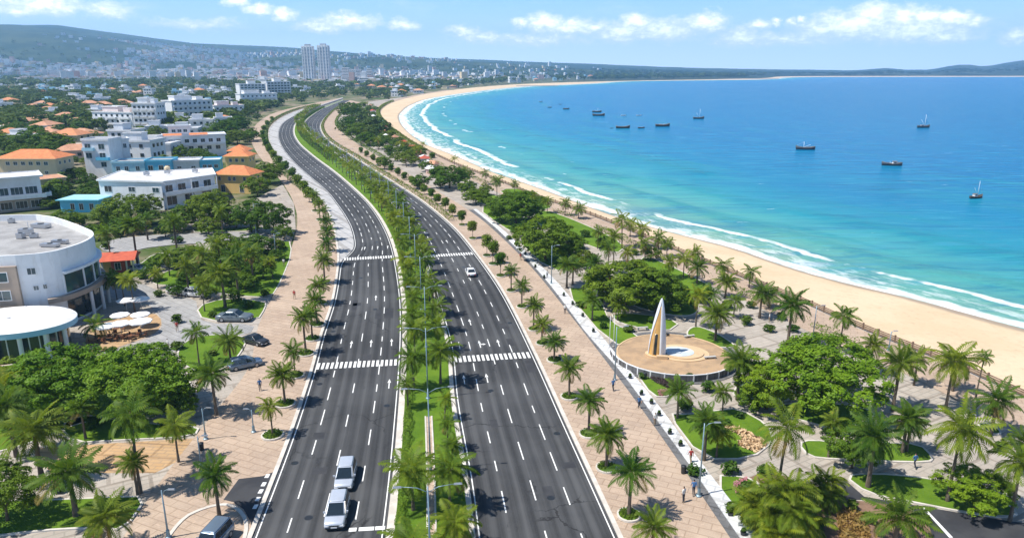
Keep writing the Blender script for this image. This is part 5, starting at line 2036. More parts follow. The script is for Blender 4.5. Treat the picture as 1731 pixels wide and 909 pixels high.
# ---- blue and white villa behind: tower, low wing, blue wing
q = quad(148, 302, 192, 302, 9)
B = Building("villa", "white and blue villa with a square tower and long blue wings", "house", centre(quad(190, 302, 300, 300, 9)))
hT = height_for(P(170, 302), 238)
B.block(q, 0, hT, roof='grey_roof', over=.3)
B.win(q[0], q[1], [.2, .72], [hT - 2.2, hT - 5.6], 2.4, 2.2, "window_glass")
B.win(q[0], q[1], [.72], [hT - 9], 2.2, 2.0, "window_glass")
B.balcony(q[0], q[1], .02, .45, hT - 3.6, 1.2, 'blue_wall')
B.balcony(q[0], q[1], .5, .98, hT - 7.2, 1.2, 'sky_wall')
q2 = quad(172, 300, 227, 296, 10)
B.block(sub(q2, .3, 1, .25, 1), 0, hT - .8, roof='grey_roof', over=.3, wname="wing")
B.win(sub(q2, .3, 1, .25, 1)[0], sub(q2, .3, 1, .25, 1)[1], [.45, .8], [hT - 3], 1.3, 1.8)
B.win(sub(q2, .3, 1, .25, 1)[1], sub(q2, .3, 1, .25, 1)[2], [.3, .7], [hT - 3], 1.3, 1.6)
q3 = quad(193, 306, 292, 304, 9)
B.block(sub(q3, 0, .55, 0, 1), 0, 6.6, 'blue_wall', 'grey_roof', over=.2, wname="wing")
B.block(sub(q3, .552, 1, .05, 1), 0, 6.9, 'sky_wall', 'grey_roof', over=.2, wname="wing")
B.win(q3[0], q3[1], [.1, .24, .43], [4.6, 1.6], 1.5, 1.7)
B.win(sub(q3, .552, 1, .05, 1)[0], sub(q3, .552, 1, .05, 1)[1], [.2, .6, .85], [4.6, 1.6], 1.8, 1.9, "dark_glass")
q4 = quad(296, 302, 374, 299, 10)
B.block(sub(q4, 0, .55, 0, 1), 0, 6.2, 'pale_wall', 'flat_roof', over=.3, wname="wing")
B.block(sub(q4, .552, 1, .06, 1), 0, 6.0, 'sky_wall', 'flat_roof', over=.3, wname="wing")
B.win(q4[0], q4[1], [.12, .42], [4.2], 1.6, 1.0)
B.win(sub(q4, .552, 1, .06, 1)[0], sub(q4, .552, 1, .06, 1)[1], [.25, .5, .8], [4.2, 1.5], 1.5, 1.4)

# ---- white villa with orange roof panels and green balconies
q = quad(280, 268, 384, 263, 13)
B = Building("villa", "white villa with orange roof strips and planted green balconies, beyond the blue wings", "house", centre(q))
hh = height_for(P(300, 268), 232)
B.block(q, 0, hh, over=.6, parapet=.4, roof='flat_roof')
B.block(sub(q, .1, .45, .35, .9), hh + .3, hh + 4.0, roof='flat_roof', over=.5, wname="penthouse")
B.win(sub(q, .1, .45, .35, .9)[0], sub(q, .1, .45, .35, .9)[1], spread_t(3), [hh + 2.3], 1.8, 1.5)
B.win(q[0], q[1], spread_t(7, .05), [hh - 2.2], 2.0, 1.8, "dark_glass")
B.win(q[0], q[1], spread_t(6, .06), [hh - 5.6], 2.2, 1.9, "dark_glass")
B.win(q[1], q[2], spread_t(3), [hh - 2.2, hh - 5.6], 1.8, 1.7)
B.balcony(q[0], q[1], .02, .42, hh - 4.0, 1.4)
B.balcony(q[0], q[1], .5, .98, hh - 4.0, 1.4)
for u0, u1 in ((-.01, .30), (.42, .72)):
    e = [B.L(p) for p in sub(q, u0, u1, -.06, .2)]
    MB().add([(e[0][0], e[0][1], hh + .35), (e[1][0], e[1][1], hh + .35), (e[2][0], e[2][1], hh + 1.3), (e[3][0], e[3][1], hh + 1.3), (e[2][0], e[2][1], hh + .24), (e[3][0], e[3][1], hh + .24)],
             [(0, 1, 2, 3), (1, 4, 2), (0, 3, 5), (3, 2, 4, 5)]).obj("tile_awning", "orange_tiles", B.root)

# ---- yellow house with orange roofs beside the promenade
q = quad(367, 326, 424, 328, 8)
B = Building("house", "yellow house with a steep orange tiled roof beside the left promenade", "house", centre(q))
h1 = height_for(P(380, 326), 294)
B.block(q, 0, h1, 'yellow_wall', 'orange_tiles', kind='hip', rise=2.6, over=.8)
B.win(q[0], q[1], [.12, .42, .56, .86], [h1 - 1.5], 1.0, 1.4, "dark_glass")
B.win(q[0], q[1], [.2, .75], [1.6], 1.6, 2.4, "dark_glass", name="door")
B.win(q[1], q[2], [.3, .7], [h1 - 1.5], 1.0, 1.4, "dark_glass")
q = quad(384, 300, 422, 300, 8)
B = Building("house", "second yellow house with an orange roof behind the steep-roofed one", "house", centre(q))
h1 = height_for(P(390, 300), 264)
B.block(q, 0, h1, 'yellow_wall', 'orange_tiles', kind='hip', rise=2.4, over=.8)
B.win(q[0], q[1], spread_t(3), [h1 - 1.6], 1.1, 1.4, "dark_glass")
B.win(q[1], q[2], spread_t(2), [h1 - 1.6], 1.1, 1.4, "dark_glass")
q = quad(388, 276, 416, 276, 8)
B = Building("house", "third and smallest orange-roofed house of the row by the promenade", "house", centre(q))
B.block(q, 0, 5.5, 'cream_wall', 'orange_tiles', kind='hip', rise=2.4, over=.8)
B.win(q[0], q[1], spread_t(3), [3.6], 1.0, 1.3, "dark_glass")

# ---- cream house with an orange hipped roof at the left
q = quad(4, 312, 100, 312, 11)
B = Building("house", "cream two-storey house with a broad orange hipped roof at the left edge", "house", centre(q))
h1 = height_for(P(50, 312), 268)
B.block(q, 0, h1, 'cream_wall', 'orange_tiles', kind='hip', rise=2.8, over=1.0)
B.win(q[0], q[1], spread_t(6), [h1 - 1.8], 1.6, 1.4, "window_glass")
B.win(q[0], q[1], spread_t(5), [h1 - 5.2], 1.4, 1.4, "window_glass")
B.win(q[1], q[2], spread_t(3), [h1 - 1.8, h1 - 5.2], 1.3, 1.3)
q2 = quad(70, 333, 116, 328, 10)
B.block(sub(q2, 0, 1, 0, 1), 0, 5.4, 'cream_wall', 'faded_tiles', over=.4, parapet=.2, wname="wing")
B.win(q2[0], q2[1], [.25, .65], [3.6], 1.3, 1.2)
B.win(q2[1], q2[2], [.3, .7], [3.6], 1.2, 1.2)

# ---- grey-white villa with curved balconies below it
q = quad(-60, 366, 82, 352, 12)
B = Building("villa", "pale villa with long curved white balcony and brown ground floor at the left edge", "house", centre(q))
h1 = height_for(P(40, 358), 303)
B.block(q, 0, 3.6, 'tan_wall', 'flat_roof', over=.05, parapet=0, wname="ground_floor")
B.block(sub(q, 0, .96, .04, 1), 3.9, h1, 'pale_wall', 'flat_roof', over=.9, parapet=.3)
s_ = sub(q, 0, .96, .04, 1)
B.win(s_[0], s_[1], spread_t(5, .04), [5.9], 3.2, 2.3, "window_glass", mull=2)
B.win(s_[1], s_[2], spread_t(2), [5.9], 2.4, 2.0, "window_glass")
B.win(q[0], q[1], spread_t(5, .04), [1.8], 3.0, 2.3, "dark_glass", mull=2)
B.balcony(q[0], q[1], .0, 1.0, 3.9, 1.8)
B.balcony(q[1], q[2], .0, .7, 3.9, 1.5)

# ---- low turquoise house
q = quad(104, 359, 168, 359, 8)
B = Building("house", "low turquoise house with a flat teal roof in front of the white villa", "house", centre(q))
B.block(q, 0, 3.6, 'sky_wall', 'teal_roof', over=.8, parapet=0)
B.win(q[0], q[1], [.32, .55, .82], [1.7], 1.3, 2.0, "dark_glass")

# ---- three white apartment houses
for (xl, yl, xr, yr, dp, ytop, cols, rows, lab, pent) in (
        (160, 219, 226, 221, 14, 190, 7, 3, "white three-storey apartment house with an orange roof edge, left of its taller twin", 'faded_tiles'),
        (228, 221, 268, 221, 14, 176, 5, 4, "tall white apartment block with a roof terrace beside the orange-edged one", 'flat_roof'),
        (294, 207, 362, 203, 16, 172, 8, 4, "stepped white apartment house with many balconies near the promenade", 'flat_roof'),
        (364, 198, 414, 196, 14, 180, 6, 2, "long low white apartment house between the stepped house and the hotel", 'faded_tiles'),
        (408, 182, 470, 180, 16, 160, 8, 3, "low white hotel wing in front of the two hotel blocks", 'flat_roof')):
    q = quad(xl, yl, xr, yr, dp)
    B = Building("apartment_house", lab, "apartment building", centre(q))
    h_ = height_for(P(xl, yl), ytop)
    B.block(q, 0, h_, roof=pent, over=.4)
    B.block(sub(q, .15, .55, .3, .9), h_ + .25, h_ + 3.4, roof='flat_roof', over=.4, wname="penthouse")
    B.block(sub(q, .68, .85, .3, .7), h_ + .25, h_ + 2.4, roof='grey_roof', over=.1, wname="stair_house")
    st = h_ / rows
    B.win(q[0], q[1], spread_t(cols, .03), [st * (k + .55) for k in range(rows)], 1.9, 1.7, "dark_glass", simple=True)
    B.win(q[1], q[2], spread_t(3), [st * (k + .55) for k in range(rows)], 1.8, 1.6, "dark_glass", simple=True)
    for k in range(1, rows):
        for u0 in (.03, .36, .69):
            B.balcony(q[0], q[1], u0, u0 + .26, st * k + .1, 1.5)

# ---- hotel: two white blocks
for (xl, xr, yb, yt, lab) in ((407, 451, 168, 143, "white hotel block with rows of balconies, left of the pair"), (453, 493, 166, 139, "white hotel block with rows of balconies, right of the pair")):
    q = quad(xl, yb, xr, yb - 1, 22)
    B = Building("hotel", lab, "hotel", centre(q))
    h_ = height_for(P(xl, yb), yt)
    B.block(q, 0, h_, roof='flat_roof', over=.4)
    B.block(sub(q, .35, .65, .2, .6), h_ + .2, h_ + 4, roof='faded_tiles', over=.3, wname="penthouse")
    st = h_ / 6
    B.win(q[0], q[1], spread_t(7, .03), [st * (k + .55) for k in range(6)], 3.4, 2.2, "dark_glass", simple=True, mull=0)
    B.win(q[1], q[2], spread_t(4, .05), [st * (k + .55) for k in range(6)], 3.0, 2.2, "dark_glass", simple=True, mull=0)
    for k in range(1, 6):
        B.balcony(q[0], q[1], .02, .98, st * k + .1, 1.2, name="balcony")

# ---- the twin towers
for (xl, xr, yt, lab) in ((514, 532, 79, "left one of the two tall white apartment towers"), (540, 558, 78, "right one of the two tall white apartment towers")):
    q = quad(xl, 144, xr, 144, 20)
    B = Building("apartment_tower", lab, "tower block", centre(q))
    h_ = height_for(P(xl, 144), yt)
    B.block(q, 0, h_, roof='grey_roof', over=.0, parapet=1.5)
    B.block(sub(q, .25, .75, .25, .75), h_, h_ + 5, 'pale_wall', roof='grey_roof', over=.3, wname="lift_house")
    nf = 26
    st = h_ / (nf + 1)
    for ed, us in (((0, 1), ((.04, .18), (.28, .44), (.56, .72), (.82, .96))), ((1, 2), ((.10, .30), (.44, .60), (.72, .90)))):
        a, b = q[ed[0]], q[ed[1]]
        Lw = (Vector(b) - Vector(a)).length
        d = (Vector(b) - Vector(a)).normalized()
        ang = math.atan2(d.y, d.x)
        la = B.L(a)
        for k in range(nf):
            mb = MB()
            for (u0, u1) in us:
                mb.box(Lw * u0, Lw * u1, -.12, .02, st * (k + .80), st * (k + 1.28))
            mb.obj("window_row", "blue_glass", B.root, (la[0], la[1], 0), (0, 0, ang))
            mb = MB().box(Lw * us[0][0] + .0, Lw * us[1][1], -1.2, -.13, st * (k + .62), st * (k + .74)) if ed == (0, 1) else MB().box(Lw * us[1][0], Lw * us[1][1], -1.2, -.13, st * (k + .62), st * (k + .74))
            mb.obj("balcony", "white_wall", B.root, (la[0], la[1], 0), (0, 0, ang))
        for u in (.23, .5, .77) if ed == (0, 1) else (.38, .66):
            MB().box(Lw * u - .8, Lw * u + .8, -1.3, -.02, 0, h_ + 1).obj("fin", "white_wall", B.root, (la[0], la[1], 0), (0, 0, ang))
q = quad(494, 147, 570, 146, 40)
B = Building("podium_building", "long low building with terracotta roofs at the foot of the twin towers", "building", centre(q))
B.block(sub(q, 0, .48, 0, .4), 0, 9, 'cream_wall', 'faded_tiles', over=.6, parapet=.2)
B.block(sub(q, .5, 1, -.1, .4), 0, 7, 'yellow_wall', 'orange_tiles', over=.6, parapet=.2, wname="wing")
B.win(q[0], q[1], spread_t(12), [6], 3, 2, "dark_glass", simple=True)

# ---- the smaller white towers right of them
for i, (xl, xr, yb, yt, lab) in enumerate(((579, 590, 141, 115, "slim white tower with a pointed top right of the twin towers"), (591, 602, 141, 118, "white tower beside the slim pointed one"), (604, 611, 140, 118, "narrow grey-white tower between the slim tower and the pale slab"),
                                           (613, 620, 141, 121, "pale slab tower near the white stepped blocks"), (621, 629, 142, 117, "white tower at the right end of the small tower group"), (577, 606, 144, 131, "low white block at the foot of the small towers, left"), (607, 632, 144, 132, "low white block at the foot of the small towers, right"),
                                           (896, 906, 136, 123, "white seaside hotel block above the far beach, left part"), (907, 915, 136, 125, "white seaside hotel block above the far beach, right part"))):
    q = quad(xl, yb, xr, yb, 22)
    B = Building("apartment_tower" if i < 5 else "apartment_house", lab, "building", centre(q))
    h_ = height_for(P(xl, yb), yt)
    B.block(q, 0, h_, roof='grey_roof', over=.0, parapet=1.0)
    nf = max(3, int(h_ / 4))
    for ed in ((0, 1), (1, 2)):
        a, b = q[ed[0]], q[ed[1]]
        Lw = (Vector(b) - Vector(a)).length
        d = (Vector(b) - Vector(a)).normalized()
        la = B.L(a)
        for k in range(nf):
            mb = MB()
            m = max(2, int(Lw / 6))
            mb.box(Lw * .05, Lw * .95, -.2, .02, h_ / nf * (k + .38), h_ / nf * (k + .78))
            mb.obj("window_row", "window_glass", B.root, (la[0], la[1], 0), (0, 0, math.atan2(d.y, d.x)))

# ---- the many houses of the town between the trees
PROTO = {}


def house_proto(key, w, d, h_, wall, roof, kind, storeys):
    B = Building("house", None, "house", (0, 0))
    q = [(-w / 2, -d / 2), (w / 2, -d / 2), (w / 2, d / 2), (-w / 2, d / 2)]
    B.block(q, -.5, h_, wall, roof, kind=kind, over=.4 if kind == 'flat' else .7, rise=min(w, d) * .24, parapet=.5)
    if kind == 'flat' and storeys > 1:
        B.block(sub(q, .1, .5, .3, .9), h_ + .25, h_ + 2.9, wall, 'grey_roof', over=.2, parapet=.2, wname="penthouse")
    st = h_ / storeys
    for k in range(storeys):
        B.win(q[0], q[1], spread_t(3), [st * (k + .55)], 1.6, 1.5, "dark_glass", simple=True, mull=0)
        B.win(q[1], q[2], spread_t(2), [st * (k + .55)], 1.5, 1.5, "dark_glass", simple=True, mull=0)
        B.win(q[3], q[0], spread_t(2), [st * (k + .55)], 1.5, 1.5, "dark_glass", simple=True, mull=0)
    return B.root


SPECS = {
    "white flat-roofed house": (13, 11, 6.8, 'white_wall', 'flat_roof', 'flat', 2),
    "tall white flat-roofed house": (11, 11, 9.8, 'white_wall', 'grey_roof', 'flat', 3),
    "pale house with faded roof": (14, 10, 4.6, 'pale_wall', 'faded_tiles', 'hip', 1),
    "cream house with orange roof": (13, 11, 6.2, 'cream_wall', 'worn_tiles', 'hip', 2),
    "low pinkish faded-roof house": (16, 9, 3.6, 'pink_wall', 'faded_tiles', 'hip', 1),
    "blue-walled flat-roofed house": (12, 10, 6.4, 'blue_wall', 'flat_roof', 'flat', 2),
    "low cream pale-roofed house": (15, 10, 4.0, 'cream_wall', 'flat_roof', 'flat', 1),
}
for k_, sp in SPECS.items():
    PROTO[k_] = house_proto(k_, *sp)
USED = set()
OCC = []
MAJOR = [(o.location.x, o.location.y) for o in bpy.data.objects if o.parent is None and o.type == 'EMPTY' and o.get('category') in ('house', 'villa', 'apartment building', 'hotel', 'tower block', 'building', 'kiosk')]


def clear_of_roads(p, m=8):
    q = np.array([p[0], p[1]])
    for c in (BAY, RR, PROM_L, LL):
        if ((c - q) ** 2).sum(1).min() < m * m:
            return False
    # not between the outer kerbs
    d0 = ((MEDC - q) ** 2).sum(1).min() ** .5
    return d0 > 26


def place_house(px, py, kinds, minsep=15):
    b = P(px, py)
    b.z = land_height(b.x, b.y)
    if not clear_of_roads(b, 9) or FS.q(b.x, b.y)[0] > -14:
        return False
    if any((b.x - x) ** 2 + (b.y - y) ** 2 < minsep ** 2 for x, y in OCC) or any((b.x - x) ** 2 + (b.y - y) ** 2 < 18 ** 2 for x, y in MAJOR if PROTO):
        return False
    k_ = random.choice(kinds)
    OCC.append((b.x, b.y))
    rz = random.choice([0, 0, .25, -.3, .5, PI / 2]) + random.uniform(-.1, .1)
    if k_ not in USED:
        USED.add(k_)
        o = PROTO[k_]
        o.location = b
        o.rotation_euler = (0, 0, rz)
        o['label'] = k_
        o['group'] = "houses of the town"
        AUTO.append((o, k_))
    else:
        copy_thing(PROTO[k_], b, rz, k_, "houses of the town", True, random.uniform(.85, 1.2))
    return True


MAJOR = [m for m in MAJOR if abs(m[0]) + abs(m[1]) > 1]
KS = list(SPECS)
mixA = [KS[2], KS[2], KS[3], KS[4], KS[4], KS[6], KS[0]]
mixB = [KS[0], KS[0], KS[1], KS[2], KS[3], KS[5], KS[6], KS[4]]
hc = 0
for (x0, x1, y0, y1, nmax, mix, sep) in ((0, 150, 205, 252, 16, mixA, 17), (0, 270, 178, 212, 26, mixA, 18), (60, 420, 158, 182, 42, mixB, 19), (100, 300, 252, 284, 6, mixB, 19), (270, 420, 212, 240, 8, mixB, 17),
                                         (0, 400, 143, 160, 40, mixB, 24), (420, 580, 146, 166, 14, mixB, 22), (585, 780, 134, 152, 34, mixB, 20), (640, 740, 146, 166, 14, [KS[3], KS[2], KS[0]], 18), (780, 1000, 129, 141, 36, mixB, 30)):
    n_ = 0
    for _ in range(nmax * 25):
        if n_ >= nmax:
            break
        if place_house(random.uniform(x0, x1), random.uniform(y0, y1), mix, sep):
            n_ += 1
    hc += n_
for k_, o in PROTO.items():
    if k_ not in USED:
        for ch in list(o.children):
            for g in list(ch.children):
                bpy.data.objects.remove(g)
            bpy.data.objects.remove(ch)
        bpy.data.objects.remove(o)
print("houses", hc)

# ---- trees of the town, one by one
tc = 0
TOCC = []
FARTREES = []
for (x0, x1, y0, y1, nmax, rlo, rhi) in ((0, 130, 235, 275, 14, 5, 7.5), (100, 380, 228, 262, 26, 4, 6.5), (100, 440, 330, 400, 12, 3, 5), (0, 160, 318, 350, 8, 3, 4.5), (240, 360, 270, 300, 8, 3.5, 5), (0, 150, 196, 240, 26, 4, 6.5), (0, 300, 168, 205, 56, 4, 6.5), (270, 440, 200, 240, 16, 4, 6), (360, 430, 215, 245, 8, 5, 7), (60, 440, 150, 172, 50, 4.5, 7),
                                         (400, 520, 165, 185, 14, 5, 7), (580, 660, 168, 240, 22, 4, 6), (560, 720, 140, 166, 30, 4.5, 7), (100, 170, 275, 330, 5, 3, 4.5), (640, 740, 230, 320, 8, 3, 4.5)):
    n_ = 0
    for _ in range(nmax * 20):
        if n_ >= nmax:
            break
        b = P(random.uniform(x0, x1), random.uniform(y0, y1))
        q_ = np.array(b[:2])
        ok = min(((c - q_) ** 2).sum(1).min() for c in (BAY, LL, RR, LR, RL)) > 16 and FS.q(b.x, b.y)[0] < -8
        if not ok or any((b.x - x) ** 2 + (b.y - y) ** 2 < 9 ** 2 for x, y in OCC + MAJOR) or any((b.x - x) ** 2 + (b.y - y) ** 2 < 36 for x, y in TOCC):
            continue
        TOCC.append((b.x, b.y))
        r = random.uniform(rlo, rhi)
        if y0 < 190:
            FARTREES.append((b.x, b.y, land_height(b.x, b.y), r))
            n_ += 1
            continue
        tree_at(Vector((b.x, b.y, land_height(b.x, b.y))), r * random.uniform(1.25, 1.6), r, 'far' if b.y > 500 else random.choice(['dark', 'mid']), "dark green tree", group="trees of the town", auto=True)
        n_ += 1
    tc += n_
# the big dark pair left of the blue villa and others that stand out
for (x, y, t_, r, lab) in ((62, 262, 214, 9.0, "big round dark tree standing alone left of the blue villa"), (98, 264, 222, 8.0, "second big round dark tree close by the left of the blue villa"), (20, 258, 226, 7.0, "dark tree behind the cream house with the hipped roof"),
                           (283, 217, 188, 6.5, "dark tree between the white apartment houses"), (385, 236, 200, 8.0, "large dark tree mass beside the promenade, in front of the hotel"), (400, 228, 196, 7.5, "large dark tree right behind the mass by the promenade"),
                           (595, 205, 172, 8.0, "dark tree at the inside of the road's far bend, nearest the bend"), (588, 222, 196, 7.0, "rounded dark tree below the far bend"), (604, 236, 208, 7.0, "rounded dark tree right of the far bend's promenade"), (620, 246, 222, 6.0, "dark tree on the far park's left edge")):
    tree(x, y, t_, r, 'bigdark', lab)
print("town trees", tc)


# ---- stuff: the far white city and the woods
def far_city():
    rng = np.random.default_rng(3)
    V, Fc, MI = [], [], []
    n = 0
    while n < 6000:
        u = rng.uniform(-350, 1020)
        y = 1750 * (3.1 ** rng.random())
        x = (u - CX) / F * y * CP
        ga = .32 + .5 * mnoise.noise(Vector((x / 900, y / 900, 7)))
        gx, gy = x * math.cos(ga) + y * math.sin(ga), -x * math.sin(ga) + y * math.cos(ga)
        gx, gy = round(gx / 21) * 21 + rng.uniform(-2, 2), round(gy / 46) * 46 + rng.uniform(-3, 3)
        x, y = gx * math.cos(ga) - gy * math.sin(ga), gx * math.sin(ga) + gy * math.cos(ga)
        if FS.q(x, y)[0] > -60:
            continue
        slope = y > 3300
        if slope:
            pr = np.interp(u, [-300, 60, 180, 260, 480, 520, 700, 1000], [.02, .03, .10, .8, .8, .15, .12, .02])
        else:
            pr = np.interp(u, [-300, 500, 640, 940], [1, 1, .6, .0]) * np.interp(y, [1750, 2050, 2300], [.25, .7, 1])
        if mnoise.noise(Vector((x / 350, y / 350, 0))) < -.12 or rng.random() > pr:
            continue
        z = land_height(x, y)
        if z > 190 + 60 * rng.random():
            continue
        w, d, h_ = rng.uniform(11, 20), rng.uniform(10, 22), rng.uniform(6, 14)
        if rng.random() < .04:
            h_ *= 2.2
        a = ga + rng.uniform(-.08, .08)
        ca, sa = math.cos(a), math.sin(a)
        o = len(V)
        for (cx, cy) in ((-w / 2, -d / 2), (w / 2, -d / 2), (w / 2, d / 2), (-w / 2, d / 2)):
            V.append((x + cx * ca - cy * sa, y + cx * sa + cy * ca, z - 6))
        for k in range(4):
            V.append((V[o + k][0], V[o + k][1], z + h_))
        m = int(rng.choice([0, 0, 0, 1, 2, 3, 0, 1]))
        for fc in ((0, 1, 5, 4), (1, 2, 6, 5), (2, 3, 7, 6), (3, 0, 4, 7)):
            Fc.append(tuple(i + o for i in fc))
            MI.append(m)
        Fc.append((o + 4, o + 5, o + 6, o + 7))
        MI.append(int(rng.choice([0, 4, 4, 5, 5, 1])))
        n += 1
    me = bpy.data.meshes.new("far_city")
    me.from_pydata(V, [], Fc)
    for m in ("white_wall", "pale_wall", "cream_wall", "pink_wall", "flat_roof", "faded_tiles"):
        me.materials.append(MATS[m])
    me.polygons.foreach_set('material_index', MI)
    o = link("far_city", me)
    tag(o, "white hazy city spread over the plain and up the far slope", "city", kind="stuff")


far_city()


def woods():
    rng = np.random.default_rng(8)
    base = crown(77, 44, .42, nlobe=5, flat=.8, spread=.45, lr=(.45, .6), low=-.5)
    base2 = crown(78, 44, .42, nlobe=5, flat=.8, spread=.45, lr=(.45, .6), low=-.5)
    out = []
    n = 0
    tries = 0
    while n < 5200 and tries < 60000:
        tries += 1
        u = rng.uniform(-420, 1300)
        y = 480 * (8.0 ** rng.random())
        x = (u - CX) / F * y * CP
        ds = FS.q(x, y)[0]
        if ds > -(25 if u < 1000 else 70):
            continue
        if y < 1000 and (u > 470 and u < 700):
            continue
        if not clear_of_roads((x, y), 14):
            continue
        if y < 1700 and any((x - a) ** 2 + (y - b) ** 2 < 13 ** 2 for a, b in OCC + MAJOR):
            continue
        pr = 1.0 if y < 1900 else .5
        if u > 1000:
            pr = 1.0
        if mnoise.noise(Vector((x / 160, y / 160, 5))) < -.25 or rng.random() > pr:
            continue
        r = rng.uniform(4.5, 8) * (1.0 if y < 1500 else 1.5)
        z = land_height(x, y)
        a = rng.uniform(0, 6.28)
        ca, sa = math.cos(a), math.sin(a)
        q = (base if n % 2 else base2).copy()
        xx, yy = q[..., 0] * ca - q[..., 1] * sa, q[..., 0] * sa + q[..., 1] * ca
        out.append(np.stack([xx * r + x, yy * r + y, q[..., 2] * r * .8 + z + r * .55], -1))
        n += 1
    b3_ = pad_crown(79, 420, .22, 14, .85, (.22, .36), low=-.5)
    for (x, y, z, r) in FARTREES:
        q = b3_ @ np.array(Matrix.Rotation(x, 3, 'Z'))
        out.append(q * np.array([r, r, r * .9]) + np.array([x, y, z + r * .85]))
    o = link("woodland", quads_mesh("woodland", np.concatenate(out), ["far_leaves"]))
    tag(o, "dark green woods covering the plain between the town and the far city", "woodland", kind="stuff")
    # the wooded far shore across the bay
    out = []
    n = 0
    while n < 1500:
        u = rng.uniform(1000, 2200)
        x0, y0 = P(u, 128.5)[:2]
        y = rng.uniform(2400, 5200)
        x = (u - CX) / F * y * CP
        if FS.q(x, y)[0] > -70:
            continue
        r = rng.uniform(6, 11)
        q = base * r
        out.append(q * np.array([1.3, 1, .55]) + np.array([x, y, land_height(x, y) + r * .2]))
        n += 1
    o = link("woodland", quads_mesh("woodland", np.concatenate(out), ["far_leaves"]))
    tag(o, "low dark woods along the far shore across the bay", "woodland", kind="stuff")


woods()

# ================================================================== THINGS
# ---- cars: length along +y (front at -y so that rotation 0 faces the camera)


def rrect(hw, z0, z1, y, r=.12, taper=.0):
    """rounded cross-section in the xz plane at y"""
    pts = []
    for cx, cz, a0 in ((hw - r, z1 - r, 0), (-(hw - r), z1 - r, 90), (-(hw - r), z0 + r, 180), (hw - r, z0 + r, 270)):
        for k in range(4):
            a = R(a0 + k * 30)
            x = cx + r * math.cos(a)
            z = cz + r * math.sin(a)
            pts.append((x * (1 - taper * max(0, (z - z0) / (z1 - z0) - .5)), y, z))
    return pts


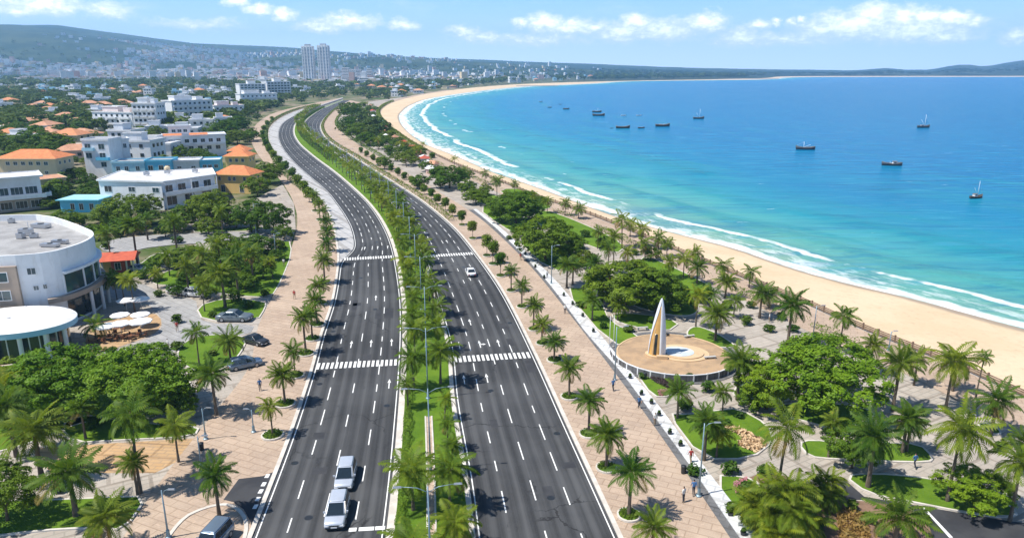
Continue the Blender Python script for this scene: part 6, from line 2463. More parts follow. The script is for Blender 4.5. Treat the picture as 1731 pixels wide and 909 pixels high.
def make_car(paint, label, kind='wagon', auto=False, group=None):
    root = thing("parked_car" if auto else "car", label, "car", (0, 0, 0), 0, group, auto)
    Lh, W = (2.3, .93)
    hood = {'wagon': .95, 'sedan': .92, 'suv': 1.05}[kind]
    top = {'wagon': 1.60, 'sedan': 1.40, 'suv': 1.72}[kind]
    st = [(-Lh, W * .80, .38, hood * .70), (-Lh + .06, W * .90, .30, hood * .80), (-Lh + .35, W * .97, .24, hood * .90), (-1.2, W, .22, hood * .985), (-.7, W, .22, hood), (.6, W, .22, hood), (1.5, W, .22, hood * .99),
          (Lh - .3, W * .97, .26, hood * .97), (Lh - .05, W * .9, .32, hood * .90), (Lh, W * .82, .40, hood * .78)]
    body = MB().loft([rrect(hw, a, b, y, min(.13, (b - a) * .3), .10) for y, hw, a, b in st])
    b = body.obj("body", paint, root)
    # greenhouse
    if kind == 'wagon':
        y0, y1, Y0, Y1 = -1.38, 2.14, -.22, 1.80
    elif kind == 'sedan':
        y0, y1, Y0, Y1 = -1.1, 1.65, -.3, .85
    else:
        y0, y1, Y0, Y1 = -1.1, 2.2, -.5, 1.98
    zb, zt = hood - .03, top
    wb, wt = W * .93, W * .76
    nst = 6
    rings = []
    for k in range(nst):
        t = k / (nst - 1)
        z = zb + (zt - zb) * t
        sx = wb + (wt - wb) * t
        ya, yb = y0 + (Y0 - y0) * t, y1 + (Y1 - y1) * t
        rr = .16
        ring = []
        for cx, cy, a0 in ((sx - rr, yb - rr, 0), (-(sx - rr), yb - rr, 90), (-(sx - rr), ya + rr, 180), (sx - rr, ya + rr, 270)):
            for j in range(4):
                a = R(a0 + 30 * j)
                ring.append((cx + rr * math.cos(a), cy + rr * math.sin(a), z))
        rings.append(ring)
    cab = MB().loft(rings)
    # crowned roof
    v = rings[-1]
    cx_ = [(p[0] * .82, (p[1] - (Y0 + Y1) / 2) * .86 + (Y0 + Y1) / 2, zt + .035) for p in v]
    cab.loft([v, cx_], cap=True)
    cab.obj("roof", paint, root)

    def pane(pts, name):
        a = [Vector(p) for p in pts]
        n = (a[1] - a[0]).cross(a[2] - a[0]).normalized()
        mid = sum(a, Vector()) / len(a)
        if n.dot(mid - Vector((0, (y0 + y1) / 2, .6))) < 0:
            n = -n
        m = len(a)
        vv = [tuple(p + n * .014) for p in a] + [tuple(p - n * .05) for p in a]
        MB().add(vv, [tuple(range(m))] + [tuple(range(m, 2 * m))[::-1]] + [(i, m + i, m + (i + 1) % m, (i + 1) % m) for i in range(m)]).obj(name, "car_glass", root)

    def at(t, side=None):
        z = zb + (zt - zb) * t
        return z, wb + (wt - wb) * t, y0 + (Y0 - y0) * t, y1 + (Y1 - y1) * t
    za, sa, fa, ra = at(.05)
    zc, sc, fc, rc = at(.92)
    pane([(-sa + .10, fa, za), (sa - .10, fa, za), (sc - .10, fc, zc), (-sc + .10, fc, zc)], "windshield")
    pane([(sa - .12, ra, za), (-sa + .12, ra, za), (-sc + .12, rc, zc), (sc - .12, rc, zc)], "rear_window")
    for sd in (-1, 1):
        cuts = [(.06, .34), (.36, .66), (.68, .93)] if kind != 'sedan' else [(.08, .46), (.49, .90)]
        for u0, u1 in cuts:
            pts = []
            for (u, z, s, f0, r0) in ((u0, za, sa, fa, ra), (u1, za, sa, fa, ra), (u1, zc, sc, fc, rc), (u0, zc, sc, fc, rc)):
                pts.append((sd * s, f0 + (r0 - f0) * u, z))
            pane(pts, "side_window")
        o = MB().frustum(-.08, .08, -.05, .05, 0, -.10, .10, -.03, .06, .15).obj("wing_mirror", paint, root, (sd * (W + .06), y0 + .5, hood - .02))
        MB().frustum(-.19, .19, -.03, .12, 0, -.17, .17, .03, .16, .16).obj("headlight", "lamp_clear", root, (sd * W * .66, -Lh + .0, hood * .56))
        MB().frustum(-.14, .14, -.10, .02, 0, -.12, .12, -.16, .0, .28).obj("tail_light", "lamp_red", root, (sd * W * .68, Lh + .0, hood * .52))
        for yw in (-1.42, 1.40):
            wv = bpy.data.objects.new("wheel", wheel_rim)
            COL.objects.link(wv)
            wv.parent = root
            wv.location = (sd * (W - .09), yw, .33)
            wv.rotation_euler = (0, 0, 0 if sd > 0 else PI)
            ty = bpy.data.objects.new("tyre", wheel_tyre)
            COL.objects.link(ty)
            ty.parent = wv
        MB().box(-.02, .02, -.42, .42, -.012, .012).obj("door_handle", "dark_metal", root, (sd * (W + .005), .3, hood - .16))
    MB().box(-.52, .52, -Lh - .015, -Lh + .1, .46, .60).obj("grille", "dark_metal", root)
    MB().box(-.72, .72, -Lh - .03, -Lh + .12, .26, .40).obj("bumper", "black_rubber", root)
    MB().box(-.72, .72, Lh - .12, Lh + .03, .30, .44).obj("bumper", "black_rubber", root)
    MB().box(-.26, .26, -Lh - .045, -Lh - .02, .36, .47).obj("number_plate", "frame_white", root)
    return root


mbw = MB()
prof = [(.02, .09), (.20, .10), (.215, .06), (.215, -.09)]
seg = 20
v = [(z + 0, r * math.cos(2 * PI * k / seg), r * math.sin(2 * PI * k / seg)) for r, z in prof for k in range(seg)]
f = [(i * seg + k, i * seg + (k + 1) % seg, (i + 1) * seg + (k + 1) % seg, (i + 1) * seg + k) for i in range(3) for k in range(seg)] + [tuple(range(seg))[::-1]]
wheel_rim = mbw.add(v, f, 0, False).mesh("wheel_rim", "grey_metal")
prof = [(.21, .095), (.30, .105), (.33, .07), (.33, -.09), (.30, -.11), (.2, -.1)]
v = [(z, r * math.cos(2 * PI * k / seg), r * math.sin(2 * PI * k / seg)) for r, z in prof for k in range(seg)]
f = [(i * seg + k, i * seg + (k + 1) % seg, (i + 1) * seg + (k + 1) % seg, (i + 1) * seg + k) for i in range(5) for k in range(seg)]
wheel_tyre = MB().add(v, f, 0, True).mesh("tyre", "black_rubber")


def face_along(a, b, py, flip=False):
    i = int(np.abs(np.array([proj((p[0], p[1], 0))[1] for p in a]) - py).argmin())
    t = tangent(a)[i]
    ang = math.atan2(t[1], t[0]) - PI / 2
    return ang + (PI if flip else 0)


c = make_car("silver_paint", "silver estate car nearest the photo's bottom on the left road, nose towards the viewer")
c.location = P(571, 871, Z_ROAD)
c.rotation_euler.z = face_along(LR, None, 868)
c.scale = (1.06,) * 3
c = make_car("silver_paint", "second silver estate car driving right behind the first on the left road")
c.location = P(585, 810, Z_ROAD)
c.rotation_euler.z = face_along(LR, None, 817)
c.scale = (1.04,) * 3
c = make_car("white_paint", "white car alone on the right road just below the upper crosswalk", 'sedan')
c.location = P(795.5, 464, Z_ROAD)
c.rotation_euler.z = face_along(RL, None, 464) + PI
c = make_car("navy_paint", "dark blue grey off-road car waiting at the kerb of the lower left side street", 'suv')
c.location = P(360, 922, .23)
c.rotation_euler.z = R(-10)
c.scale = (1.0,) * 3
c = make_car("grey_paint", "grey green sedan parked on the driveway beside the left lawn", 'sedan')
c.location = P(397, 541, .1)
c.rotation_euler.z = R(88)
c.scale = (1.25,) * 3
for (x, y, p_, k_, rz, lab, z) in ((302, 496, "white_paint", 'sedan', 70, "pale car parked under the trees beside the curved driveway", .1), (332, 500, "white_paint", 'wagon', 80, "white car at the far end of the curved driveway", .1),
                                (415, 620, "navy_paint", 'wagon', 120, "dark parked car half hidden by a palm beside the left promenade", .1), (432, 580, "black_paint", 'sedan', 60, "black car parked at the promenade's inner edge", .1),
                                (350, 386, "navy_paint", 'sedan', 80, "dark blue car parked in front of the flat-roofed villa", .1), (232, 458, "silver_paint", 'sedan', 75, "silver car parked beside the red-roofed kiosk", .1),
                                (418, 413, "black_paint", 'sedan', 85, "dark car standing under the trees near the rounded promenade trees", .1)):
    c = make_car(p_, lab, k_)
    c.name = "parked_car"
    c.location = P(x, y, z)
    c.rotation_euler.z = R(rz)
# small far cars on the bend
for i, (x, y, line, fl) in enumerate(((553, 300, LR, 0), (500, 262, LR, 0), (583, 262, RL, 1), (548, 214, RL, 1), (640, 318, LR, 0))):
    pass

# ---- iron covers and repairs in the asphalt
rngm = random.Random(4)
for i in range(16):
    A_, B_ = ((LLs, LRp), (RL, RRp))[i % 2]
    row = [880, 850, 770, 745, 690, 660, 640, 590, 560, 545, 520, 500, 470, 455, 410, 405][i]
    a_, b_, t_ = frame_at(A_, B_, row)
    q = a_ + (b_ - a_) * rngm.choice([.12, .38, .62, .88])
    o = MB().lathe([(.40, 0), (.40, .006), (.34, .008), (.33, .004), (.02, .005)], 20).obj("manhole_cover", "dark_metal", None, (q[0], q[1], Z_ROAD + .002))
    tag(o, "round iron manhole cover in the asphalt", "manhole cover", "manhole covers of the roads")
    AUTO.append((o, "round iron manhole cover"))
pm = MB()
for i in range(14):
    A_, B_ = ((LLs, LRp), (RL, RRp))[i % 2]
    row = rngm.uniform(400, 890)
    a_, b_, t_ = frame_at(A_, B_, row)
    u_ = (b_ - a_) / np.linalg.norm(b_ - a_)
    c_ = a_ + (b_ - a_) * rngm.uniform(.1, .85)
    w_, l_ = rngm.uniform(.6, 1.6), rngm.uniform(1.2, 6)
    pm.add([(*(c_), Z_ROAD + .003), (*(c_ + u_ * w_), Z_ROAD + .003), (*(c_ + u_ * w_ + t_ * l_), Z_ROAD + .003), (*(c_ + t_ * l_), Z_ROAD + .003)], [(0, 1, 2, 3)])
pm.obj("road_patches", "dark_asphalt")['kind'] = 'structure'

# ---- street lamps on the median


def lamp_mesh(hh, arm, two=True):
    pole = MB().tube([(0, 0, 0), (0, 0, hh * .5), (0, 0, hh)], [.12, .095, .06], 8).mesh("pole", "pole_metal")
    base = MB().lathe([(.26, 0), (.26, .12), (.16, .2), (.15, .7)], 12).mesh("base", "pole_metal")
    return pole, base


def street_lamp(loc, rz, hh, arm, label, sides=(-1, 1), group=None):
    root = thing("street_lamp", label, "street lamp", loc, rz, group)
    MB().tube([(0, 0, 0), (0, 0, hh * .5), (0, 0, hh)], [.10, .075, .05], 8).obj("pole", "pole_metal", root)
    MB().lathe([(.28, 0), (.28, .12), (.17, .2), (.15, .8)], 12).obj("base", "pole_metal", root)
    for s in sides:
        a = MB().tube([(0, 0, hh - .5), (s * arm * .4, 0, hh - .05), (s * arm, 0, hh + .12)], [.035, .03, .022], 6).obj("arm", "pole_metal", root)
        MB().frustum(-.34, .34, -.09, .09, 0, -.28, .28, -.07, .07, .10).obj("lamp_head", "grey_metal", a, (s * (arm + .25), 0, hh + .06))
    return root


s = 2.0
k = 0
MS = smooth(MEDC, 10)
while s < 420:
    i = int(np.searchsorted(Lm, s))
    c, t = MS[i], tangent(MS)[i]
    row_top = proj((c[0], c[1], 9.6))[1]
    if row_top < 905:
        k += 1
        street_lamp((c[0], c[1], .17), math.atan2(t[1], t[0]) - PI / 2, 9.6, 2.1, f"tall double-armed street lamp on the median, {ordw(k)} from the photo's bottom", (-1, 1), "double-armed lamps on the median")
    s += 17.5
# low wall line and kerbed channel in the middle of the median
for o_, nm in ((-.38, "edging"), (.38, "edging")):
    ln = offset(MS, o_)[:int(np.searchsorted(Lm, 70))]
    ribbon("kerb", offset(ln, -.09), offset(ln, .09), .26, "kerb_stone", .1)
ln = MS[:int(np.searchsorted(Lm, 70))]
ribbon("planting_soil", offset(ln, -.32), offset(ln, .32), .19, "pink_pavers")

for (x, y, yt, lab, sd) in ((1181, 838, 715, "tall street lamp on the grey strip beside the lower white walk", (1,)), (1039, 642, 552, "tall street lamp beside the round plaza at the promenade's edge", (1,)), (932, 480, 415, "street lamp beside the white walk near the upper lawn", (1,)),
                            (341, 793, 737, "short blue grey lamp post at the lawn corner on the left promenade", (1,)), (285, 908, 828, "lamp post standing on the paving at the photo's lower left", (1,)), (429, 730, 692, "lamp post on the left promenade beside the slim kerb palm", (-1,)),
                            (348, 742, 690, "lamp post behind the left garden's lawn corner", (1,)), (433, 395, 345, "lamp post on the left promenade beside the rounded trees", (1,)), (467, 440, 395, "lamp post on the left promenade left of the bus bay", (1,)),
                            (1373, 580, 517, "lamp post beside the wooden beach fence, left of its neighbour", (1,)), (1502, 592, 560, "lamp post at the wooden beach fence near the sand", (1,)), (1112, 790, 730, "thin lamp post on the right promenade", (-1,))):
    if lab.startswith("thin"):
        continue
    b = P(x, y, .14)
    hh = height_for(b, yt)
    street_lamp(b, 0, hh, min(1.0, hh * .13), lab, sd)
# two flag poles at the plaza
for i, x in enumerate((1030, 1037)):
    b = P(x, 588 - i * 2, .15)
    t = thing("flagpole", f"white flagpole at the left of the round plaza, {'left' if i == 0 else 'right'} one of two", "flagpole", b)
    MB().tube([(0, 0, 0), (0, 0, 5.2)], [.05, .03], 8).obj("pole", "frame_white", t)
    MB().lathe([(.02, 5.2), (.07, 5.26), (.02, 5.33)], 10).obj("finial", "gold_panel", t)
    MB().lathe([(.16, 0), (.16, .12), (.08, .2)], 12).obj("base", "concrete", t)

# ---- monument: two white sail blades closing over a golden core
mo = P(1110, 600, .32)
Hm = height_for(mo, 503)
mon = thing("monument", "tall white sail monument with a golden core on the round sandy plaza", "monument", mo, R(-8))


def prof_w(t):
    return (1 - t) ** .60 * (1 + .50 * t * (1 - t))


def shell(name, mat, a_of, rx_, ry_, th, t0=0.0, t1=1.0, n=26, m=16, par=None):
    """part of a pointed shell: a_of(t) gives the two angles (degrees) it spans at height t"""
    rings = []
    for k in range(n + 1):
        t = t0 + (t1 - t0) * k / n
        w = prof_w(t)
        a0, a1 = a_of(t)
        lean = .30 * t ** 1.3
        o_, i_ = [], []
        for j in range(m + 1):
            a = R(a0 + (a1 - a0) * j / m)
            o_.append((lean + rx_ * w * math.cos(a), ry_ * w * math.sin(a), t * Hm))
            i_.append((lean + max(rx_ * w - th, 0) * math.cos(a), max(ry_ * w - th, 0) * math.sin(a), t * Hm))
        rings.append(o_ + i_[::-1])
    return MB().loft(rings).obj(name, mat, par or mon)


shell("blade", "steel_white", lambda t: (-74 - 14 * t, 105), 1.30, 1.15, .16)
shell("blade", "steel_white", lambda t: (112, 192 + 74 * min(1, t / .93) ** 2.0), 1.32, 1.17, .12)
g = shell("core", "gold_panel", lambda t: (150, 292), 1.16, 1.02, .5, 0, .86)
shell("slot", "dark_glass", lambda t: (240, 262), 1.19, 1.05, .05, .05, .40, par=g)
shell("arch", "pale_sand_stone", lambda t: (230, 235), 1.20, 1.06, .05, .02, .50, par=g)
MB().prism([(1.6 * math.cos(2 * PI * k / 28) - .1, 1.35 * math.sin(2 * PI * k / 28)) for k in range(28)], -.0, .28).obj("plinth", "pale_sand_stone", mon)
MB().box(-.1, 1.5, -1.55, -1.0, .0, .5).obj("step", "pale_sand_stone", mon)
# reflecting pool beside it, with its stepped sand coloured rim
pc = P(1152, 600)
t = thing("fountain_pool", "shallow round-ended pool with a pale rim beside the sail monument", "pool", (pc.x, pc.y, .32), R(-8))
elp = lambda a, b, n=36: [(a * math.cos(2 * PI * k / n), b * math.sin(2 * PI * k / n)) for k in range(n)]
MB().prism(elp(4.0, 3.3), 0, .10).obj("lower_step", "pale_sand_stone", t)
MB().prism(elp(3.2, 2.6), .1, .24).obj("rim", "pale_sand_stone", t)
MB().prism([(x - .5, y) for x, y in elp(2.3, 1.9)], .24, .28).obj("basin", "pool_floor", t)
MB().box(-2.2, -.2, -.9, .9, .28, .40).obj("slab", "pool_floor", t)
# low panel wall round the front of the plaza
pw = thing("plaza_wall", "low curved wall of dark panels in white frames round the plaza's front", "wall", (PZ.x, PZ.y, .13))
NP = 15
for k in range(NP):
    a0 = R(178 + 182 * k / NP)
    a1 = R(178 + 182 * (k + 1) / NP)
    r = 9.2
    p0, p1 = Vector((r * math.cos(a0), r * math.sin(a0))), Vector((r * math.cos(a1), r * math.sin(a1)))
    d = (p1 - p0)
    ang = math.atan2(d.y, d.x)
    MB().box(.09, d.length - .09, -.05, .05, .06, .92).obj("panel", "grey_slab", pw, (p0.x, p0.y, 0), (0, 0, ang))
    MB().box(.0, d.length, -.08, .08, .92, 1.02).obj("rail", "frame_white", pw, (p0.x, p0.y, 0), (0, 0, ang))
    MB().box(-.09, .09, -.09, .09, 0, 1.06).obj("post", "frame_white", pw, (p0.x, p0.y, 0), (0, 0, ang))
# benches and blocks on the plaza
for i, (x, y, lab) in enumerate(((1122, 569, "dark bench on the lawn behind the monument"), (1165, 571, "grey bench at the back edge of the round plaza"), (1200, 607, "white low block on the right half of the plaza"), (1086, 557, "pale bench on the strip of lawn left of the plaza"))):
    t = thing("bench", lab, "bench", P(x, y, .2), R(random.uniform(-20, 20)))
    MB().box(-.9, .9, -.22, .22, .38, .46).obj("seat", "concrete" if i != 0 else "dark_metal", t)
    for sx in (-.7, .7):
        MB().box(sx - .08, sx + .08, -.2, .2, 0, .38).obj("leg", "concrete" if i != 0 else "dark_metal", t)

# ---- bollard-like dark pots along the white walk
for i, (x, y) in enumerate([(1065, 639), (1084, 667), (1101, 682), (1114, 702), (1132, 733), (1150, 753), (1234, 870), (985, 535), (968, 515), (953, 500), (1003, 561), (1256, 903), (920, 470), (905, 452), (888, 430), (873, 416)]):
    t = thing("planter_pot", f"dark potted plant on the white walk, {ordw(i + 1)} along".replace(" along", " of its row"), "planter", P(x, y, .26), random.uniform(0, 6), "dark pots along the white walk", True)
    t['label'] = "dark plant pot on the white walk"
    AUTO[-1] = (t, "dark plant pot")
    MB().lathe([(.20, 0), (.28, .35), (.26, .35), (.2, .3)], 14).obj("pot", "dark_metal", t)
    link("plant", CROWNS['shrub', i % 3], t, (0, 0, .5), (0, 0, i), (.3, .3, .32))

# ---- the wooden beach fence
fz = FEN[:int(np.searchsorted(kf, 560))]
fr = resample(fz, step=3.0)
fence = thing("beach_fence", "long brown wooden fence between the beach walk and the sand", "fence", (fr[0][0], fr[0][1], .06))
o0 = fr[0]
L_ = fr - o0
rail = MB()
nn = offset(L_, .04) - L_
for z0, z1 in ((.15, .42), (.50, .72), (.82, 1.0)):
    n = len(L_)
    a, b = offset(L_, -.04), offset(L_, .04)
    v = [(p[0], p[1], z0) for p in a] + [(p[0], p[1], z0) for p in b] + [(p[0], p[1], z1) for p in b] + [(p[0], p[1], z1) for p in a]
    f = []
    for i in range(n - 1):
        for j in range(4):
            f.append((j * n + i, j * n + i + 1, ((j + 1) % 4) * n + i + 1, ((j + 1) % 4) * n + i))
    MB().add(v, f).obj("rail", "fence_wood", fence)
for i, p in enumerate(L_[:95]):
    MB().box(-.11, .11, -.11, .11, -.3, 1.18).obj("post", "fence_wood", fence, (p[0], p[1], 0))
rest = MB()
for p in L_[95:]:
    rest.box(p[0] - .11, p[0] + .11, p[1] - .11, p[1] + .11, -.3, 1.18)
if rest.v:
    o = rest.obj("far_posts", "fence_wood", fence)
    o['kind'] = 'stuff'

# ---- boats
def boat(px, py, lpx, rz, hull, mast, cabin, label):
    b = P(px, py, -1.0)
    s_ = CP * (py - YH) / (CAMH + 1)
    Ln = lpx / s_
    root = thing("fishing_boat", label, "boat", b, R(rz), "fishing boats anchored in the bay")
    W = Ln * .15
    D = Ln * .11
    rings = []
    for k in range(13):
        t = k / 12 * 2 - 1
        w = W * (1 - abs(t) ** 2.6 * (1.0 if t > 0 else .62)) + .02
        sh = D * (1 + .95 * max(0, t) ** 2.2 + .55 * max(0, -t) ** 2.4)
        kx = -D * .35
        x = t * Ln / 2
        rings.append([(x, w, sh), (x * .985, w * .93, sh * .45), (x * .95, w * .55, kx), (x * .95, -w * .55, kx), (x * .985, -w * .93, sh * .45), (x, -w, sh), (x, -w * .86, sh), (x * .98, -w * .8, sh - D * .35), (x * .98, w * .8, sh - D * .35), (x, w * .86, sh)])
    MB().loft(rings).obj("hull", hull, root)
    n = len(rings)
    gun = MB().loft([[(r[0][0], r[0][1] + .03, r[0][2]), (r[0][0], r[0][1] + .03, r[0][2] + D * .12), (r[0][0], r[9][1], r[0][2] + D * .12), (r[0][0], r[9][1], r[0][2])] for r in rings])
    gun.loft([[(r[0][0], -r[0][1] - .03, r[0][2]), (r[0][0], -r[0][1] - .03, r[0][2] + D * .12), (r[0][0], -r[9][1], r[0][2] + D * .12), (r[0][0], -r[9][1], r[0][2])] for r in rings])
    gun.obj("gunwale", "deck_wood", root)
    if cabin:
        cx = -Ln * .12
        c_ = MB().frustum(cx - Ln * .12, cx + Ln * .10, -W * .55, W * .55, D * .6, cx - Ln * .11, cx + Ln * .07, -W * .5, W * .5, D * 1.9 * cabin).obj("cabin", "boat_white", root)
        MB().box(cx - Ln * .14, cx + Ln * .1, -W * .62, W * .62, D * 1.9 * cabin, D * 2.05 * cabin).obj("roof", "deck_wood", c_)
        MB().box(cx - Ln * .08, cx + Ln * .05, -W * .57, W * .57, D * 1.3 * cabin, D * 1.7 * cabin).obj("window", "dark_glass", c_)
    if mast:
        m = MB().tube([(Ln * .08, 0, D * .3), (Ln * .09, 0, mast * Ln)], [Ln * .012, Ln * .007], 8).obj("mast", "frame_white", root)
        MB().tube([(Ln * .08, 0, D * 1.2), (-Ln * .25, 0, mast * Ln * .62)], Ln * .006, 6).obj("boom", "frame_white", root)
        MB().tube([(Ln * .09, 0, mast * Ln * .98), (Ln * .46, 0, D * 1.9)], Ln * .003, 4).obj("stay", "grey_metal", root)
    MB().box(-Ln * .36, -Ln * .28, -W * .3, W * .3, D * .6, D * 1.25).obj("crate", "deck_wood", root)
    return root


for a in ((1650, 335, 29, 20, 'hull_dark', 1.0, 1.2, "dark fishing boat with a tall white mast, nearest to the beach"),
          (1507, 280, 33, 172, 'hull_blue', .22, 1.0, "dark blue fishing boat with a low cabin, left of the nearest one"),
          (1361, 253, 32, 175, 'hull_blue', .42, 0, "open dark blue fishing boat with a thin mast, leftmost of the nearer boats"),
          (1561, 216, 23, 8, 'hull_blue', .95, .9, "dark fishing boat with white mast and sail gear, farthest right"),
          (1181, 201, 19, 5, 'hull_blue', .85, 0, "small dark boat with a white mast in the middle of the bay"),
          (1120, 214, 25, 4, 'hull_dark', .22, .7, "dark low boat with a stubby mast left of the white-masted middle boat"),
          (1084, 217, 12, 12, 'hull_dark', .3, .8, "tiny dark boat at the right end of the row of floats"),
          (1009, 190, 16, 4, 'hull_blue', .4, .7, "small boat with a cabin, upper one of a close pair far out"),
          (1012, 196, 21, 2, 'hull_dark', 0, 0, "long open dark boat, lower one of a close pair far out"),
          (957, 185, 11, 10, 'hull_dark', 0, .9, "small dark boat with a boxy cabin left of the close pair"),
          (1053, 217, 24, 2, 'hull_dark', 0, 0, "very low long dark raft of floats in the middle of the bay"),
          (1034, 217, 5, 0, 'hull_dark', 0, 0, "tiny dark dinghy at the left end of the raft of floats"),
          (929, 182, 7, 0, 'hull_dark', 0, 0, "speck of a dark rowing boat beside the far beach, left one"),
          (947, 177, 5, 0, 'hull_dark', 0, 0, "speck of a dark rowing boat farther out than its left neighbour"),
          (1054, 196, 9, 0, 'boat_white', 0, 0, "low white motor boat right of the close pair"),
          (1080, 196, 9, 0, 'boat_white', 0, 0, "second low white motor boat right of the close pair"),
          (914, 173, 6, 0, 'hull_dark', 0, .6, "speck of a boat nearest the far curve of the beach")):
    boat(*a)

# ---- café umbrellas, tables and chairs
for i, (x, y, r, lab) in enumerate(((182, 572, 1.7, "white café parasol nearest the round canopy"), (206, 568, 1.6, "white café parasol second from the round canopy"), (240, 564, 1.8, "white café parasol at the driveway's edge"),
                                    (240, 552, 1.5, "white café parasol behind the one at the driveway's edge"), (206, 553, 1.5, "pale café parasol at the back of the terrace"), (215, 527, 1.5, "long white parasol behind the café terrace"), (240, 525, 1.6, "white parasol farthest from the round canopy"))):
    b = P(x, y, .1)
    t = thing("parasol", lab, "parasol", b, i * .7, "white parasols of the café terrace")
    MB().tube([(0, 0, 0), (0, 0, 2.5)], .035, 8).obj("pole", "frame_white", t)
    n = 8
    v = [(r * math.cos(2 * PI * k / n), r * math.sin(2 * PI * k / n), 2.18) for k in range(n)] + [(r * math.cos(2 * PI * k / n), r * math.sin(2 * PI * k / n), 2.0) for k in range(n)] + [(0, 0, 2.62)]
    MB().add(v, [(k, (k + 1) % n, 2 * n) for k in range(n)] + [(n + k, n + (k + 1) % n, (k + 1) % n, k) for k in range(n)]).obj("canopy", "cloth_white", t)
    MB().lathe([(.3, 0), (.3, .06), (.08, .1)], 14).obj("base", "concrete", t)
chair_n = 0
for i, (x, y) in enumerate(((186, 577), (208, 573), (236, 569), (222, 574), (165, 579), (198, 562))):
    b = P(x, y, .1)
    t = thing("cafe_table", "round brown café table", "table", b, 0, "tables of the café terrace", True)
    MB().lathe([(.45, .70), (.45, .75)], 16).obj("table_top", "chair_brown", t)
    MB().tube([(0, 0, 0), (0, 0, .7)], .04, 8).obj("leg", "dark_metal", t)
    for k in range(3):
        a = k * 2.1 + i
        ct = thing("cafe_chair", "brown café chair", "chair", (b.x + .95 * math.cos(a), b.y + .95 * math.sin(a), .1), a + PI / 2, "chairs of the café terrace", True)
        MB().box(-.24, .24, -.24, .24, .42, .48).obj("seat", "chair_brown", ct)
        MB().box(-.24, .24, -.24, -.19, .481, .92).obj("backrest", "chair_brown", ct)
        for sx in (-.2, .2):
            for sy in (-.2, .2):
                MB().box(sx - .025, sx + .025, sy - .025, sy + .025, 0, .42).obj("leg", "dark_metal", ct)


# ---- people
def person_mesh(name, pose):
    me = bpy.data.meshes.new(name)
    k = pose
    V = [(0, 0, .92), (0, 0, 1.12), (0, 0, 1.36), (0, .01, 1.47), (0, .02, 1.56), (0, .02, 1.70),
         (.10, 0, .88), (.11, .16 * k, .48), (.11, .10 * k - .14 * abs(k) * (k > 0), .08), (.11, .10 * k + .10 - .14 * abs(k) * (k > 0), .03),
         (-.10, 0, .88), (-.11, -.18 * k, .48), (-.11, -.34 * k, .10), (-.11, -.34 * k + .10, .04),
         (.19, 0, 1.38), (.24, -.08 * k, 1.12), (.23, .05 - .16 * k, .88), (.22, .08 - .18 * k, .80),
         (-.19, 0, 1.38), (-.24, .08 * k, 1.12), (-.23, .05 + .16 * k, .88), (-.22, .08 + .18 * k, .80)]
    E = [(0, 1), (1, 2), (2, 3), (3, 4), (4, 5), (0, 6), (6, 7), (7, 8), (8, 9), (0, 10), (10, 11), (11, 12), (12, 13), (2, 14), (14, 15), (15, 16), (16, 17), (2, 18), (18, 19), (19, 20), (20, 21)]
    rad = [.13, .125, .15, .05, .085, .075, .09, .06, .042, .035, .09, .06, .042, .035, .06, .042, .034, .03, .06, .042, .034, .03]
    me.from_pydata(V, E, [])
    o = bpy.data.objects.new(name, me)
    COL.objects.link(o)
    md = o.modifiers.new("skin", 'SKIN')
    for i, d in enumerate(me.skin_vertices[0].data):
        d.radius = (rad[i] * 1.05, rad[i] * .85 if i in (0, 1, 2) else rad[i])
        d.use_root = i == 0
    ms = o.modifiers.new("sub", 'SUBSURF')
    ms.levels = ms.render_levels = 1
    dg = bpy.context.evaluated_depsgraph_get()
    out = bpy.data.meshes.new_from_object(o.evaluated_get(dg))
    bpy.data.objects.remove(o)
    return out


def color_person(me, shirt, trousers):
    m = me.copy()
    m.materials.clear()
    for x in (shirt, trousers, "skin", "hair_black"):
        m.materials.append(MATS[x])
    for p in m.polygons:
        z, x, y = p.center.z, abs(p.center.x), p.center.y
        p.use_smooth = True
        if z > 1.64 or (z > 1.56 and y < .0):
            p.material_index = 3
        elif z > 1.46 or (x > .18 and z < 1.10):
            p.material_index = 2
        elif z > .95:
            p.material_index = 0
        elif z > .1:
            p.material_index = 1
        else:
            p.material_index = 3
    return m


pm0, pm1 = person_mesh("person", 1.0), person_mesh("person", .15)
outfits = [("shirt_blue", "trousers_dark", "blue top and dark trousers"), ("shirt_white", "trousers_dark", "white top and dark trousers"), ("shirt_red", "trousers_tan", "red top and tan trousers"), ("shirt_white", "trousers_tan", "white top and tan trousers")]
PM = [[color_person(m, a, b) for a, b, _ in outfits] for m in (pm0, pm1)]
for i, (x, y, rz) in enumerate([(1172, 836, 0), (1155, 848, 40), (1167, 782, 10), (1107, 719, 200), (1036, 660, 20), (955, 530, 180), (880, 440, 0), (1300, 545, 60), (1545, 790, 20),
                                (1420, 668, 120), (498, 505, 10), (480, 450, 0), (440, 660, 30), (1210, 540, 10), (300, 560, 20), (285, 590, 130), (1080, 690, 190), (925, 470, 20), (1030, 480, 60)]):
    w = outfits[i % 4][2]
    o = link("person", PM[i % 2][i % 4], None, P(x, y, .14 if x < 1200 else .1), (0, 0, R(rz)), (1.03,) * 3)
    tag(o, f"{'walking' if i % 2 == 0 else 'standing'} person in {w.split(' and ')[0]}", "person", "people out walking")
    AUTO.append((o, o['label']))
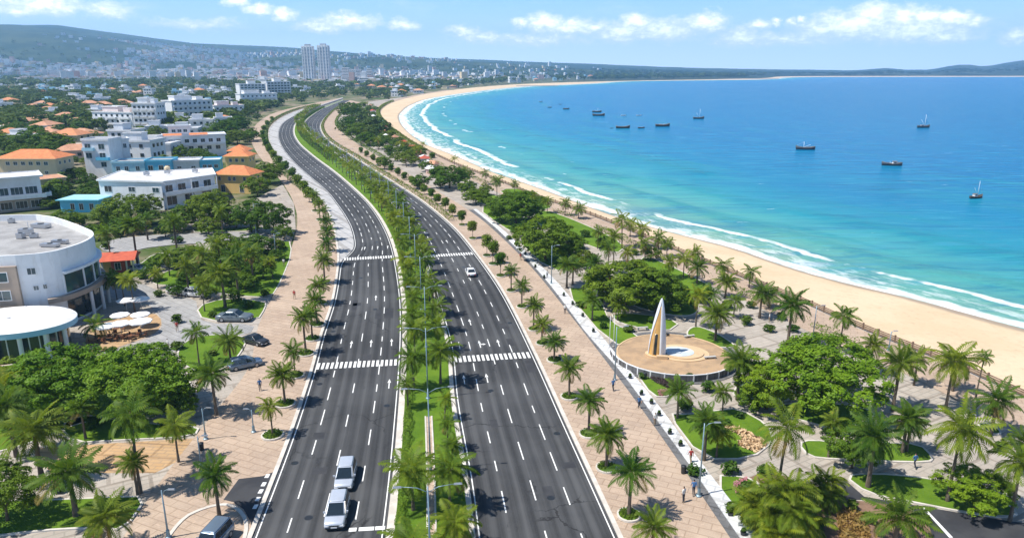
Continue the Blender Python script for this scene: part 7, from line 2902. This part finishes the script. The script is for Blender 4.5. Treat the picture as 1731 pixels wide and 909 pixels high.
# litter bins on the promenades
for i, (x, y, lab) in enumerate(((1155, 799, "dark litter bin beside the grey strip of the right promenade"), (341, 760, "dark litter bin at the left garden's kerb corner"), (1090, 640, "dark litter bin near the plaza's panel wall"), (905, 430, "dark litter bin beside the upper white walk"))):
    t = thing("litter_bin", lab, "litter bin", P(x, y, .15))
    MB().lathe([(.24, 0), (.28, .8), (.25, .8), (.22, .7)], 14).obj("bin", "dark_metal", t)
    MB().lathe([(.29, .8), (.29, .86), (.12, .95)], 14).obj("lid", "dark_metal", t)
# parasols and stalls along the far beach park
for i in range(26):
    t_ = i / 25
    y = 300 - 118 * t_
    x = np.interp(y, [180, 200, 240, 300], [632, 628, 665, 745]) + random.uniform(-9, 9)
    b = P(x, y, .06)
    if i % 2 == 0:
        t = thing("parasol", "pale far parasol", "parasol", b, i, "parasols in the far beach park", True)
        r = random.uniform(1.6, 2.4)
        MB().tube([(0, 0, 0), (0, 0, 2.5)], .05, 6).obj("pole", "frame_white", t)
        v = [(r * math.cos(2 * PI * k / 8), r * math.sin(2 * PI * k / 8), 2.1) for k in range(8)] + [(0, 0, 2.8)]
        MB().add(v, [(k, (k + 1) % 8, 8) for k in range(8)] + [tuple(range(8))[::-1]]).obj("canopy", "cloth_white", t)
    else:
        t = thing("stall", "small pitched-roof stall", "stall", b, random.uniform(0, 3), "stalls in the far beach park", True)
        w, d = random.uniform(3, 5), random.uniform(2.5, 4)
        MB().box(-w / 2, w / 2, -d / 2, d / 2, 0, 2.4).obj("wall", random.choice(["pink_wall", "cream_wall", "white_wall"]), t)
        v = [(-w * .6, -d * .65, 2.42), (w * .6, -d * .65, 2.42), (w * .6, d * .65, 2.42), (-w * .6, d * .65, 2.42), (-w * .4, 0, 3.6), (w * .4, 0, 3.6)]
        MB().add(v, [(0, 1, 5, 4), (1, 2, 5), (2, 3, 4, 5), (3, 0, 4), (3, 2, 1, 0)]).obj("roof", random.choice(["faded_tiles", "red_tiles", "canopy_white", "blue_wall"]), t)

# far jetty on the beach curve, the point's breakwater
t = thing("jetty", "low dark jetty reaching into the water from the far beach", "jetty", P(915, 146, -1))
MB().box(-60, 40, -6, 6, -1, 1.6).obj("deck", "concrete", t)
t = thing("breakwater", "thin dark breakwater at the tip of the wooded point", "breakwater", P(1285, 134, -1))
MB().box(-160, 70, -10, 10, -1, 2.2).obj("stone_bank", "concrete", t)

# ================================================================== LABELS for scattered things
LMK = [("the lower silver car", 572, 868), ("the sail monument", 1110, 598), ("the huge bright spreading tree", 1375, 690), ("the twin towers", 538, 144), ("the two hotel blocks", 450, 168), ("the yellow steep-roofed house", 395, 326),
       ("the white flat-roofed villa", 265, 362), ("the curved white building", 90, 560), ("the red-roofed kiosk", 205, 463), ("the café terrace", 215, 568), ("the grey green sedan", 397, 541), ("the blue and white villa", 240, 303),
       ("the hipped-roof cream house", 52, 312), ("the upper left crosswalk", 620, 437), ("the lower left crosswalk", 605, 613), ("the upper right crosswalk", 762, 433), ("the lower right crosswalk", 835, 605), ("the dark off-road car", 361, 905),
       ("the dark clump behind the monument", 1080, 522), ("the broad upper lawn tree", 922, 440), ("the orange-edged apartment house", 192, 220), ("the stepped white apartment house", 328, 206), ("the lower left lawn", 110, 840),
       ("the left garden's green mass", 190, 690), ("the lawn by the dark side street", 1560, 830), ("the tall lamp on the grey strip", 1181, 838), ("the beach fence's near end", 1690, 655), ("the purple heather bed", 1125, 650),
       ("the far jetty", 915, 146), ("the road's far bend", 530, 200), ("the small white towers", 600, 142), ("the nearest fishing boat", 1650, 330), ("the grey villa with curved balconies", 20, 358), ("the kerbed right lawn", 1480, 765)]
from collections import defaultdict
grp = defaultdict(list)
bpy.context.view_layer.update()
for o, desc in AUTO:
    w = o.matrix_world.translation
    x, y = proj(w)
    best = min(LMK, key=lambda l: ((l[1] - x) ** 2 + ((l[2] - y) * 1.6) ** 2))
    dx, dy = x - best[1], y - best[2]
    side = ("right of" if dx > 0 else "left of") if abs(dx) > abs(dy) * 1.3 else ("in front of" if dy > 0 else "behind")
    grp[(desc, side, best[0])].append((dx * dx + dy * dy, o))
for (desc, side, lm), items in grp.items():
    items.sort(key=lambda a: a[0])
    for i, (_, o) in enumerate(items):
        if len(items) == 1:
            o['label'] = f"{desc} {side} {lm}"
        else:
            o['label'] = f"{desc} {side} {lm}, {'the nearest' if i == 0 else ordw(i + 1) + ' nearest'}"

# ================================================================== LIGHT, SKY, AIR
SUN_EL, SUN_DIR = 60.0, Vector((-1, -.33, 0)).normalized()    # the sun stands on the left, high
sun_from = Vector((SUN_DIR.x * math.cos(R(SUN_EL)), SUN_DIR.y * math.cos(R(SUN_EL)), math.sin(R(SUN_EL))))
sd = bpy.data.lights.new("sun", 'SUN')
sd.energy = 5.0
sd.angle = R(.53)
sd.color = (1.0, .95, .87)
so = bpy.data.objects.new("sun", sd)
COL.objects.link(so)
so.rotation_euler = sun_from.to_track_quat('Z', 'Y').to_euler()
so.location = (-200, 0, 300)

w = bpy.data.worlds.new("World")
scene.world = w
w.use_nodes = True
nt = w.node_tree
h = NT(nt)
bg = nt.nodes['Background']
sky = h.n('ShaderNodeTexSky')
sky.sky_type = 'NISHITA'
sky.sun_disc = False
sky.sun_elevation = R(SUN_EL)
sky.sun_rotation = math.atan2(sun_from.x, sun_from.y)
sky.altitude = 0
sky.air_density = 1.0
sky.dust_density = .6
sky.ozone_density = 2.2
dirv = h.n('ShaderNodeTexCoord').outputs['Generated']


def el_az(px, py):
    u, v = (px - CX) / F, (CY - py) / F
    d = Vector((u, CP + v * SP, -SP + v * CP)).normalized()
    return math.atan2(d.x, d.y), math.asin(d.z)


sxyz = h.n('ShaderNodeSeparateXYZ', i_0=dirv)
az = h.math('ARCTAN2', sxyz.outputs[0], sxyz.outputs[1])
el = h.math('ARCSINE', sxyz.outputs[2])
cv = h.n('ShaderNodeCombineXYZ')
h.put(cv.inputs[0], az)
h.put(cv.inputs[1], el)
base = cv.outputs[0]
nz = h.n('ShaderNodeTexNoise')
nz.inputs['Scale'].default_value = 42
nz.inputs['Detail'].default_value = 8
nz.inputs['Roughness'].default_value = .62
h.put(nz.inputs['Vector'], h.vmul(base, (1, 1.5, 1)))
warp = h.n('ShaderNodeVectorMath', operation='MULTIPLY_ADD')
h.put(warp.inputs[0], nz.outputs['Color'])
warp.inputs[1].default_value = (.030, .022, 0)
sb = h.n('ShaderNodeVectorMath', operation='SUBTRACT')
h.put(sb.inputs[0], base)
sb.inputs[1].default_value = (.015, .011, 0)
h.put(warp.inputs[2], sb.outputs[0])
wv = warp.outputs[0]
PUFF = [(1440, 42, 70, 20, 1), (1475, 24, 34, 17, 1), (1530, 28, 32, 15, 1), (1568, 30, 30, 13, 1), (1610, 32, 36, 12, 1), (1540, 52, 110, 17, .8), (1390, 50, 50, 14, .8), (1650, 36, 22, 8, .8), (1195, 37, 34, 14, 1), (1075, 38, 26, 12, 1), (1050, 54, 44, 14, .8),
        (1120, 52, 60, 15, .75), (920, 37, 30, 13, 1), (960, 46, 50, 12, .85), (1005, 48, 18, 7, .9), (880, 40, 12, 7, .8), (1250, 62, 40, 13, .7), (1280, 44, 20, 8, .9), (1310, 38, 10, 5, .9), (1336, 36, 9, 5, .9), (1357, 35, 10, 5, .9), (820, 62, 40, 8, .6), (785, 52, 30, 7, .75),
        (680, 42, 24, 8, .85), (590, 36, 50, 11, .75), (545, 46, 40, 8, .65), (480, 24, 18, 9, .9), (437, 18, 24, 8, .9), (70, 8, 70, 14, .8), (180, 18, 40, 11, .6), (30, 20, 40, 8, .6), (400, 2, 20, 8, .8), (1720, 60, 30, 10, .7), (1600, 62, 60, 10, .65), (1800, 50, 60, 14, .9), (330, 40, 60, 8, .45), (900, 66, 90, 9, .45), (1320, 66, 120, 10, .5), (-80, 30, 60, 16, .8)]
acc = None
for (x, y, rx_, ry_, s_) in PUFF:
    rx_, ry_ = rx_ * 1.3, ry_ * 1.42
    a0, e0 = el_az(x, y)
    a1, _ = el_az(x + rx_, y)
    _, e1 = el_az(x, y - ry_)
    kx, ky = 1 / max(1e-4, a1 - a0), 1 / max(1e-4, e1 - e0)
    ma = h.n('ShaderNodeVectorMath', operation='MULTIPLY_ADD')
    h.put(ma.inputs[0], wv)
    ma.inputs[1].default_value = (kx, ky, 0)
    ma.inputs[2].default_value = (-a0 * kx, -e0 * ky, 0)
    ln = h.n('ShaderNodeVectorMath', operation='LENGTH')
    h.put(ln.inputs[0], ma.outputs[0])
    val = h.math('MULTIPLY_ADD', ln.outputs['Value'], -s_, s_)
    acc = val if acc is None else h.math('SMOOTH_MAX', acc, val, .18)
n2 = h.noise(h.vmul(base, (1, 1.7, 1)), 95, 7, .62)
dens = h.math('ADD', acc, h.math('MULTIPLY_ADD', n2, .9, -.45))
alpha = h.step(dens, -.16, .36)
lit = h.step(h.math('ADD', dens, h.math('MULTIPLY', h.math('SUBTRACT', n2, .5), .5)), .18, .95)
ccol = h.mix(lit, (15.5, 17.0, 19.2), (30, 29.3, 28.6))
wisp = h.noise(h.vmul(base, (1, 3.5, 1)), 9, 8, .62)
wa = h.math('MULTIPLY', h.step(wisp, .48, .75), h.math('MULTIPLY', h.step(el, .02, .05), .30))
skyc = h.mix(1.0, sky.outputs[0], (.68, 1.0, 1.32), 'MULTIPLY')
low = h.mix(h.step(el, -.01, .115), (14.5, 17.6, 20.6), (5.0, 9.8, 17.4))
skyc = h.mix(h.step(el, .13, .30, 1, 0), skyc, low)
colr = h.mix(wa, skyc, (14.0, 15.6, 17.6))
colr = h.mix(h.math('MULTIPLY', alpha, .92), colr, ccol)
h.put(bg.inputs['Color'], colr)
bg.inputs['Strength'].default_value = .060

# the air
hz = MB().box(-9700, 9700, -60, 9700, -9, 490).obj("haze", "concrete")
hm = bpy.data.materials.new("haze")
hm.use_nodes = True
for n_ in list(hm.node_tree.nodes):
    if n_.type != 'OUTPUT_MATERIAL':
        hm.node_tree.nodes.remove(n_)
pv = hm.node_tree.nodes.new('ShaderNodeVolumePrincipled')
pv.inputs['Color'].default_value = (.34, .63, 1.0, 1)
pv.inputs['Density'].default_value = 1.1e-4
pv.inputs['Anisotropy'].default_value = .1
hm.node_tree.links.new(pv.outputs[0], hm.node_tree.nodes['Material Output'].inputs['Volume'])
hz.data.materials.clear()
hz.data.materials.append(hm)
hz['kind'] = 'stuff'
hz['label'] = "pale blue haze in the air over the bay and the hills"

scene.cycles.max_bounces = 6
scene.cycles.volume_bounces = 1
scene.cycles.use_denoising = True
scene.cycles.use_adaptive_sampling = True
scene.view_settings.view_transform = 'Standard'
scene.view_settings.look = 'None'
scene.view_settings.gamma = 1
scene.view_settings.exposure = 0.42
print("objects", len(bpy.data.objects))
